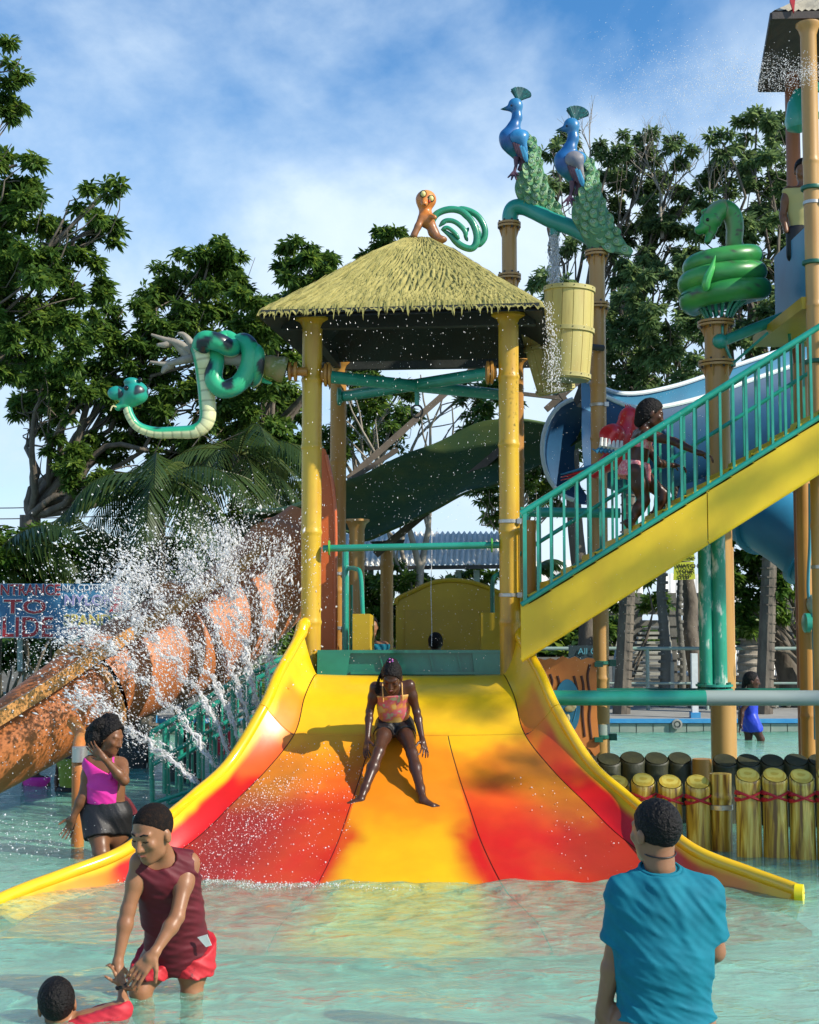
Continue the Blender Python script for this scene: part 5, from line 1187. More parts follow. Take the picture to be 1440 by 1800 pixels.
    for P_ in (((345,622), (318,605), (292,597), (266,588)), ((340,618), (333,600), (322,588), (312,586)), ((342,628), (318,634), (292,640), (264,636)), ((300,640), (290,648), (285,656)), ((300,600), (290,606), (276,606)), ((330,625), (305,600), (295,602))):
        pp = smoothpath([W(x, y, Y+.02-(.03 if i else 0)) for i, (x, y) in enumerate(P_)], 4); m.tube(pp, [lerp(.042, .008, i/len(pp)) for i in range(len(pp))], 8)
    obj('fork', m, MAT['branch_grey'], B, smooth=True, auto=80)
    a = W(452,636,Y+.02); b = W(501,651,Y+.06); pp = [a.lerp(b, i/8) for i in range(9)]; obj('stump', M().tube(pp, [.065+.045*(i/8)+.006*math.sin(i*2.2) for i in range(9)], 18), MAT['mossy'], B, smooth=True, auto=40)
    q = W(512,653,Y+.08); obj('flange', M().lathe([(.04, 0), (.075, .01), (.075, .03), (.045, .035), (.045, .05), (.08, .055), (.08, .075), (.035, .08), (.035, .16)], q-Vector((.03, 0, 0)), 18, (1, 0, 0)), MAT['bamboo_ochre'], B, smooth=True, auto=30)
mm('cream_paint', (.62,.55,.30), .4); mm('black_gloss', (.006,.006,.008), .15); mm('branch_grey', (.22,.19,.15), .6, var=(.33,.30,.24), scale=8, bump=.3); mm('mossy', (.27,.22,.09), .7, var=(.17,.2,.05), scale=9, third=(.5,.47,.38), lo=.4, hi=.56, bump=.5)
striped_snake()

def roof_creature():
    Y = 11.35; T = thing('gecko_figure', 'orange big headed creature figure with looping green tail on the thatched roof', 'roof figure', W(750,415,Y))
    s = SDF(); s.ell(W(749,351,Y), (.088, .09, .082), k=.03); s.cone(W(748,352,Y-.05), W(746,358,Y-.11), .035, .028, .02); s.cone(W(747,365,Y), W(748,384,Y), .05, .055, .04); s.ell(W(750,386,Y), (.062, .07, .075), k=.03)
    s.chain([W(742,383,Y-.03), W(735,398,Y-.05), W(728,413,Y-.06)], [.036, .028, .03]); s.chain([W(756,392,Y), W(762,408,Y), W(772,422,Y-.02)], [.045, .042, .036]); s.ell(W(776,421,Y-.02), (.05, .05, .03), k=.02); s.cone(W(754,378,Y-.03), W(764,382,Y-.1), .022, .02, .02)
    v, f = s.mesh(.0075); og = np.array([.66, .22, .045]); br = np.array([.30, .13, .05]); lt = np.array([.74, .42, .10])
    cols = []
    for p in v:
        z = (p[2]-W(0,415,Y).z)/(W(0,332,Y).z-W(0,415,Y).z); n_ = nz(p, 6); c = mixc(br, og, (z-.05+n_*.15)/.5); c = mixc(c, lt, (z-.82+n_*.1)/.2); cols.append(c)
    obj('body', (v, f), MAT['figure_paint'], T, smooth=True, colors=np.array(cols))
    for px, py in ((744, 341), (758, 349)):
        o = obj('eye', M().ball(W(px, py, Y-.088), (.024, .02, .027), 12, 8), MAT['eye_yellow'], T, smooth=True)
        q = W(px, py, Y-.088); obj('eye_ring', M().tube([q+Vector((math.cos(a)*.026, -.004, math.sin(a)*.029)) for a in np.linspace(0, 2*math.pi, 18)[:-1]], .004, 5, closed=True), MAT['black_gloss'], o)
    obj('mouth', M().ball(W(755,354,Y-.10), (.010, .01, .012), 8, 6), MAT['rope_red'], T); obj('mouth', M().ball(W(747,360,Y-.128), (.014, .01, .005), 8, 6), MAT['black_gloss'], T)
    loops = [([(768,412), (760,392), (768,376), (790,368), (812,372), (830,390), (838,412), (836,430), (826,437), (808,430), (792,414), (776,402)], .030, 0),
             ([(790,370), (815,368), (838,378), (851,398), (852,416), (844,428), (832,434)], .028, .10),
             ([(812,378), (828,388), (840,402), (843,414), (836,420)], .018, .08),
             ([(772,398), (784,388), (800,390), (816,404), (820,418)], .022, -.02), ([(776,404), (786,400), (798,408), (808,420)], .018, -.03), ([(824,400), (818,412), (822,424)], .016, .02)]
    for P_, r, dy in loops:
        pp = smoothpath([W(x, y, Y+dy) for x, y in P_], 6); obj('tail_loop', M().tube(pp, [r*min(1, .35+5*min(i, len(pp)-1-i)/len(pp)) for i in range(len(pp))], 12, ell=(1, 1)), MAT['tail_green'], T, smooth=True)
mm('eye_yellow', (.70,.60,.22), .3); mm('tail_green', (.018,.20,.11), .28, var=(.03,.30,.16), scale=10, coat=.4)
roof_creature()

def peacock():
    Y = 12.9; o = W(905,320,Y); T = thing('peacock_figure', 'taller blue peacock figure with long scaled green tail, on the left post', 'peacock figure', o, 'peacock figures on the posts')
    X = lambda x, y, d=0: W(x, y, Y+d)
    s = SDF(); s.ell(X(906,184), (.070, .055, .066), k=.03); s.cone(X(896,190,-.0), X(880,192,0), .032, .006, .02)
    s.chain([X(909,190), X(909,207), X(903,224), X(893,240)], [.046, .044, .056, .075], k=.04); s.ell(X(894,247), (.085, .085, .11), k=.05); s.ell(X(911,253,.02), (.105, .10, .125), k=.05); s.cone(X(908,262), X(915,280), .09, .05, .04)
    s.ell(X(918,240,-.01), (.07,.10,.06), k=.03)
    v, f = s.mesh(.009); b1 = np.array([.012, .09, .30]); b2 = np.array([.03, .20, .42]); gn = np.array([.01, .16, .16]); cols = []
    for p in v:
        n_ = nz(p, 4); c = mixc(b1, b2, .5+n_*1.4); 
        if p[0] < X(893,0).x and p[2] > X(0,197).z: c = mixc(c, gn*.5, (X(893,0).x-p[0])*20)
        c = mixc(c, gn, (X(0,250).z-p[2])*6) if p[0] < X(905,0).x else c; cols.append(c)
    obj('body', (v, f), MAT['figure_paint'], T, smooth=True, colors=np.array(cols))
    # crest: fan of feathers
    for k in range(7):
        a = math.radians(-30+k*13); q = X(911,176); tip = q+Vector((math.sin(a)*.13+.015, -.02+.012*k, math.cos(a)*.12)); mid = q.lerp(tip, .55)
        obj('crest_feather', M().tube([q, mid, tip-Vector((0, 0, 0)), tip+Vector((-.01, 0, -.012))], [.016, .024, .034, .016], 8), MAT['crest_dark'], T, smooth=True)
    obj('eye', M().ball(X(899,185,-.055), .010, 8, 6), MAT['black_gloss'], T)
    # wing: shell, pale shoulder, blue primaries
    for s_, dd in ((-1, -.105), (1, .15)):
        w = SDF(); w.ell(X(912,240,dd), (.085, .04, .075), k=.03); w.cone(X(916,243,dd-.01*s_), X(927,275,dd+.02), .055, .012, .03); v, f = w.mesh(.008); wl = np.array([.50, .48, .40]); cols = np.array([mixc(b2*1.1, wl, (p[2]-X(0,236).z)*16+nz(p, 9)*.7) for p in v]); wo = obj('wing', (v, f), MAT['figure_paint'], T, smooth=True, colors=cols)
    for k in range(5):
        a = X(903+k*4, 250+k*2, -.12); b = X(913+k*4, 276+k*3, -.09); obj('flight_feather', M().tube([a, a.lerp(b, .6), b], [.016, .018, .006], 8, ell=(1, .6)), MAT['purple_dark'] if k < 3 else MAT['peacock_blue'], T, smooth=True)
    m = M(); m.tube([X(908,276,-.06), X(907,292,-.05), X(904,303,-.05)], [.03, .016, .015], 8); m.tube([X(920,278,-.02), X(920,290,-.02), X(914,300,-.02)], [.055, .04, .03], 10)
    for t_ in ((893,312), (899,316), (908,316), (912,308)): m.tube([X(904,302,-.06), X(*t_, -.09)], [.018, .007], 6)
    obj('leg', m, MAT['purple_dark'], T, smooth=True)
    R_ = smoothpath([X(924,232,.05), X(940,246,.04), X(950,268,.02), X(954,292,.0), (X(962,318,0)), X(972,342,0), X(986,368,0), X(1004,396,0)], 6); L_ = smoothpath([X(922,240,.02), X(926,262,0), X(925,285,-.02), (X(912,305,-.02)), X(906,330,0), X(920,358,0), X(952,384,0), X(1002,402,0)], 6)
    rows = []
    for v_ in np.linspace(0, 1, 11): rows.append([a.lerp(b, v_)+Vector((0, -.085*math.sin(math.pi*v_)*math.sin(math.pi*min(.98, .1+i/len(R_))), 0)) for i, (a, b) in enumerate(zip(R_, L_))])
    obj('tail', M().slab(rows, (0, .05, 0)), MAT['tail_scales'], T, smooth=True, auto=60)
    # underside of the tail
    obj('tail_back', M().slab([[a.lerp(b, v_)+Vector((0, .05+.08*math.sin(math.pi*v_), 0)) for a, b in zip(R_, L_)] for v_ in np.linspace(0, 1, 7)], (0, .02, 0)), MAT['tail_scales'], T, smooth=True, auto=60)
    # one eye feather, repeated along the tail
    fm = M(); leaf = []
    for k in range(14):
        a = 2*math.pi*k/14; r = .040*(1+.45*max(0, -math.sin(a))**2); leaf.append(Vector((math.cos(a)*r*.85, 0, math.sin(a)*r*1.25)))
    fm.prism(leaf, (0, -.010, 0)); base = new_mesh('feather', fm.v, fm.f); base.materials.append(MAT['feather_green'])
    rg = M(); rg.tube([Vector((math.cos(a)*.020, -.013, math.sin(a)*.022-.006)) for a in np.linspace(0, 2*math.pi, 13)[:-1]], .0055, 5, closed=True); rg.ball((0, -.012, -.008), (.012, .006, .014), 8, 5)
    ring = new_mesh('feather_eye', rg.v, rg.f, smooth=True); ring.materials.append(MAT['feather_eye'])
    nl = 15
    for i in range(nl):
        f_ = (i+.4)/nl; idx = f_*(len(R_)-1); i0 = int(idx); a = R_[i0]; b = L_[i0]; wd = (a-b).length; k = max(1, int(wd/.066)); t = (R_[min(i0+1, len(R_)-1)]-R_[i0]+L_[min(i0+1, len(L_)-1)]-L_[i0]).normalized(); ang = math.atan2(t.x, -t.z)
        for j in range(k):
            v_ = (j+.5+(.25 if i % 2 else -.25)*(k > 1))/k; v_ = min(max(v_, .06), .94); p = a.lerp(b, v_)+Vector((0, -.085*math.sin(math.pi*v_)*math.sin(math.pi*min(.98, .1+i0/len(R_)))-.006, 0))
            o_ = bpy.data.objects.new('feather', base); COL.objects.link(o_); o_.parent = T; o_.location = p-Vector(T.location); o_.rotation_euler = (math.radians(-14), -ang+rng.uniform(-.15, .15), (v_-.5)*.9); sc = rng.uniform(.85, 1.1)*(.8+.35*f_); o_.scale = (sc, 1, sc)
            if True:
                e = bpy.data.objects.new('feather_eye', ring); COL.objects.link(e); e.parent = o_
    return T
mm('crest_dark', (.01,.05,.06), .4, var=(.01,.12,.12), scale=30); mm('purple_dark', (.05,.022,.045), .5, var=(.11,.05,.08), scale=20); mm('peacock_blue', (.05,.30,.52), .3)
mm('tail_scales', (.06,.20,.11), .5, var=(.12,.30,.14), scale=24, bump=.6, bscale=60); mm('feather_green', (.10,.30,.13), .4, var=(.28,.42,.14), scale=18, third=(.03,.22,.20), lo=.4, hi=.62, coat=.2); mm('feather_eye', (.36,.46,.24), .4, var=(.20,.40,.32), scale=30)
pk = peacock(); a = W(905,320,12.9); b = W(1004,365,12.45)
pk2 = dup(pk, b, -.12, label='lower blue peacock figure with grey wing, on the right post', scale=1.03)
for ch in pk2.children:
    if ch.name.startswith('wing'): ch.material_slots[0].link = 'OBJECT'; ch.material_slots[0].material = mm('wing_grey', (.30,.27,.25), .5, var=(.12,.14,.2), scale=9)
t = thing('spout_pipe', 'green pipe arching from the left peacock post to the right one, with a spout', 'pipe', W(940,375,12.9))
obj('elbow', M().tube(smoothpath([W(898,396,13.0), W(897,380,13.0), W(903,366,12.98), W(920,364,12.95), W(940,372,12.9), W(972,388,12.8), W(1010,402,12.68), W(1050,424,12.55)], 6), .078, 20), MAT['teal_pipe'], t, smooth=True)
obj('cone', M().lathe([(.077, 0), (.09, .03), (.17, .2), (.12, .32), (.05, .36)], W(1053,446,12.5), 18), MAT['tail_scales'], t, smooth=True)
q = W(975,392,12.8); obj('spout', M().lathe([(.045, 0), (.045, -.10), (.05, -.10), (.05, -.12), (.03, -.125)], q, 16), MAT['teal_pipe'], t, smooth=True, auto=40)

def coiled_snake():
    Y = 12.1; T = thing('snake_figure', 'green coiled snake figure with raised head on the thick ochre post', 'snake figure', W(1264,560,Y))
    c = W(1264,0,Y); zb = W(0,528,Y).z; pts = []; rs = []
    n = 130
    for i in range(n):
        f = i/n; a = math.pi*.8+f*2*math.pi*2.75; R = .285-.055*f+.035*math.sin(math.pi*f)+.012*math.sin(a*2+1); pts.append(Vector((c.x+.012*math.sin(f*9)+math.cos(a)*R, Y+math.sin(a)*R, zb+.42*f+.022*math.sin(a+.6)))); rs.append(.108-.016*f)
    nk = smoothpath([pts[-1], W(1300,452,Y+.05), W(1291,428,Y), W(1292,400,Y-.02), (W(1287,378,Y-.02)), W(1272,368,Y-.03), W(1258,376,Y-.04), W(1249,390,Y-.05)], 8)
    for i, p in enumerate(nk[1:]): pts.append(p); rs.append(interp([0, .3, .6, 1], [.092, .075, .088, .095], i/len(nk)))
    g1 = np.array([.02, .20, .045]); g2 = np.array([.06, .34, .07]); dk = np.array([.06, .05, .045]); bel = [Vector((-1, -.3, .1)) if i > n else Vector((0, 0, -1)) for i in range(len(pts))]
    def cf(i, w, p):
        v = abs(mnoise.noise(Vector(p)*5.5)+.25*mnoise.noise(Vector(p)*14)); c_ = mixc(g1, g2, .5+mnoise.noise(Vector(p)*4))
        c_ = mixc(dk, c_, v/.06) if w < .5 else c_
        return mixc(c_, np.array([.20, .28, .12]), (w-.6)*3) if (w > .6 and i > n) else c_
    m, cc = paint_tube(pts, rs, bel, cf, 24, 0); obj('coils', m, MAT['figure_paint'], T, smooth=True, colors=cc, auto=None)
    s = SDF(); s.ell(W(1250,388,Y-.05), (.10, .095, .085), k=.03); s.cone(W(1246,396,Y-.06), W(1230,404,Y-.07), .07, .045, .03); s.cone(W(1252,404,Y-.06), W(1244,424,Y-.07), .045, .03, .02); s.cone(W(1244,372,Y-.05), W(1236,372,Y-.06), .035, .02, .02); v, f = s.mesh(.008)
    obj('head', (v, f), MAT['figure_paint'], T, smooth=True, colors=np.array([cf(0, 0, p) for p in v])); obj('eye', M().ball(W(1244,386,Y-.14), .016, 8, 6), MAT['black_gloss'], T, smooth=True)
    obj('tail_tip', M().tube(smoothpath([W(1240,512,Y-.36), W(1243,492,Y-.385), W(1252,470,Y-.37), W(1258,449,Y-.33)], 5), [.012, .03, .036, .038, .038, .038, .038, .036, .034, .03, .026, .022, .016, .012, .009, .004][:16], 10), MAT['bright_green'], T, smooth=True)
    tc = W(1264,560,Y)
    for k in range(16):
        a = 2*math.pi*k/16; d = Vector((math.cos(a), math.sin(a), 0)); obj('support_rib', M().tube(smoothpath([tc+d*.11, tc+d*.17+Vector((0, 0, .10)), tc+d*.30+Vector((0, 0, .2))], 3), [.014, .014, .016, .018, .02, .024, .028], 6), MAT['teal_pipe'], T, smooth=True)
    obj('tray', M().lathe([(.12, .10), (.34, .17), (.36, .20), (.1, .22)], W(1264,560,Y), 24), MAT['dark_teal'], T, smooth=True)
mm('bright_green', (.06,.40,.09), .3, coat=.4)
coiled_snake()

def parrot():
    Y = 12.15; T = thing('parrot_figure', 'red parrot figure with blue and white wing feathers behind the stair railing', 'parrot figure', W(1085,790,Y)); X = lambda x, y, d=0: W(x-9, y-3, Y+d)
    s = SDF(); s.ell(X(1116,735), (.085, .08, .09), k=.03); s.cone(X(1114,742), X(1108,768), .085, .12, .05); s.ell(X(1100,785), (.13, .13, .17), k=.05); s.cone(X(1092,805), X(1055,835), .10, .05, .05); s.cone(X(1128,738), X(1134,748), .035, .02, .02)
    v, f = s.mesh(.009); obj('body', (v, f), MAT['parrot_red'], T, smooth=True)
    for k in range(3): obj('crest_feather', M().tube([X(1112+k*4, 722), X(1108+k*4, 714)], [.014, .004], 6), MAT['parrot_red'], T)
    w = SDF(); w.ell(X(1085,768,-.13), (.115, .045, .10), k=.03); w.cone(X(1090,765,-.13), X(1075,790,-.12), .08, .06, .03); v, f = w.mesh(.008); obj('wing', (v, f), MAT['parrot_red'], T, smooth=True)
    for k in range(6): obj('wing_feather', M().tube([X(1067+k*7, 772+k*1.2, -.18), X(1066+k*7, 786+k*1.0, -.185), X(1062+k*6.4, 792+k*1.5, -.16)], [.014, .019, .005], 8), MAT['white_paint'], T, smooth=True)
    for k in range(6): obj('wing_feather', M().tube([X(1070+k*6, 785+k, -.165), X(1058+k*7, 797, -.165), X(1050+k*8, 792+k*1.5, -.13)], [.014, .020, .005], 8), MAT['blue_light'], T, smooth=True)
    for k, (mt, dy) in enumerate((('parrot_red', 0), ('blue_light', -5), ('parrot_red', 5))): obj('tail_feather', M().tube([X(1075,818+dy*.4), X(1035,832+dy), X(995,842+dy)], [.045, .035, .008], 10, ell=(1, .5)), MAT[mt], T, smooth=True)
    obj('claw', M().tube(smoothpath([X(1088,826,-.1), X(1096,832,-.14), X(1096,845,-.12)], 4), .014, 8), MAT['eye_yellow'], T, smooth=True)
    obj('beak', M().tube(smoothpath([X(1134,740), X(1142,748), X(1138,758)], 4), [.03]*4+[.02]*4+[.008], 8), MAT['black_gloss'], T, smooth=True)
mm('parrot_red', (.66,.02,.03), .3, var=(.50,.015,.02), scale=9, coat=.2)
parrot()

# ============================================================ play panel
def play_panel():
    Y = 11.5; T = thing('play_panel', 'orange wavy play panel with curling slots and a blue oval bird picture', 'play panel', W(995,1320,Y)); X = lambda x, y, d=0: W(x, y, Y+d)
    top = [(940,1162), (948,1157), (958,1160), (968,1157), (978,1160), (990,1153), (1000,1158), (1012,1154), (1022,1160), (1034,1156), (1044,1158), (1049,1166)]
    outl = top+[(1049,1200), (1050,1260), (1055,1322), (1046,1330), (1038,1318), (1028,1312), (1018,1320), (1014,1330), (960,1330), (945,1300), (940,1240), (938,1180)]
    obj('board', M().prism([X(*p) for p in outl], (0, .04, 0)), MAT['panel_orange'], T)
    for P_ in (((953,1172), (951,1190), (956,1205), (954,1222)), ((967,1185), (971,1198), (968,1212), (970,1226)), ((1009,1188), (1013,1204), (1017,1226), (1016,1250)), ((1022,1188), (1026,1210), (1024,1250), (1028,1295)), ((1037,1168), (1033,1190), (1038,1230), (1036,1262), (1040,1300)), ((980,1188), (983,1200), (981,1212))):
        pp = smoothpath([X(x, y, -.002) for x, y in P_], 5); obj('slot', M().tube(pp, [.011]*len(pp), 6, ell=(1, .5)), MAT['seam_dark'], T)
    ov = [X(997+math.cos(a)*23, 1243+math.sin(a)*49, -.006) for a in np.linspace(0, 2*math.pi, 33)[:-1]]; o = obj('blue_oval', M().prism(ov, (0, -.012, 0)), MAT['blue_light'], T)
    for P_ in (((980,1225), (975,1245), (982,1262)), ((990,1212), (984,1224), (988,1236)), ((1006,1218), (1014,1240), (1008,1268)), ((990,1275), (998,1285), (1006,1276))):
        obj('painted_line', M().tube(smoothpath([X(x, y, -.02) for x, y in P_], 4), .004, 5), MAT['blue_paint'], o)
    s = SDF(); s.ell(X(1002,1246,-.02), (.045, .016, .028), k=.01); s.ell(X(998,1262,-.02), (.022, .014, .035), k=.01); s.ell(X(1009,1242,-.02), (.024, .018, .018), k=.01); v, f = s.mesh(.006); obj('bird_relief', (v, f), MAT['cream_paint'], T, smooth=True)
    obj('bracket', M().box(X(1052,1168,.0), (.035, .03, .02)), MAT['dark_teal'], T); obj('bracket', M().box(X(1052,1300,.0), (.035, .03, .02)), MAT['dark_teal'], T)
    obj('drum', M().lathe([(.085, 0), (.095, .02), (.095, .16), (.085, .18)], X(1030,1345,.1), 18), MAT['bamboo_ochre'], T, smooth=True)
mm('panel_orange', (.60,.22,.05), .5, var=(.52,.17,.04), scale=5, third=(.42,.19,.08), lo=.42, hi=.7)
play_panel()

# ============================================================ lettering and signs
def text(body, size, loc, mt, parent, xs=1.0, ext=.004, name='lettering', rot=0, off=0, bold=0):
    cu = bpy.data.curves.new('t', 'FONT'); cu.body = body; cu.size = size; cu.extrude = ext; cu.align_x = 'LEFT'; cu.offset = off; cu.resolution_u = 3
    ob = bpy.data.objects.new('t', cu); COL.objects.link(ob); dg = bpy.context.evaluated_depsgraph_get(); me = bpy.data.meshes.new_from_object(ob.evaluated_get(dg)); bpy.data.objects.remove(ob)
    me.transform(Matrix.Translation(Vector(loc)-wloc(parent)) @ Matrix.Rotation(rot, 4, 'Y') @ Matrix.Rotation(math.pi/2, 4, 'X') @ Matrix.Diagonal((xs, 1, 1, 1)))
    me.materials.clear(); me.materials.append(mt); me.name = name; o = bpy.data.objects.new(name, me); COL.objects.link(o); o.parent = parent; return o
mm('sign_blue', (.03,.13,.27), .5, var=(.05,.22,.38), scale=5); mm('sign_red', (.45,.02,.03), .5); mm('sign_white', (.75,.77,.78), .5); mm('sign_yellow', (.62,.50,.08), .5); mm('sign_lilac', (.30,.27,.52), .5); mm('caution_green', (.55,.62,.06), .5); mm('ink', (.01,.01,.01), .5)
def entrance_sign():
    Y = 15.5; T = thing('entrance_sign', 'blue hand painted sign with red lettering about the slide entrance, behind the splash', 'sign', W(110,1122,Y)); X = lambda x, y, d=0: W(x, y, Y+d)
    a = X(-62,1122); b = X(229,1026); obj('board', M().prism([(a.x, Y, a.z), (b.x, Y, a.z), (b.x, Y, b.z), (a.x, Y, b.z)], (0, .03, 0)), MAT['sign_blue'], T)
    px = Y/F
    def big(s_, x, y, h, xs, mt='sign_red', o=.0):
        sz = h*px/.70; text(s_, sz, X(x, y, -.012), MAT['sign_white'], T, xs, .002, off=.022*sz*2.2, name='letter_outline'); text(s_, sz, X(x, y, -.022), MAT[mt], T, xs, .002, off=.012*sz)
    big('ENTRANCE', -12, 1046, 19, 1.03*.82); big('TO', 6, 1078, 24, 1.55); big('SLIDE', -20, 1119, 34, .95)
    text('NO COTTON', 11*px/.7, X(109,1038,-.01), MAT['sign_white'], T, .92); big('NYLON', 112, 1064, 18, 1.0, 'sign_lilac'); text('AND', 9*px/.7, X(138,1075,-.01), MAT['sign_white'], T, 1.2); big('SPANDEX', 111, 1099, 19, .98, 'sign_yellow'); big('ONLY', 118, 1118, 15, 1.25)
    # lower half of NYLON painted yellow: second coat as its own low strip of letters
    ar = [X(x, y, -.02) for x, y in ((199,1031), (213,1031), (211,1058), (216,1058), (214,1076), (192,1076), (197,1062), (192,1056), (199,1056))]; obj('arrow', M().prism(ar, (0, -.004, 0)), MAT['sign_red'], T)
    arw = [X(x, y, -.012) for x, y in ((197,1029), (215,1029), (213,1056), (218,1056), (216,1078), (190,1078), (195,1063), (189,1054), (197,1054))]; obj('arrow_outline', M().prism(arw, (0, -.004, 0)), MAT['sign_white'], T)
    for x, y in ((227,1029), (226,1068), (137,1022)): obj('fixing', M().box(X(x, y, -.03), (.024, .01, .024)), MAT['white_paint'], T)
    for x in (35, 180): obj('post', M().cyl(X(x,1180,.08), X(x,1030,.08), .03, 8), MAT['grey_pipe'], T)
entrance_sign()
def step_sign():
    Y = 12.6; T = thing('caution_sign', 'yellow green sign reading watch your step under the stair', 'sign', W(1203,1020,Y)); a = W(1184,1020,Y); b = W(1222,989,Y)
    o = obj('plate', M().prism([(a.x, Y, a.z), (b.x, Y, a.z+.01), (b.x-.01, Y, b.z+.01), (a.x+.01, Y, b.z)], (0, .01, 0)), MAT['caution_green'], T)
    px = Y/F
    text('WATCH', 7.2*px/.7, W(1188.5,998.5,Y-.008), MAT['ink'], T, 1.02, .001, off=.0012); text('YOUR', 7.2*px/.7, W(1192,1008,Y-.008), MAT['ink'], T, 1.02, .001, off=.0012); text('STEP', 7.2*px/.7, W(1193,1017.5,Y-.008), MAT['ink'], T, 1.02, .001, off=.0012)
    a = W(1190,986,Y); b = W(1221,974,Y); obj('plate', M().prism([(a.x, Y, a.z), (b.x, Y, a.z), (b.x, Y, b.z), (a.x, Y, b.z)], (0, .01, 0)), MAT['caution_green'], T); text('CAUTION', 5*px/.7, W(1192,983,Y-.008), MAT['ink'], T, .95, .001, off=.0008)
    for x in (1190, 1218): obj('wire', M().cyl(W(x,975,Y), W(x,940,Y), .004, 5), MAT['dark_steel'], T)
step_sign()
T = thing('dark_board', 'dark board with small blue letters behind the play panel', 'sign', W(1028,1160,16)); a = W(1000,1160,16); b = W(1056,1135,16); obj('board', M().prism([(a.x, 16, a.z), (b.x, 16, a.z), (b.x, 16, b.z), (a.x, 16, b.z)], (0, .02, 0)), mm('board_dark', (.02,.04,.05), .5), T); text('All Ch', 11*16/F/.7, W(1016,1150,15.98), mm('letter_blue', (.10,.32,.42), .5), T, 1.0, .002)
# ============================================================ PEOPLE
def skin_mat(name, c, c2, rough=.38, sss=.12):
    m = mat(name, c, rough, var=c2, scale=6, lo=.35, hi=.7, sss=sss, coat=0, spec=.38, bump=.15, bscale=120, bdist=.002); return m
SK = dict(brown=skin_mat('skin_brown', (.33,.155,.075), (.26,.115,.055), .42), deep=skin_mat('skin_deep', (.075,.032,.019), (.052,.022,.013), .33), mid=skin_mat('skin_mid', (.20,.09,.045), (.15,.065,.03)), tan=skin_mat('skin_tan', (.30,.15,.08), (.25,.115,.06)))
def V3(a): return np.array(a, float)
def nrm(v): v = V3(v); return v/(np.linalg.norm(v)+1e-9)
def folds(A, k1, k2, d1, d2, seed=0):
    d1 = nrm(d1); d2 = nrm(d2)
    def fn(p):
        w = 2.2*np.sin(p@d2*k2*.35+seed)+1.2*np.sin(p@nrm([.4, .7, .6])*k2*.8+seed*2); a = np.sin(p@d1*k1+w); b = np.sin(p@nrm(d1+.55*d2)*k1*1.7+w*1.6+seed)
        m = .5+.5*np.sin(p@d2*k2*.6+1.3*seed+np.sin(p@d1*k1*.3)); q = p@nrm([.3,.2,.9]); r1 = (.5+.5*np.cos(p@d1*k1+w+.8*np.sin(q*31+seed)))**3.2; r2 = (.5+.5*np.cos(p@nrm(d1+.7*d2)*k1*1.6+w*1.5+seed*3))**3; r3 = np.cos(p@nrm(d1+.25*d2)*k1*3.1+w*2.3)*.18; return -A*(1.5*r1*m+1.0*r2*(1.05-m)+r3-.45)
    return fn
def headframe(look, up):
    f = nrm(look); u = nrm(V3(up)-f*np.dot(up, f)); r = np.cross(f, u); return np.stack([r, f, u], 1)   # columns right, forward, up
def add_head(s, c, R, h, female=False, detail=True):
    c = V3(c); P = lambda x, y, z: c+R@(np.array([x, y, z])*h)
    s.ell(P(0, -.012, .028), np.array([.076, .096, .090])*h, R, k=.02*h); s.ell(P(0, .022, -.035), np.array([.062, .070, .078])*h, R, k=.03*h)
    s.ell(P(0, .056, -.088), np.array([.030, .026, .024])*h, R, k=.025*h); s.cone(P(-.036, .02, -.075), P(0, .058, -.092), .022*h, .020*h, .02*h); s.cone(P(.036, .02, -.075), P(0, .058, -.092), .022*h, .020*h, .02*h)
    if detail:
        s.cone(P(0, .088, .012), P(0, .106, -.030), .010*h, .0135*h, .010*h); s.ell(P(-.013, .094, -.034), np.array([.010]*3)*h, k=.006*h); s.ell(P(.013, .094, -.034), np.array([.010]*3)*h, k=.006*h)
        s.cone(P(-.042, .072, .030), P(-.012, .086, .026), .010*h, .010*h, .012*h); s.cone(P(.042, .072, .030), P(.012, .086, .026), .010*h, .010*h, .012*h)
        s.ell(P(-.040, .070, -.018), np.array([.020, .016, .018])*h, R, k=.02*h); s.ell(P(.040, .070, -.018), np.array([.020, .016, .018])*h, R, k=.02*h)
        s.ell(P(-.030, .078, .010), np.array([.015, .010, .009])*h, R, k=.006*h); s.ell(P(.030, .078, .010), np.array([.015, .010, .009])*h, R, k=.006*h)   # lids
        s.ell(P(0, .086, -.056), np.array([.023, .011, .0065])*h, R, k=.005*h); s.ell(P(0, .083, -.068), np.array([.021, .012, .0075])*h, R, k=.006*h)
    for sd in (-1, 1): s.ell(P(sd*.079, -.004, -.012), np.array([.010, .020, .031])*h, R, k=.006*h)
    return P
def hair(name, c, R, h, T, mt, back=-.0, front=.055, low=-.045, thick=1.07, puff=0, hh=.008, extra=None, disp=.0, hz=.052, sl=-.55):
    c = V3(c); P = lambda x, y, z: c+R@(np.array([x, y, z])*h); s = SDF()
    s.ell(P(0, -.014, .030), np.array([.077, .098, .092])*h*thick+puff, R, k=.01)
    if low < -.06: s.ell(P(0, -.035, -.03), np.array([.070, .070, .075])*h*thick+puff, R, k=.03)
    if extra: extra(s, P)
    q0 = P(0, front, hz); n0 = R@nrm([0, 1, sl]); s.keep(q0, n0)
    q1 = P(0, back, low); s.keep(q1, R@nrm([0, .62, -.78]))
    if disp: s.disp = lambda p: disp*(np.sin(p[:, 0]*190+2*np.sin(p[:, 2]*90))*np.sin(p[:, 1]*170+np.sin(p[:, 0]*80))*np.sin(p[:, 2]*180+1.5*np.sin(p[:, 1]*110)))
    return obj(name, s.mesh(hh), mt, T, smooth=True)
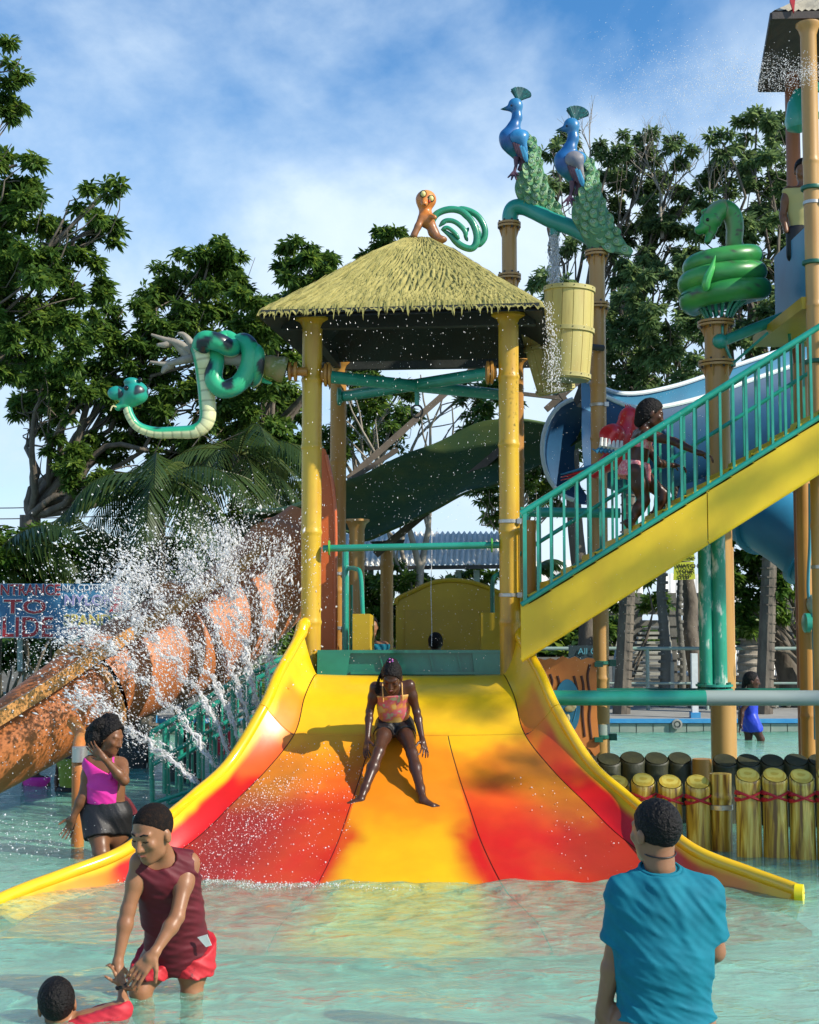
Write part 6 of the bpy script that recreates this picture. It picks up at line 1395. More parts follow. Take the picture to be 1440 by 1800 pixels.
def hand(s, w, d, n, h, side=1, curl=.5, spread=.12, tcurl=.3, k=.005):
    """w wrist, d direction, n palm normal (the way the fingers curl), side: thumb along +-across"""
    w = V3(w); d = nrm(d); n = nrm(V3(n)-d*np.dot(n, d)); a = np.cross(d, n)*side      # a points to the thumb
    s.cone(w, w+d*.03*h, .024*h, .027*h, .015)
    for i in range(4):
        b = w+d*.085*h+a*(1.5-i)*.019*h; s.cone(w+d*.025*h+a*(1.5-i)*.012*h, b, .014*h, .0115*h, .010*h)
        L = [.044, .030, .024]; sc = [.95, 1.05, 1.0, .82][i]; dd = nrm(d+a*(1.5-i)*spread); ang = 0; r = .0092*h; p = b
        for j, l in enumerate(L):
            ang += curl*(.55, .95, .7)[j]*(1+.08*i); v = dd*math.cos(ang)+n*math.sin(ang); q = p+v*l*sc*h; s.cone(p, q, r, r*.90, k*h); p = q; r *= .90
    b = w+d*.022*h+a*.022*h; v = nrm(d*.62+a*.72+n*.25); q = b+v*.042*h; s.cone(b, q, .015*h, .0115*h, .010*h); v2 = nrm(v*.8+d*.4+n*tcurl); q2 = q+v2*.032*h; s.cone(q, q2, .011*h, .0095*h, k*h); v3 = nrm(v2+n*tcurl*.8+d*.1); s.cone(q2, q2+v3*.024*h, .0098*h, .0085*h, k*h)
def torso(s, J, h, w=1.0, inf=0, belly=0):
    shL, shR, hpL, hpR = [V3(J[k]) for k in ('shL', 'shR', 'hpL', 'hpR')]; ch = (shL+shR)/2; pv = (hpL+hpR)/2; nk = V3(J['neck'])
    for a, b in ((shL, hpL), (shR, hpR)):
        a2 = ch+(a-ch)*.58; up = (a2-pv)*.06; b2 = pv+(b-pv)*.62; mid = a2*.45+b2*.55; mid = mid+(ch*.45+pv*.55-mid)*.10
        s.cone(a2-(a2-b2)*.16, mid, (.092*h)*w+inf, (.080*h)*w+inf+belly, .06*h); s.cone(mid, b2, (.080*h)*w+inf+belly, (.092*h)*w+inf, .06*h)
    s.cone(ch-(ch-pv)*.14, (ch+pv)/2, .095*h*w+inf, .085*h*w+inf+belly, .07*h); s.cone((ch+pv)/2, pv, .085*h*w+inf+belly, .10*h*w+inf, .07*h)
    for a in (shL, shR): s.cone(nk*.35+ch*.65, a, .042*h+inf*.8, .050*h*w**.5+inf, .045*h)      # trapezius
def limbs(s, J, h, arms=True, legs=True, inf=0, aw=1.0, lw=1.0):
    if arms:
        for e in 'LR':
            if 'sh'+e in J and 'el'+e in J:
                a, b, c = V3(J['sh'+e]), V3(J['el'+e]), V3(J['wr'+e]); m1 = a*.6+b*.4; m2 = b*.72+c*.28
                s.chain([a, m1, b], [.052*h*aw+inf, .047*h*aw+inf, .037*h*aw+inf], .03*h); s.chain([b, m2, c], [.037*h*aw+inf, .039*h*aw+inf, .024*h*aw+inf], .02*h)
    if legs:
        for e in 'LR':
            if 'kn'+e in J:
                a, b = V3(J['hp'+e]), V3(J['kn'+e]); m1 = a*.55+b*.45; s.chain([a, m1, b], [.090*h*lw+inf, .076*h*lw+inf, .052*h*lw+inf], .04*h)
                if 'an'+e in J:
                    c = V3(J['an'+e]); m2 = b*.68+c*.32; s.chain([b, m2, b*.25+c*.75, c], [.052*h*lw+inf, .055*h*lw+inf, .036*h+inf, .032*h+inf], .03*h)
                    if 'to'+e in J:
                        t = V3(J['to'+e]); d = nrm(t-c); 
                        s.cone(c, c*.4+t*.6, .034*h, .028*h, .02*h); 
                        sh = V3(J['shL'])-V3(J['shR']); ac = nrm(sh-d*np.dot(sh, d))
                        for i in range(5): s.cone(c*.35+t*.65+ac*(i-2)*.010*h, t+ac*(i-2)*.015*h*1.0-d*abs(i-2)*.006, .016*h, .011*h, .008*h)
                        hl = V3(J.get('he'+e, c-d*.03)); s.cone(c, hl, .03*h, .028*h, .02*h)
def person(label, J, h, skin, look, up=(0, 0, 1), hs=None, res=.0075, w=1.0, hands=None, neckr=.050, loc=None, detail=True, lw=1.0, aw=1.0, belly=0, group=None, legs=True, head=True, footz=None):
    hs = hs or h; base = loc or (J['hpL'][0], J['hpL'][1], -.6); T = thing('person', label, 'person', base, group); s = SDF(); torso(s, J, h, w, 0, belly); limbs(s, J, h, legs=legs, lw=lw, aw=aw)
    R = headframe(look, up); hd = V3(J['head']); P = add_head(s, hd, R, hs, detail=detail) if head else None
    nb = V3(J['neck']); s.cone(nb, hd+R@np.array([0, -.02, -.06])*hs, neckr*h, (neckr-.004)*h, .025*h)
    for hd_ in hands or []: hand(s, *hd_)
    obj('body', s.mesh(res), skin, T, smooth=True); return T, R, hd, P
def garment(name, T, J, h, mt, inf, keeps, w=1.0, pre=None, arms=None, res=.0075, fold=None, cuts=(), torso_on=True, legs=None, belly=0, lw=1.0, extra=None):
    s = SDF()
    if pre: pre(s)
    if torso_on: torso(s, J, h, w, inf, belly)
    for (a, b, ra, rb) in arms or []: s.cone(a, b, ra, rb, .03)
    for (a, b, ra, rb) in legs or []: s.cone(a, b, ra, rb, .025)
    if extra: extra(s)
    for q, n in keeps: s.keep(q, n)
    for f in cuts: s.cut(f)
    if fold is not None: s.disp = fold
    return obj(name, s.mesh(res), mt, T, smooth=True)
def mixp(a, b, t): return V3(a)*(1-t)+V3(b)*t
def wp(px, py, Y): return W(px, py, Y)

# ---- man in the turquoise shirt, seen from behind
def man():
    Y = 5.33; J = dict(shL=wp(1097,1566,Y), shR=wp(1240,1568,Y), neck=wp(1160,1522,Y), head=wp(1152,1463,Y+.02), hpL=wp(1112,1800,Y), hpR=wp(1218,1800,Y),
        elL=wp(1083,1676,Y+.02), wrL=wp(1060,1772,Y+.03), elR=wp(1256,1672,Y+.03), wrR=wp(1218,1690,Y+.27), knL=wp(1110,2000,Y+.02), knR=wp(1225,2000,Y-.03), anL=wp(1105,2180,Y), anR=wp(1230,2180,Y))
    h = .98
    hands = [(J['wrL'], wp(1056,1800,Y+.05)-wp(1060,1772,Y+.03), (1, .3, 0), 1.0, 1, .45, .06), (J['wrR'], Vector((-.6, .8, .1)), (0, 0, 1), 1.0, 1, .8, .05)]
    T, R, hd, P = person('man in a turquoise t-shirt standing in the pool, seen from behind', J, h, SK['tan'], (-.55, .85, -.05), hs=1.02, res=.0065, w=.96, hands=hands, aw=1.10, neckr=.060)
    hair('hair', hd, R, 1.02, T, MAT['black_hair'], back=-.02, front=.045, low=-.052, thick=1.07, hh=.0045, disp=.0020)
    fd = folds(.0046, 70, 16, (.85, .1, .52), (-.45, 0, .9), 1.7); fd2 = folds(.0038, 95, 22, (.25, .2, .95), (1, 0, .2), .4)
    zc = wp(0,1700,Y).z
    fold = lambda p: fd(p)*np.clip(.4+(p[:, 2]-zc)*3.2, .25, 1)+fd2(p)*np.clip(.6-(p[:, 2]-zc)*3, 0, 1.1)
    el = V3(J['elL']); er = V3(J['elR']); sl = V3(J['shL']); sr = V3(J['shR']); al = mixp(sl, el, .76); ar = mixp(sr, er, .70)
    nb = V3(J['neck'])
    def sleeves(s):
        s.cone(nb+np.array([0, .0, -.06]), nb+np.array([0, .0, .01]), .100, .074, .03); s.cone(mixp(J['hpL'], J['hpR'], .10), mixp(J['hpL'], J['hpR'], .90), .112, .112, .06)
        for a_, b_, o_, f_ in ((sl, el, sr, .80), (sr, er, sl, .76)):
            al = mixp(a_, b_, f_); d_ = nrm(b_-a_); s.cone(mixp(a_, o_, .16)-np.array([0, 0, .01]), a_+d_*.03, .060, .060, .03); s.cone(a_+d_*.02, al+d_*.05, .060, .070, .02)
            s.cut(lambda p, al=al, d_=d_: np.maximum(-((p-al)@d_), sd_cone(p, al, al+d_*.2, .13, .13)))
    garment('shirt', T, J, h, MAT['turq'], .016, [(wp(1160,1787,Y), (-.02, 0, -1)), (nb+np.array([0, 0, -.006]), (0, -.25, 1))], w=.98, res=.0050, fold=fold, belly=.014, pre=sleeves)
    # hems and collar as seams
    obj('collar', M().tube([Vector(nb+np.array([math.cos(a)*.077, math.sin(a)*.074, -.008+.018*math.sin(a)])) for a in np.linspace(0, 2*math.pi, 26)[:-1]], .007, 8, closed=True), MAT['turq'], T, smooth=True)
    garment('shorts', T, J, h, MAT['shorts_dark'], .014, [(wp(1160,1770,Y), (0, 0, 1))], w=.88, res=.009, legs=[(J['hpL'], mixp(J['hpL'], J['knL'], .8), .088, .088), (J['hpR'], mixp(J['hpR'], J['knR'], .8), .088, .088)])
    obj('necklace', M().tube([Vector(nb+np.array([math.cos(a)*.062, math.sin(a)*.060, .050+.010*math.sin(a)])) for a in np.linspace(0, 2*math.pi, 30)[:-1]], .0028, 6, closed=True), MAT['ink'], T, smooth=True)
mm('turq', (.003,.135,.195), .8, var=(.005,.18,.25), scale=9, bump=.25, bscale=300, bdist=.001, spec=.3); mm('shorts_dark', (.02,.03,.03), .7)
man()

# ---- boy in the maroon vest, bending forward
def boy():
    Y = 6.15; J = dict(neck=wp(291,1507,Y-.10), head=wp(268,1464,Y-.20), shL=wp(248,1516,Y-.12), shR=wp(331,1517,Y-.06), hpL=wp(285,1668,Y+.12), hpR=wp(340,1662,Y+.14),
        elL=wp(225,1600,Y-.16), wrL=wp(207,1692,Y-.22), elR=wp(311,1612,Y-.20), wrR=wp(272,1675,Y-.30), knL=wp(247,1742,Y+.02), knR=wp(337,1752,Y+.10), anL=wp(262,1850,Y+.05), anR=wp(336,1868,Y+.16))
    h = .93
    hands = [(J['wrL'], wp(213,1722,Y-.23)-wp(207,1690,Y-.22), (.9, -.1, -.2), .92, -1, .75, .03), (J['wrR'], wp(240,1713,Y-.33)-wp(272,1675,Y-.30), (-.5, .2, -.9), .95, 1, .25, .10)]
    T, R, hd, P = person('boy in a maroon vest and red shorts bending to pull a child through the water', J, h, SK['brown'], (-.46, -.84, -.34), up=(-.12, -.25, 1), hs=1.0, res=.0058, w=.90, hands=hands, aw=.88, neckr=.046, lw=.92)
    hair('hair', hd, R, 1.0, T, MAT['short_hair'], back=-.012, front=.066, low=-.030, thick=1.02, hh=.004, disp=.0012, hz=.074, sl=-1.0)
    for sd in (-1, 1):
        obj('eyebrow', M().tube([Vector(P(sd*.046, .078, .031)), Vector(P(sd*.030, .090, .038)), Vector(P(sd*.014, .094, .032))], [.0025, .0042, .003], 6), MAT['black_hair'], T, smooth=True)
        obj('eyelash', M().tube([Vector(P(sd*.044, .082, .004)), Vector(P(sd*.030, .0895, .001)), Vector(P(sd*.017, .087, .004))], .0022, 5), MAT['black_hair'], T, smooth=True)
    obj('lips', M().tube([Vector(P(-.021, .090, -.061)), Vector(P(0, .0975, -.061)), Vector(P(.021, .090, -.061))], [.002, .0055, .002], 8), MAT['lip'], T, smooth=True)
    nb = V3(J['neck']); sl, sr = V3(J['shL']), V3(J['shR']); pv = (V3(J['hpL'])+V3(J['hpR']))/2; ch = (sl+sr)/2; ax = nrm(sr-sl); dn = nrm(pv-ch)
    fd = folds(.0042, 75, 22, (.5, .2, .85), (-.8, .1, .4), .9)
    garment('vest', T, J, h, MAT['maroon'], .014, [(pv+dn*.055, dn)], w=.93, res=.0055, fold=fd,
        cuts=[lambda p: sd_cone(p, sl-ax*.10, sl-ax*.045, .07, .062), lambda p: sd_cone(p, sr+ax*.10, sr+ax*.045, .07, .062), lambda p: sd_ell(p, nb+np.array([-.015, -.05, .015]), (.070, .075, .060))+0*p[:, 0]], extra=lambda s: s.cone(pv-dn*.03, pv+dn*.03, .125, .135, .05))
    kl, kr = V3(J['knL']), V3(J['knR']); hl, hr = V3(J['hpL']), V3(J['hpR'])
    fd3 = folds(.005, 70, 26, (.3, .2, .9), (1, 0, .1), 2.9)
    garment('shorts', T, J, h, MAT['red_shorts'], .016, [(pv-dn*.01, -dn), (mixp(hl, kl, .93) if False else mixp(hr, kr, .60), nrm(kr-hr+np.array([0, 0, -.25])))], w=.95, res=.006, fold=fd3, legs=[(hl, mixp(hl, kl, .62), .105, .092), (hr, mixp(hr, kr, .64), .106, .098)])
    obj('white_tag', M().prism([W(347,1648,Y-.02), W(364,1643,Y-.02), W(372,1662,Y-.0), (W(362,1665,Y-.0))], (0, .006, 0)), MAT['white_paint'], T)
mm('maroon', (.085,.002,.008), .66, var=(.125,.004,.013), scale=10, bump=.2, bscale=200, bdist=.001); mm('short_hair', (.010,.007,.006), .8, var=(.035,.018,.010), scale=60, lo=.5, hi=.75, bump=1, bscale=300, bdist=.006, spec=.15); mm('lip', (.28,.09,.06), .35)
mm('red_shorts', (.46,.012,.022), .6, var=(.52,.02,.03), scale=17, third=(.04,.006,.01), lo=.40, hi=.60, detail=3)
boy()

# ---- small child held by the wrist
def toddler():
    Y = 5.85; J = dict(neck=wp(126,1794,Y+.03), head=wp(100,1766,Y), shL=wp(118,1806,Y), shR=wp(198,1778,Y+.02), hpL=wp(150,1930,Y+.05), hpR=wp(210,1920,Y+.05),
        elL=wp(90,1900,Y-.05), wrL=wp(80,1950,Y-.1), elR=wp(218,1776,Y+.0), wrR=wp(214,1732,Y+.06))
    h = .70; hands = [(J['wrR'], wp(208,1712,Y+.06)-wp(214,1736,Y+.06), (-.6, .4, .2), .68, 1, .7, .05)]
    T, R, hd, P = person('small child in a red shirt seen from behind, arm pulled up by the boy', J, h, SK['brown'], (-.25, .95, -.05), up=(-.10, -.1, 1), hs=.90, res=.0058, w=1.0, hands=hands, aw=.92, legs=False, neckr=.055)
    hair('hair', hd, R, .90, T, MAT['black_hair'], back=-.01, front=.048, low=-.058, thick=1.10, hh=.0045, disp=.0022)
    sr, er = V3(J['shR']), V3(J['elR']); fd = folds(.004, 70, 22, (.6, .1, .7), (-.6, .2, .6), .3); nb = V3(J['neck'])
    garment('shirt', T, J, h, MAT['red_shirt'], .018, [(nb+np.array([0, 0, .018]), (-.3, 0, 1))], w=1.12, res=.0055, fold=fd, arms=[(sr, mixp(sr, er, .5), .066, .060)])
    obj('collar', M().tube([Vector(nb+np.array([math.cos(a)*.060, math.sin(a)*.056, .004-.018*math.cos(a)])) for a in np.linspace(0, 2*math.pi, 24)[:-1]], .007, 8, closed=True), MAT['red_shirt'], T, smooth=True)
    w = V3(J['wrR']); obj('wristband', M().lathe([(.024, -.008), (.028, -.006), (.028, .006), (.024, .008)], w+np.array([.001, 0, -.004]), 16, nrm(V3(wp(208,1712,Y+.06))-w)), MAT['ink'], T, smooth=True)
mm('red_shirt', (.52,.02,.035), .65, var=(.58,.03,.045), scale=26, third=(.10,.01,.03), lo=.52, hi=.66, detail=2)
toddler()

# ---- girl on the slide
def girl():
    K = lambda x, y, Y: W(560+x/5.2923, 1120+y/5.294, Y)
    J = dict(head=K(680,372,9.80), neck=K(690,470,9.95), shL=K(530,468,9.99), shR=K(845,450,9.99), hpL=K(625,822,10.14), hpR=K(790,822,10.14),
        elL=K(476,690,10.03), wrL=K(455,960,9.92), elR=K(912,690,10.03), wrR=K(968,960,9.90), knL=K(560,1065,9.80), knR=K(870,1080,9.80), anL=K(392,1515,9.56), anR=K(975,1520,9.52), toL=K(205,1598,9.50), toR=K(1120,1608,9.46), heL=K(405,1590,9.56), heR=K(955,1590,9.53))
    h = .82
    hands = [(J['wrL'], K(430,1100,9.83)-K(455,960,9.92), (.0, -.6, -.8), .82, 1, .3, .14), (J['wrR'], K(1000,1090,9.80)-K(968,960,9.90), (0, -.6, -.8), .82, -1, .25, .20)]
    T, R, hd, P = person('girl in a tie dye swim top and black shorts sliding down, head bowed', J, h, SK['deep'], (-.10, -.80, -.60), up=(0, -.6, 1), hs=.90, res=.0055, w=.80, hands=hands, aw=.92, lw=.92, neckr=.046)
    def ex(s, P): s.ell(P(0, -.07, .09), (.036, .036, .034), k=.02); s.ell(P(.01, -.05, .115), (.03, .03, .03), k=.015)
    hair('hair', hd, R, .90, T, MAT['black_hair'], back=.0, front=.062, low=-.03, thick=1.08, hh=.005, extra=ex, disp=.0025)
    for k in range(5):
        a = Vector(P(.045+.012*k, -.06+.02*k, .09-.02*k)); b = Vector(P(.098+.006*k, .03+.01*k, .0-.02*k)); c = Vector(P(.086+.004*k, .055+.008*k, -.10-.012*(k % 3))); pp = smoothpath([a, b, c], 10)
        m = M(); m.tube(pp, [.008+.0028*math.sin(i*1.6) for i in range(len(pp))], 7); obj('braid', m, MAT['black_hair'], T, smooth=True)
    for k in range(5): obj('hair_bead', M().ball(P(.01+.018*math.cos(k*1.3), -.035+.012*math.sin(k*1.3), .128+.004*k), .0075, 8, 6), MAT['bead_pink' if k % 2 else 'bead_violet'], T, smooth=True)
    for sd in (-1, 1): obj('eyelash', M().tube([Vector(P(sd*.044, .082, .005)), Vector(P(sd*.030, .0905, .002)), Vector(P(sd*.017, .087, .005))], .002, 5), MAT['black_hair'], T, smooth=True)
    obj('lips', M().tube([Vector(P(-.020, .090, -.061)), Vector(P(0, .098, -.061)), Vector(P(.020, .090, -.061))], [.002, .0065, .002], 8), mm('lip_dark', (.16,.05,.04), .25), T, smooth=True)
    sl, sr = V3(J['shL']), V3(J['shR']); pv = (V3(J['hpL'])+V3(J['hpR']))/2; ch = (sl+sr)/2; dn = nrm(pv-ch); ax = nrm(sr-sl)
    garment('swim_top', T, J, h, MAT['tie_dye'], .008, [(ch+dn*.055, -dn+np.array([0, .25, 0])), (pv-dn*.050, dn)], w=.81, res=.005, cuts=[lambda p: sd_cone(p, sl-ax*.08, sl+ax*.012+dn*.03, .05, .045), lambda p: sd_cone(p, sr+ax*.08, sr-ax*.012+dn*.03, .05, .045)])
    tp = ch+dn*.075; fr = nrm(np.cross(ax, dn)); fr = fr if fr[1] < 0 else -fr
    for sg, s_ in ((-1, sl), (1, sr)):
        a = tp+ax*sg*.070+fr*.082; b = ch+ax*sg*.070-dn*.035+fr*.02; c = ch+ax*sg*.062+dn*.02-fr*.07
        obj('strap', M().tube(smoothpath([Vector(a), Vector((a+b)/2+fr*.022), Vector(b), Vector(c)], 5), .0045, 6), MAT['strap_yellow'], T, smooth=True)
    kl, kr = V3(J['knL']), V3(J['knR']); hl, hr = V3(J['hpL']), V3(J['hpR'])
    garment('shorts', T, J, h, MAT['black_cloth'], .009, [(pv-dn*.075, -dn), (mixp(pv, (kl+kr)/2, .36), nrm((kl+kr)/2-pv))], w=.82, res=.0055, legs=[(hl, mixp(hl, kl, .5), .082, .072), (hr, mixp(hr, kr, .5), .082, .072)], fold=folds(.002, 90, 30, (1, .3, .4), (0, 1, 1), 1))
mm('bead_pink', (.6,.15,.4), .2); mm('bead_violet', (.25,.06,.35), .2); mm('strap_yellow', (.75,.45,.15), .5); mm('black_cloth', (.008,.008,.010), .55, bump=.2, bscale=90)
mt_ = mat('tie_dye', (.62,.40,.12), .55, var=(.55,.16,.10), scale=13, lo=.38, hi=.50, third=(.34,.42,.24), detail=2); MAT['tie_dye'] = mt_
e = [n for n in mt_.node_tree.nodes if n.type == 'VALTORGB'][0].color_ramp.elements; x = e.new(.44); x.color = (.62,.26,.05,1); x = e.new(.57); x.color = (.60,.12,.20,1)
girl()

# ---- woman in the pink top
def woman_pink():
    Y = 9.7; J = dict(head=wp(193,1296,Y-.02), neck=wp(180,1325,Y), shL=wp(160,1340,Y), shR=wp(212,1344,Y+.02), hpL=wp(170,1430,Y), hpR=wp(204,1432,Y), elL=wp(146,1400,Y-.05), wrL=wp(129,1436,Y-.06), elR=wp(218,1372,Y-.12), wrR=wp(184,1334,Y-.20),
        knL=wp(178,1500,Y-.14), knR=wp(205,1515,Y+.05), anL=wp(172,1590,Y), anR=wp(205,1600,Y+.1))
    h = .93; hands = [(J['wrL'], wp(120,1455,Y-.05)-wp(128,1432,Y-.06), (-.2, -.7, 0), .9, 1, .25, .15), (J['wrR'], wp(172,1322,Y-.2)-wp(186,1334,Y-.20), (0, .9, .3), .9, 1, .3, .1)]
    T, R, hd, P = person('woman in a bright pink top and black shorts wading behind the splash, hand raised', J, h, SK['mid'], (.75, -.35, -.25), hs=.98, res=.0075, w=.98, hands=hands, aw=1.0, lw=1.12)
    def ex(s, P):
        for k in range(26):
            d = rng.normal(size=3); d /= np.linalg.norm(d); d[1] = -abs(d[1])*.8+.05; q = P(*(np.array([0, -.04, .02])+d*.105)); s.ell(q, (.04, .04, .04), k=.015)
        s.ell(P(0, -.11, -.03), (.085, .085, .10), k=.03)
    hair('hair', hd, R, .98, T, MAT['black_hair'], back=.01, front=.05, low=-.13, thick=1.12, puff=.008, hh=.008, extra=ex, disp=.008)
    sl, sr = V3(J['shL']), V3(J['shR']); pv = (V3(J['hpL'])+V3(J['hpR']))/2; ch = (sl+sr)/2; dn = nrm(pv-ch); ax = nrm(sr-sl)
    garment('top', T, J, h, MAT['pink_cloth'], .012, [(pv-dn*.075, dn), (ch+dn*.01+np.array([-.03,0,0]), -dn+ax*.55-np.array([0, .2, 0])), (sr+ax*.005, ax)], w=1.0, res=.007, fold=folds(.003, 70, 20, (.3, 0, 1), (1, 0, 0), 2))
    m = M(); a = ch+ax*.055-dn*.03; m.tube(smoothpath([Vector(ch+ax*.05+dn*.10+np.array([0, -.11, 0])), Vector(ch+ax*.065+dn*.03+np.array([0, -.09, 0])), Vector(a+np.array([0, -.03, .015]))], 4), .016, 8); obj('strap', m, MAT['pink_cloth'], T, smooth=True)
    kl, kr = V3(J['knL']), V3(J['knR']); hl, hr = V3(J['hpL']), V3(J['hpR'])
    garment('shorts', T, J, h, MAT['black_cloth'], .012, [(pv-dn*.085, -dn), (mixp(hl, kl, .62), nrm(kl-hl+np.array([0, 0, -.1])))], w=1.0, res=.0075, legs=[(hl, mixp(hl, kl, .7), .115, .108), (hr, mixp(hr, kr, .7), .115, .105)], fold=folds(.003, 60, 20, (.6, 0, .6), (1, 0, 0), 2))
    obj('sash', M().tube(smoothpath([wp(212,1392,Y+.06), wp(222,1408,Y+.06), wp(233,1425,Y+.08), (wp(236,1434,Y+.08))], 4), [.02]*4+[.03]*8+[.012], 8), MAT['maroon'], T, smooth=True)
mm('pink_cloth', (.78,.03,.36), .55, var=(.70,.02,.30), scale=12)
woman_pink()

# ---- climber on the stair
def climber():
    Y = 11.0; J = dict(head=wp(1145,727,Y), neck=wp(1134,752,Y), shL=wp(1122,764,Y+.14), shR=wp(1136,764,Y-.13), hpL=wp(1114,828,Y+.08), hpR=wp(1118,830,Y-.08), elL=wp(1158,815,Y+.16), wrL=wp(1182,818,Y+.3), elR=wp(1185,776,Y-.20), wrR=wp(1228,796,Y-.30),
        knL=wp(1166,868,Y+.09), knR=wp(1132,880,Y-.08), anL=wp(1152,905,Y+.09), anR=wp(1106,922,Y-.09), toL=wp(1172,908,Y+.09), toR=wp(1122,935,Y-.09))
    h = .86; hands = [(J['wrR'], Vector((.14, -.02, -.03)), (0, 0, -1), .85, 1, .6, .05), (J['wrL'], Vector((.14, .02, -.01)), (0, 0, -1), .85, 1, .6, .05)]
    T, R, hd, P = person('girl in a patterned pink two piece climbing the stairway, bent forward', J, h, SK['deep'], (.88, .0, -.3), hs=.98, res=.008, w=.82, hands=hands, lw=1.05)
    hair('hair', hd, R, .98, T, MAT['black_hair'], back=.02, front=.055, low=-.11, thick=1.10, puff=.0, hh=.008, disp=.004, extra=lambda s, P: s.cone(P(0, -.07, 0), P(0, -.07, -.10), .06, .045, .03))
    sl, sr = V3(J['shL']), V3(J['shR']); pv = (V3(J['hpL'])+V3(J['hpR']))/2; ch = (sl+sr)/2; dn = nrm(pv-ch)
    garment('bikini_top', T, J, h, MAT['pink_print'], .008, [(ch+dn*.055, -dn), (ch+dn*.125, dn)], w=.83, res=.0075)
    garment('skirt', T, J, h, MAT['pink_print'], .014, [(pv-dn*.075, -dn), (pv+dn*.06, dn)], w=.85, res=.0075, fold=folds(.005, 90, 20, (1, 1, 0), (0, 0, 1), 0), extra=lambda s: s.cone(pv, pv+dn*.05, .13, .14, .03))
mm('pink_print', (.66,.16,.20), .6, var=(.75,.45,.42), scale=40, lo=.45, hi=.6, detail=2)
climber()

# ---- girl in the blue swimsuit far across the pool
def far_girl():
    Y = 18.3; J = dict(head=wp(1322,1197,Y), neck=wp(1318,1212,Y), shL=wp(1309,1222,Y+.1), shR=wp(1323,1222,Y-.1), hpL=wp(1317,1266,Y+.06), hpR=wp(1321,1266,Y-.06), elL=wp(1303,1248,Y+.1), wrL=wp(1300,1272,Y+.02), elR=wp(1304,1250,Y-.14), wrR=wp(1303,1272,Y-.18),
        knL=wp(1316,1304,Y+.06), knR=wp(1338,1299,Y-.06), anL=wp(1316,1340,Y+.06), anR=wp(1332,1345,Y-.06))
    h = .88; T, R, hd, P = person('girl in a royal blue swimsuit wading on the far side of the pool', J, h, SK['deep'], (.95, -.2, -.1), hs=1.0, res=.012, w=.85, lw=1.0, hands=[(J['wrR'], Vector((-.03, 0, -.1)), (1, 0, 0), .9, 1, .3, .1)])
    hair('hair', hd, R, 1.0, T, MAT['black_hair'], back=.0, front=.05, low=-.05, thick=1.08, hh=.01, extra=lambda s, P: s.cone(P(0, -.09, .0), P(0, -.10, -.10), .035, .03, .02))
    sl, sr = V3(J['shL']), V3(J['shR']); pv = (V3(J['hpL'])+V3(J['hpR']))/2; ch = (sl+sr)/2; dn = nrm(pv-ch); hl, hr, kl, kr = [V3(J[k]) for k in ('hpL', 'hpR', 'knL', 'knR')]
    garment('swimsuit', T, J, h, MAT['blue_cloth'], .014, [(ch+dn*.03, -dn), (pv+dn*.15, dn)], w=.88, res=.011, legs=[(hl, mixp(hl, kl, .45), .10, .10), (hr, mixp(hr, kr, .45), .10, .10)], fold=folds(.005, 50, 20, (1, 0, .3), (0, 0, 1), 0))
mm('blue_cloth', (.015,.04,.50), .45, var=(.02,.06,.58), scale=10)
far_girl()

# ---- others, partly hidden
def partial(label, hx, hy, Y, skin, cloth, look, torso_h=60, hs=.9, res=.012, hairlow=-.05, wdt=1.0, hm='black_hair', body=True, arms=True):
    k = Y/F; sc = hs; S_ = lambda dx, dy, dY=0: W(hx, hy, Y)+Vector((dx*sc, dY*sc, dy*sc))
    J = dict(head=S_(0, 0), neck=S_(0, -.15), shL=S_(-.16, -.22), shR=S_(.16, -.22), hpL=S_(-.08, -.66), hpR=S_(.08, -.66), elL=S_(-.21, -.46, .02), wrL=S_(-.20, -.66, -.05), elR=S_(.21, -.46, .02), wrR=S_(.20, -.66, -.05), knL=S_(-.09, -1.05), knR=S_(.09, -1.05), anL=S_(-.09, -1.4), anR=S_(.09, -1.4))
    T, R, hd, P = person(label, J, hs, SK[skin], look, hs=hs, res=res, w=.95*wdt)
    hair('hair', hd, R, hs, T, MAT[hm], back=.0, front=.05, low=hairlow, thick=1.10, hh=res*.8, disp=.003)
    ch = (V3(J['shL'])+V3(J['shR']))/2; pv = (V3(J['hpL'])+V3(J['hpR']))/2
    garment('top', T, J, hs, cloth, .014, [(ch+np.array([0, 0, .02]), (0, 0, 1)), (pv+np.array([0, 0, .02]), (0, 0, -1))], w=.97*wdt, res=res)
    garment('shorts', T, J, hs, MAT['black_cloth'], .014, [(pv+np.array([0, 0, .05]), (0, 0, 1))], w=.97*wdt, res=res, legs=[(J['hpL'], mixp(J['hpL'], J['knL'], .6), .09, .085), (J['hpR'], mixp(J['hpR'], J['knR'], .6), .09, .085)])
    return T
partial('child whose black hair shows above the green trough, before the arched panel', 766, 1131, 12.5, 'deep', MAT['shorts_dark'], (.1, 1, 0), hs=.80)
partial('child peeping out beside the yellow box left of the slide head', 652, 1102, 12.35, 'tan', MAT['turq'], (.3, -1, -.1), hs=.78)
partial('person on the tower platform, half hidden by its post', 1411, 300, 11.9, 'mid', mm('straw_shirt', (.45,.40,.15), .7), (-.3, -1, -.5), hs=.85, res=.01, wdt=.85)
partial('child in a faded pink shirt wading under the orange tube', 64, 1345, 13.6, 'deep', MAT['pink_cloth'], (-.2, 1, -.3), hs=.62)
partial('child in a yellow green shirt standing behind the sleeved orange post', 126, 1310, 13.2, 'deep', mm('lime_shirt', (.25,.32,.03), .6), (0, 1, 0), hs=.66)
partial('swimmer in a red top behind the teal stair railing', 392, 1254, 16.5, 'deep', MAT['red_shirt'], (0, 1, 0), hs=.8)
partial('swimmer in dark clothes behind the splash, left of the railing', 236, 1262, 15.0, 'deep', MAT['shorts_dark'], (.4, -1, 0), hs=.9)
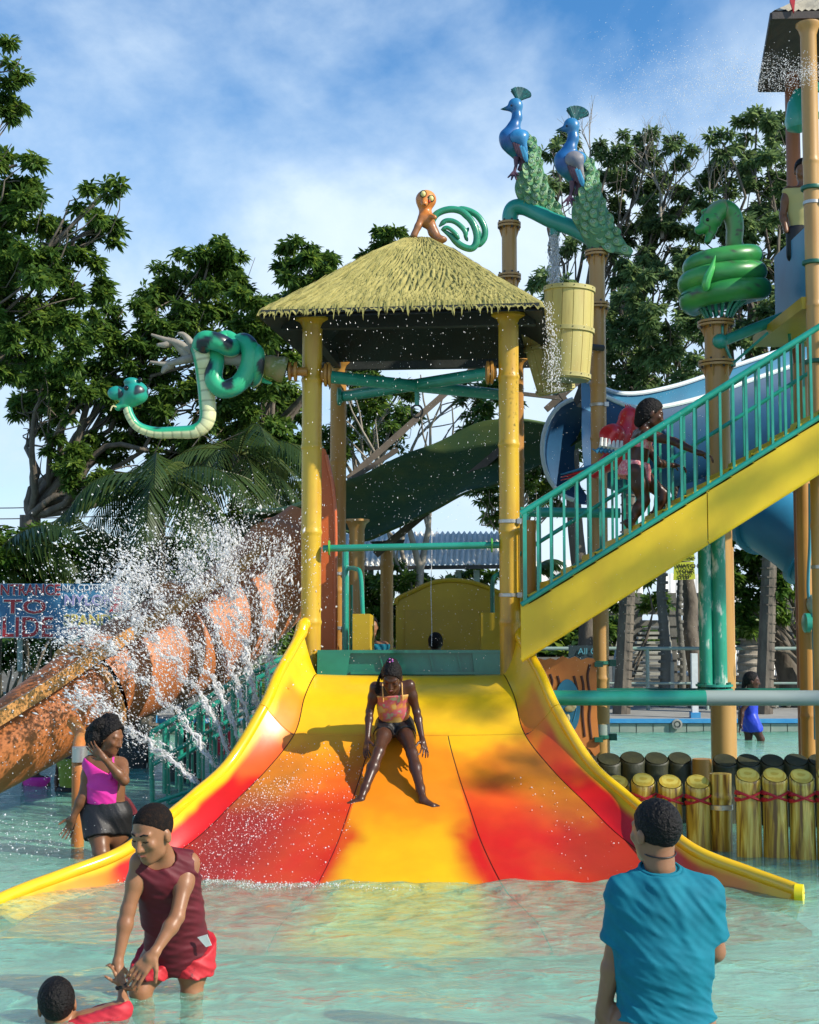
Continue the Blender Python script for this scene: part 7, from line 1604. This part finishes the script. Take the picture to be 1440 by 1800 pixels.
partial('swimmer with brown shoulders behind the lower end of the railing', 322, 1296, 14.0, 'mid', MAT['shorts_dark'], (-.5, 1, 0), hs=.8)
T = thing('pool_float', 'pointed white and red float above the railing', 'float', W(402,1262,16)); obj('tip', M().lathe([(.05, 0), (.04, .04), (.01, .11)], W(402,1250,16), 10), MAT['white_paint'], T, smooth=True); obj('base', M().lathe([(.035, -.10), (.04, 0), (.03, .01)], W(402,1250,16), 10), MAT['pink_cloth'], T, smooth=True)
# ============================================================ SPLASH AND SPRAY
def drops(P, R, D=None, st=None):
    """little 8-sided drops, stretched along D"""
    n = len(P); R = np.asarray(R)[:, None]
    D = rand_dirs(n) if D is None else D/np.linalg.norm(D, axis=1)[:, None]; a = np.cross(D, rand_dirs(n)); a /= np.linalg.norm(a, axis=1)[:, None]; b = np.cross(D, a); st = np.ones((n, 1)) if st is None else np.asarray(st)[:, None]
    v = np.stack([P+D*R*st, P+a*R, P+b*R, P-a*R*rng.uniform(.6, 1.2, (n, 1)), P-b*R, P-D*R*st], 1).reshape(-1, 3); o = (np.arange(n)*6)[:, None, None]
    f = np.array([[0,1,2],[0,2,3],[0,3,4],[0,4,1],[5,2,1],[5,3,2],[5,4,3],[5,1,4]])[None]+o; return v, f.reshape(-1, 3)
def merge(L):
    v = []; f = []; n = 0
    for a, b in L: v.append(a); f.append(b+n); n += len(a)
    return np.concatenate(v), np.concatenate(f)
def jet(path, n, w0, w1, r0, r1, clump=.0, Yc=0):
    n = int(n*1.5); pts = np.array([list(p) for p in smoothpath(path, 14)]); m = len(pts); t = rng.uniform(0, 1, n)**.85; i = np.clip((t*(m-1)).astype(int), 0, m-2); fr = (t*(m-1)-i)[:, None]
    c = pts[i]*(1-fr)+pts[i+1]*fr; d = pts[i+1]-pts[i]; d /= np.linalg.norm(d, axis=1)[:, None]; w = (w0+(w1-w0)*t**1.4)[:, None]
    off = rng.normal(size=(n, 3))*w*np.array([1, .8, 1]); # clumping: pull toward a wavering strand
    st = np.stack([np.sin(t*47+1), np.cos(t*31), np.sin(t*61+2)], 1)*w*.5; k = rng.uniform(size=(n, 1)) < .55; off = np.where(k, off*.3+st, off*1.5)
    n2 = n; r = rng.gamma(1.6, .55, n)*(r0+(r1-r0)*t)*.6; return drops(c+off, np.clip(r, .0012, .013), d+.5*rand_dirs(n), rng.uniform(1, 4.2, n)*(1.2-.35*t))
L = []; G = lambda l: [W(x, y, Y) for x, y, Y in l]
L.append(jet(G([(368,1392,10.1), (300,1335,10.2), (235,1288,10.3), (180,1245,10.3), (120,1215,10.3)]), 2600, .008, .10, .003, .0055))
L.append(jet(G([(395,1368,10.3), (340,1290,10.4), (270,1210,10.5), (210,1150,10.5), (150,1118,10.5), (110,1110,10.5)]), 3400, .008, .15, .003, .0058))
L.append(jet(G([(412,1345,10.5), (370,1250,10.6), (310,1170,10.7), (250,1100,10.7), (215,1060,10.7), (190,1030,10.7)]), 4200, .008, .17, .003, .0058))
L.append(jet(G([(428,1325,10.6), (398,1240,10.7), (345,1150,10.8), (290,1070,10.8), (240,1010,10.8), (215,990,10.8)]), 3600, .008, .17, .003, .0058))
L.append(jet(G([(446,1300,10.7), (420,1215,10.8), (385,1120,10.9), (350,1030,10.9), (320,975,10.9)]), 3400, .008, .14, .003, .0055))
L.append(jet(G([(460,1280,10.8), (440,1190,10.9), (420,1100,11.0), (400,1000,11.0), (390,930,11.0)]), 4600, .008, .15, .003, .0058))
L.append(jet(G([(476,1250,10.9), (472,1170,11.0), (470,1090,11.0), (480,1010,11.0), (495,955,11.0)]), 3600, .010, .16, .003, .005))
# loose cloud between the jets
def cloud(n, cx, cy, sx, sy, Y, sY, r):
    x = rng.normal(cx, sx, n); y = rng.normal(cy, sy, n); P = np.array([list(W(a, b, Y+rng.normal(0, sY))) for a, b in zip(x, y)]); return drops(P, np.clip(rng.gamma(2, .5, n)*r, .0012, .011))
L.append(cloud(4200, 270, 1120, 105, 95, 10.8, .35, .0036)); L.append(cloud(2600, 430, 1060, 60, 90, 11.0, .25, .0034)); L.append(cloud(700, 60, 1120, 60, 45, 10.6, .3, .0036)); L.append(cloud(1500, 260, 985, 80, 45, 10.8, .35, .0048)); L.append(cloud(1500, 400, 950, 45, 40, 11.0, .2, .0036)); L.append(cloud(900, 150, 1330, 90, 60, 10.3, .3, .0022)); L.append(cloud(700, 60, 1480, 60, 25, 9.6, .3, .0028))
v, f = merge(L); tag(obj('splash', (v, f), MAT['water_drop'], None), 'fan of white water jets and drops bursting up beside the slide', 'splash', kind='stuff')
# watery strands at the roots of the jets
def strands():
    m = M()
    for (a, b, c) in (((352,1385,10.1), (300,1335,10.2), (240,1290,10.3)), ((385,1365,10.3), (340,1290,10.4), (285,1222,10.5)), ((408,1345,10.5), (372,1255,10.6), (318,1178,10.7)), ((425,1325,10.6), (398,1240,10.7), (352,1160,10.8)), ((446,1298,10.7), (422,1215,10.8), (390,1130,10.9)), ((462,1280,10.8), (442,1190,10.9), (424,1110,11.0))):
        pts = smoothpath([W(*a), W(*b), W(*c)], 12)
        for k in range(3):
            pp = [p+Vector(rng.normal(0, .010, 3))*(.3+i/12) for i, p in enumerate(pts)]; s = int(rng.integers(0, 6)); e = int(rng.integers(12, 22)); m.tube(pp[s:e], [abs(.0055+.004*math.sin(i*2.1+k))+.001 for i in range(len(pp[s:e]))], 6)
    tag(obj('water_strands', m, MAT['water_drop'], None, smooth=True), 'glassy strands of water at the roots of the splash jets', 'water jets', kind='stuff')
strands()
# water falling from the spout, curtain off the roof corner, mist by the tower
n = 1500; z = rng.uniform(0, 1, n); P = np.array([list(W(975+rng.normal(0, 3.5+2*q), lerp(408, 502, q), 12.78+rng.normal(0, .02))) for q in z]); a = drops(P, rng.uniform(.002, .006, n), np.tile([0, 0, -1.0], (n, 1))+.2*rand_dirs(n), rng.uniform(2, 5, n))
tag(obj('falling_water', a, MAT['water_drop'], None), 'stream of water falling from the spout into the bucket', 'falling water', kind='stuff')
n = 800; z = rng.uniform(0, 1, n)**.8; P = np.array([list(W(964+12*q+rng.normal(0, 4+7*q), lerp(530, 690, q), 10.6+rng.normal(0, .08))) for q in z]); a = drops(P, rng.uniform(.0015, .0045, n), np.tile([0, 0, -1.0], (n, 1))+.3*rand_dirs(n), rng.uniform(1, 3, n))
tag(obj('roof_trickle', a, MAT['water_drop'], None), 'broken curtain of water spilling off the right corner of the pavilion roof', 'falling water', kind='stuff')
n = 260; P = np.array([list(W(758.5+math.sin(q*9)*.7, lerp(930, 1135, q), 11.9)) for q in np.linspace(0, 1, n)]); a = drops(P, rng.uniform(.002, .005, n), np.tile([0, 0, -1.0], (n, 1)), rng.uniform(1, 3, n)); tag(obj('thin_trickle', a, MAT['water_drop'], None), 'thin trickle of water falling in front of the arched yellow panel', 'falling water', kind='stuff')
n = 7000; q = rng.uniform(0, 1, n); px = 1440-q*420+rng.normal(0, 12, n); py = 125+q*35+rng.normal(0, 1, n)*(10+60*q)+q*q*30; keep = rng.uniform(size=n) < (1-q)**.5+.18
P = np.array([list(W(a, b, 10.7+rng.normal(0, .12))) for a, b in zip(px[keep], py[keep])]); a = drops(P, rng.uniform(.0012, .0040, len(P))*(1.15-.4*q[keep])); tag(obj('spray', a, MAT['water_drop'], None), 'fine spray drifting left from the tower roof', 'spray', kind='stuff')
# drops scattered over the whole middle of the place
n = 2600; px = rng.uniform(560, 1240, n); py = rng.uniform(560, 1180, n); P = np.array([list(W(a, b, rng.uniform(10.0, 11.9))) for a, b in zip(px, py)]); a = drops(P, rng.uniform(.0010, .0030, n)); tag(obj('stray_drops', a, MAT['water_drop'], None), 'stray drops of spray in the air round the pavilion', 'spray', kind='stuff')
# foam and wet beads where water runs down the slide
Pf = []
for i in range(1700):
    s_ = -1 if rng.uniform() < .93 else 1; u = s_*min(.99, abs(rng.normal(.80, .10))); t_ = rng.uniform(4.2, 7.4); p = spt(u, t_); Pf.append([p.x, p.y, p.z+.006+abs(rng.normal(0, .012))])
for i in range(700): 
    t_ = rng.uniform(3.2, 6.8); u = rng.uniform(-.98, -.3); p = spt(u, t_); Pf.append([p.x, p.y, p.z+.004])
for i in range(1500):
    x = rng.normal(-1.0, .45); y = 8.55+rng.normal(0, .05)+.05*math.sin(x*9)+.1*abs(x); Pf.append([x, y, .012+abs(rng.normal(0, .010))])
Pf = np.array(Pf); a = drops(Pf, np.clip(rng.gamma(2, .0013, len(Pf)), .0008, .006), None, rng.uniform(.6, 1.5, len(Pf))); tag(obj('foam_beads', a, MAT['water_drop'], None), 'beads of foam running down the left side of the slide into the pool', 'foam', kind='stuff')

Pf = []
for cx, cy in ((-1.215, 6.17), (-.998, 6.25), (-2.19, 9.56), (-2.08, 9.75), (4.64, 18.3), (2.18, 9.85)):
    for i in range(70):
        a = rng.uniform(0, 6.3); q = .055+abs(rng.normal(0, .03)); Pf.append([cx+math.cos(a)*q, cy+math.sin(a)*q, .006])
tag(obj('leg_foam', drops(np.array(Pf), rng.uniform(.001, .0032, len(Pf))), MAT['water_drop'], None), 'small beads of foam where legs and posts break the water', 'foam', kind='stuff')
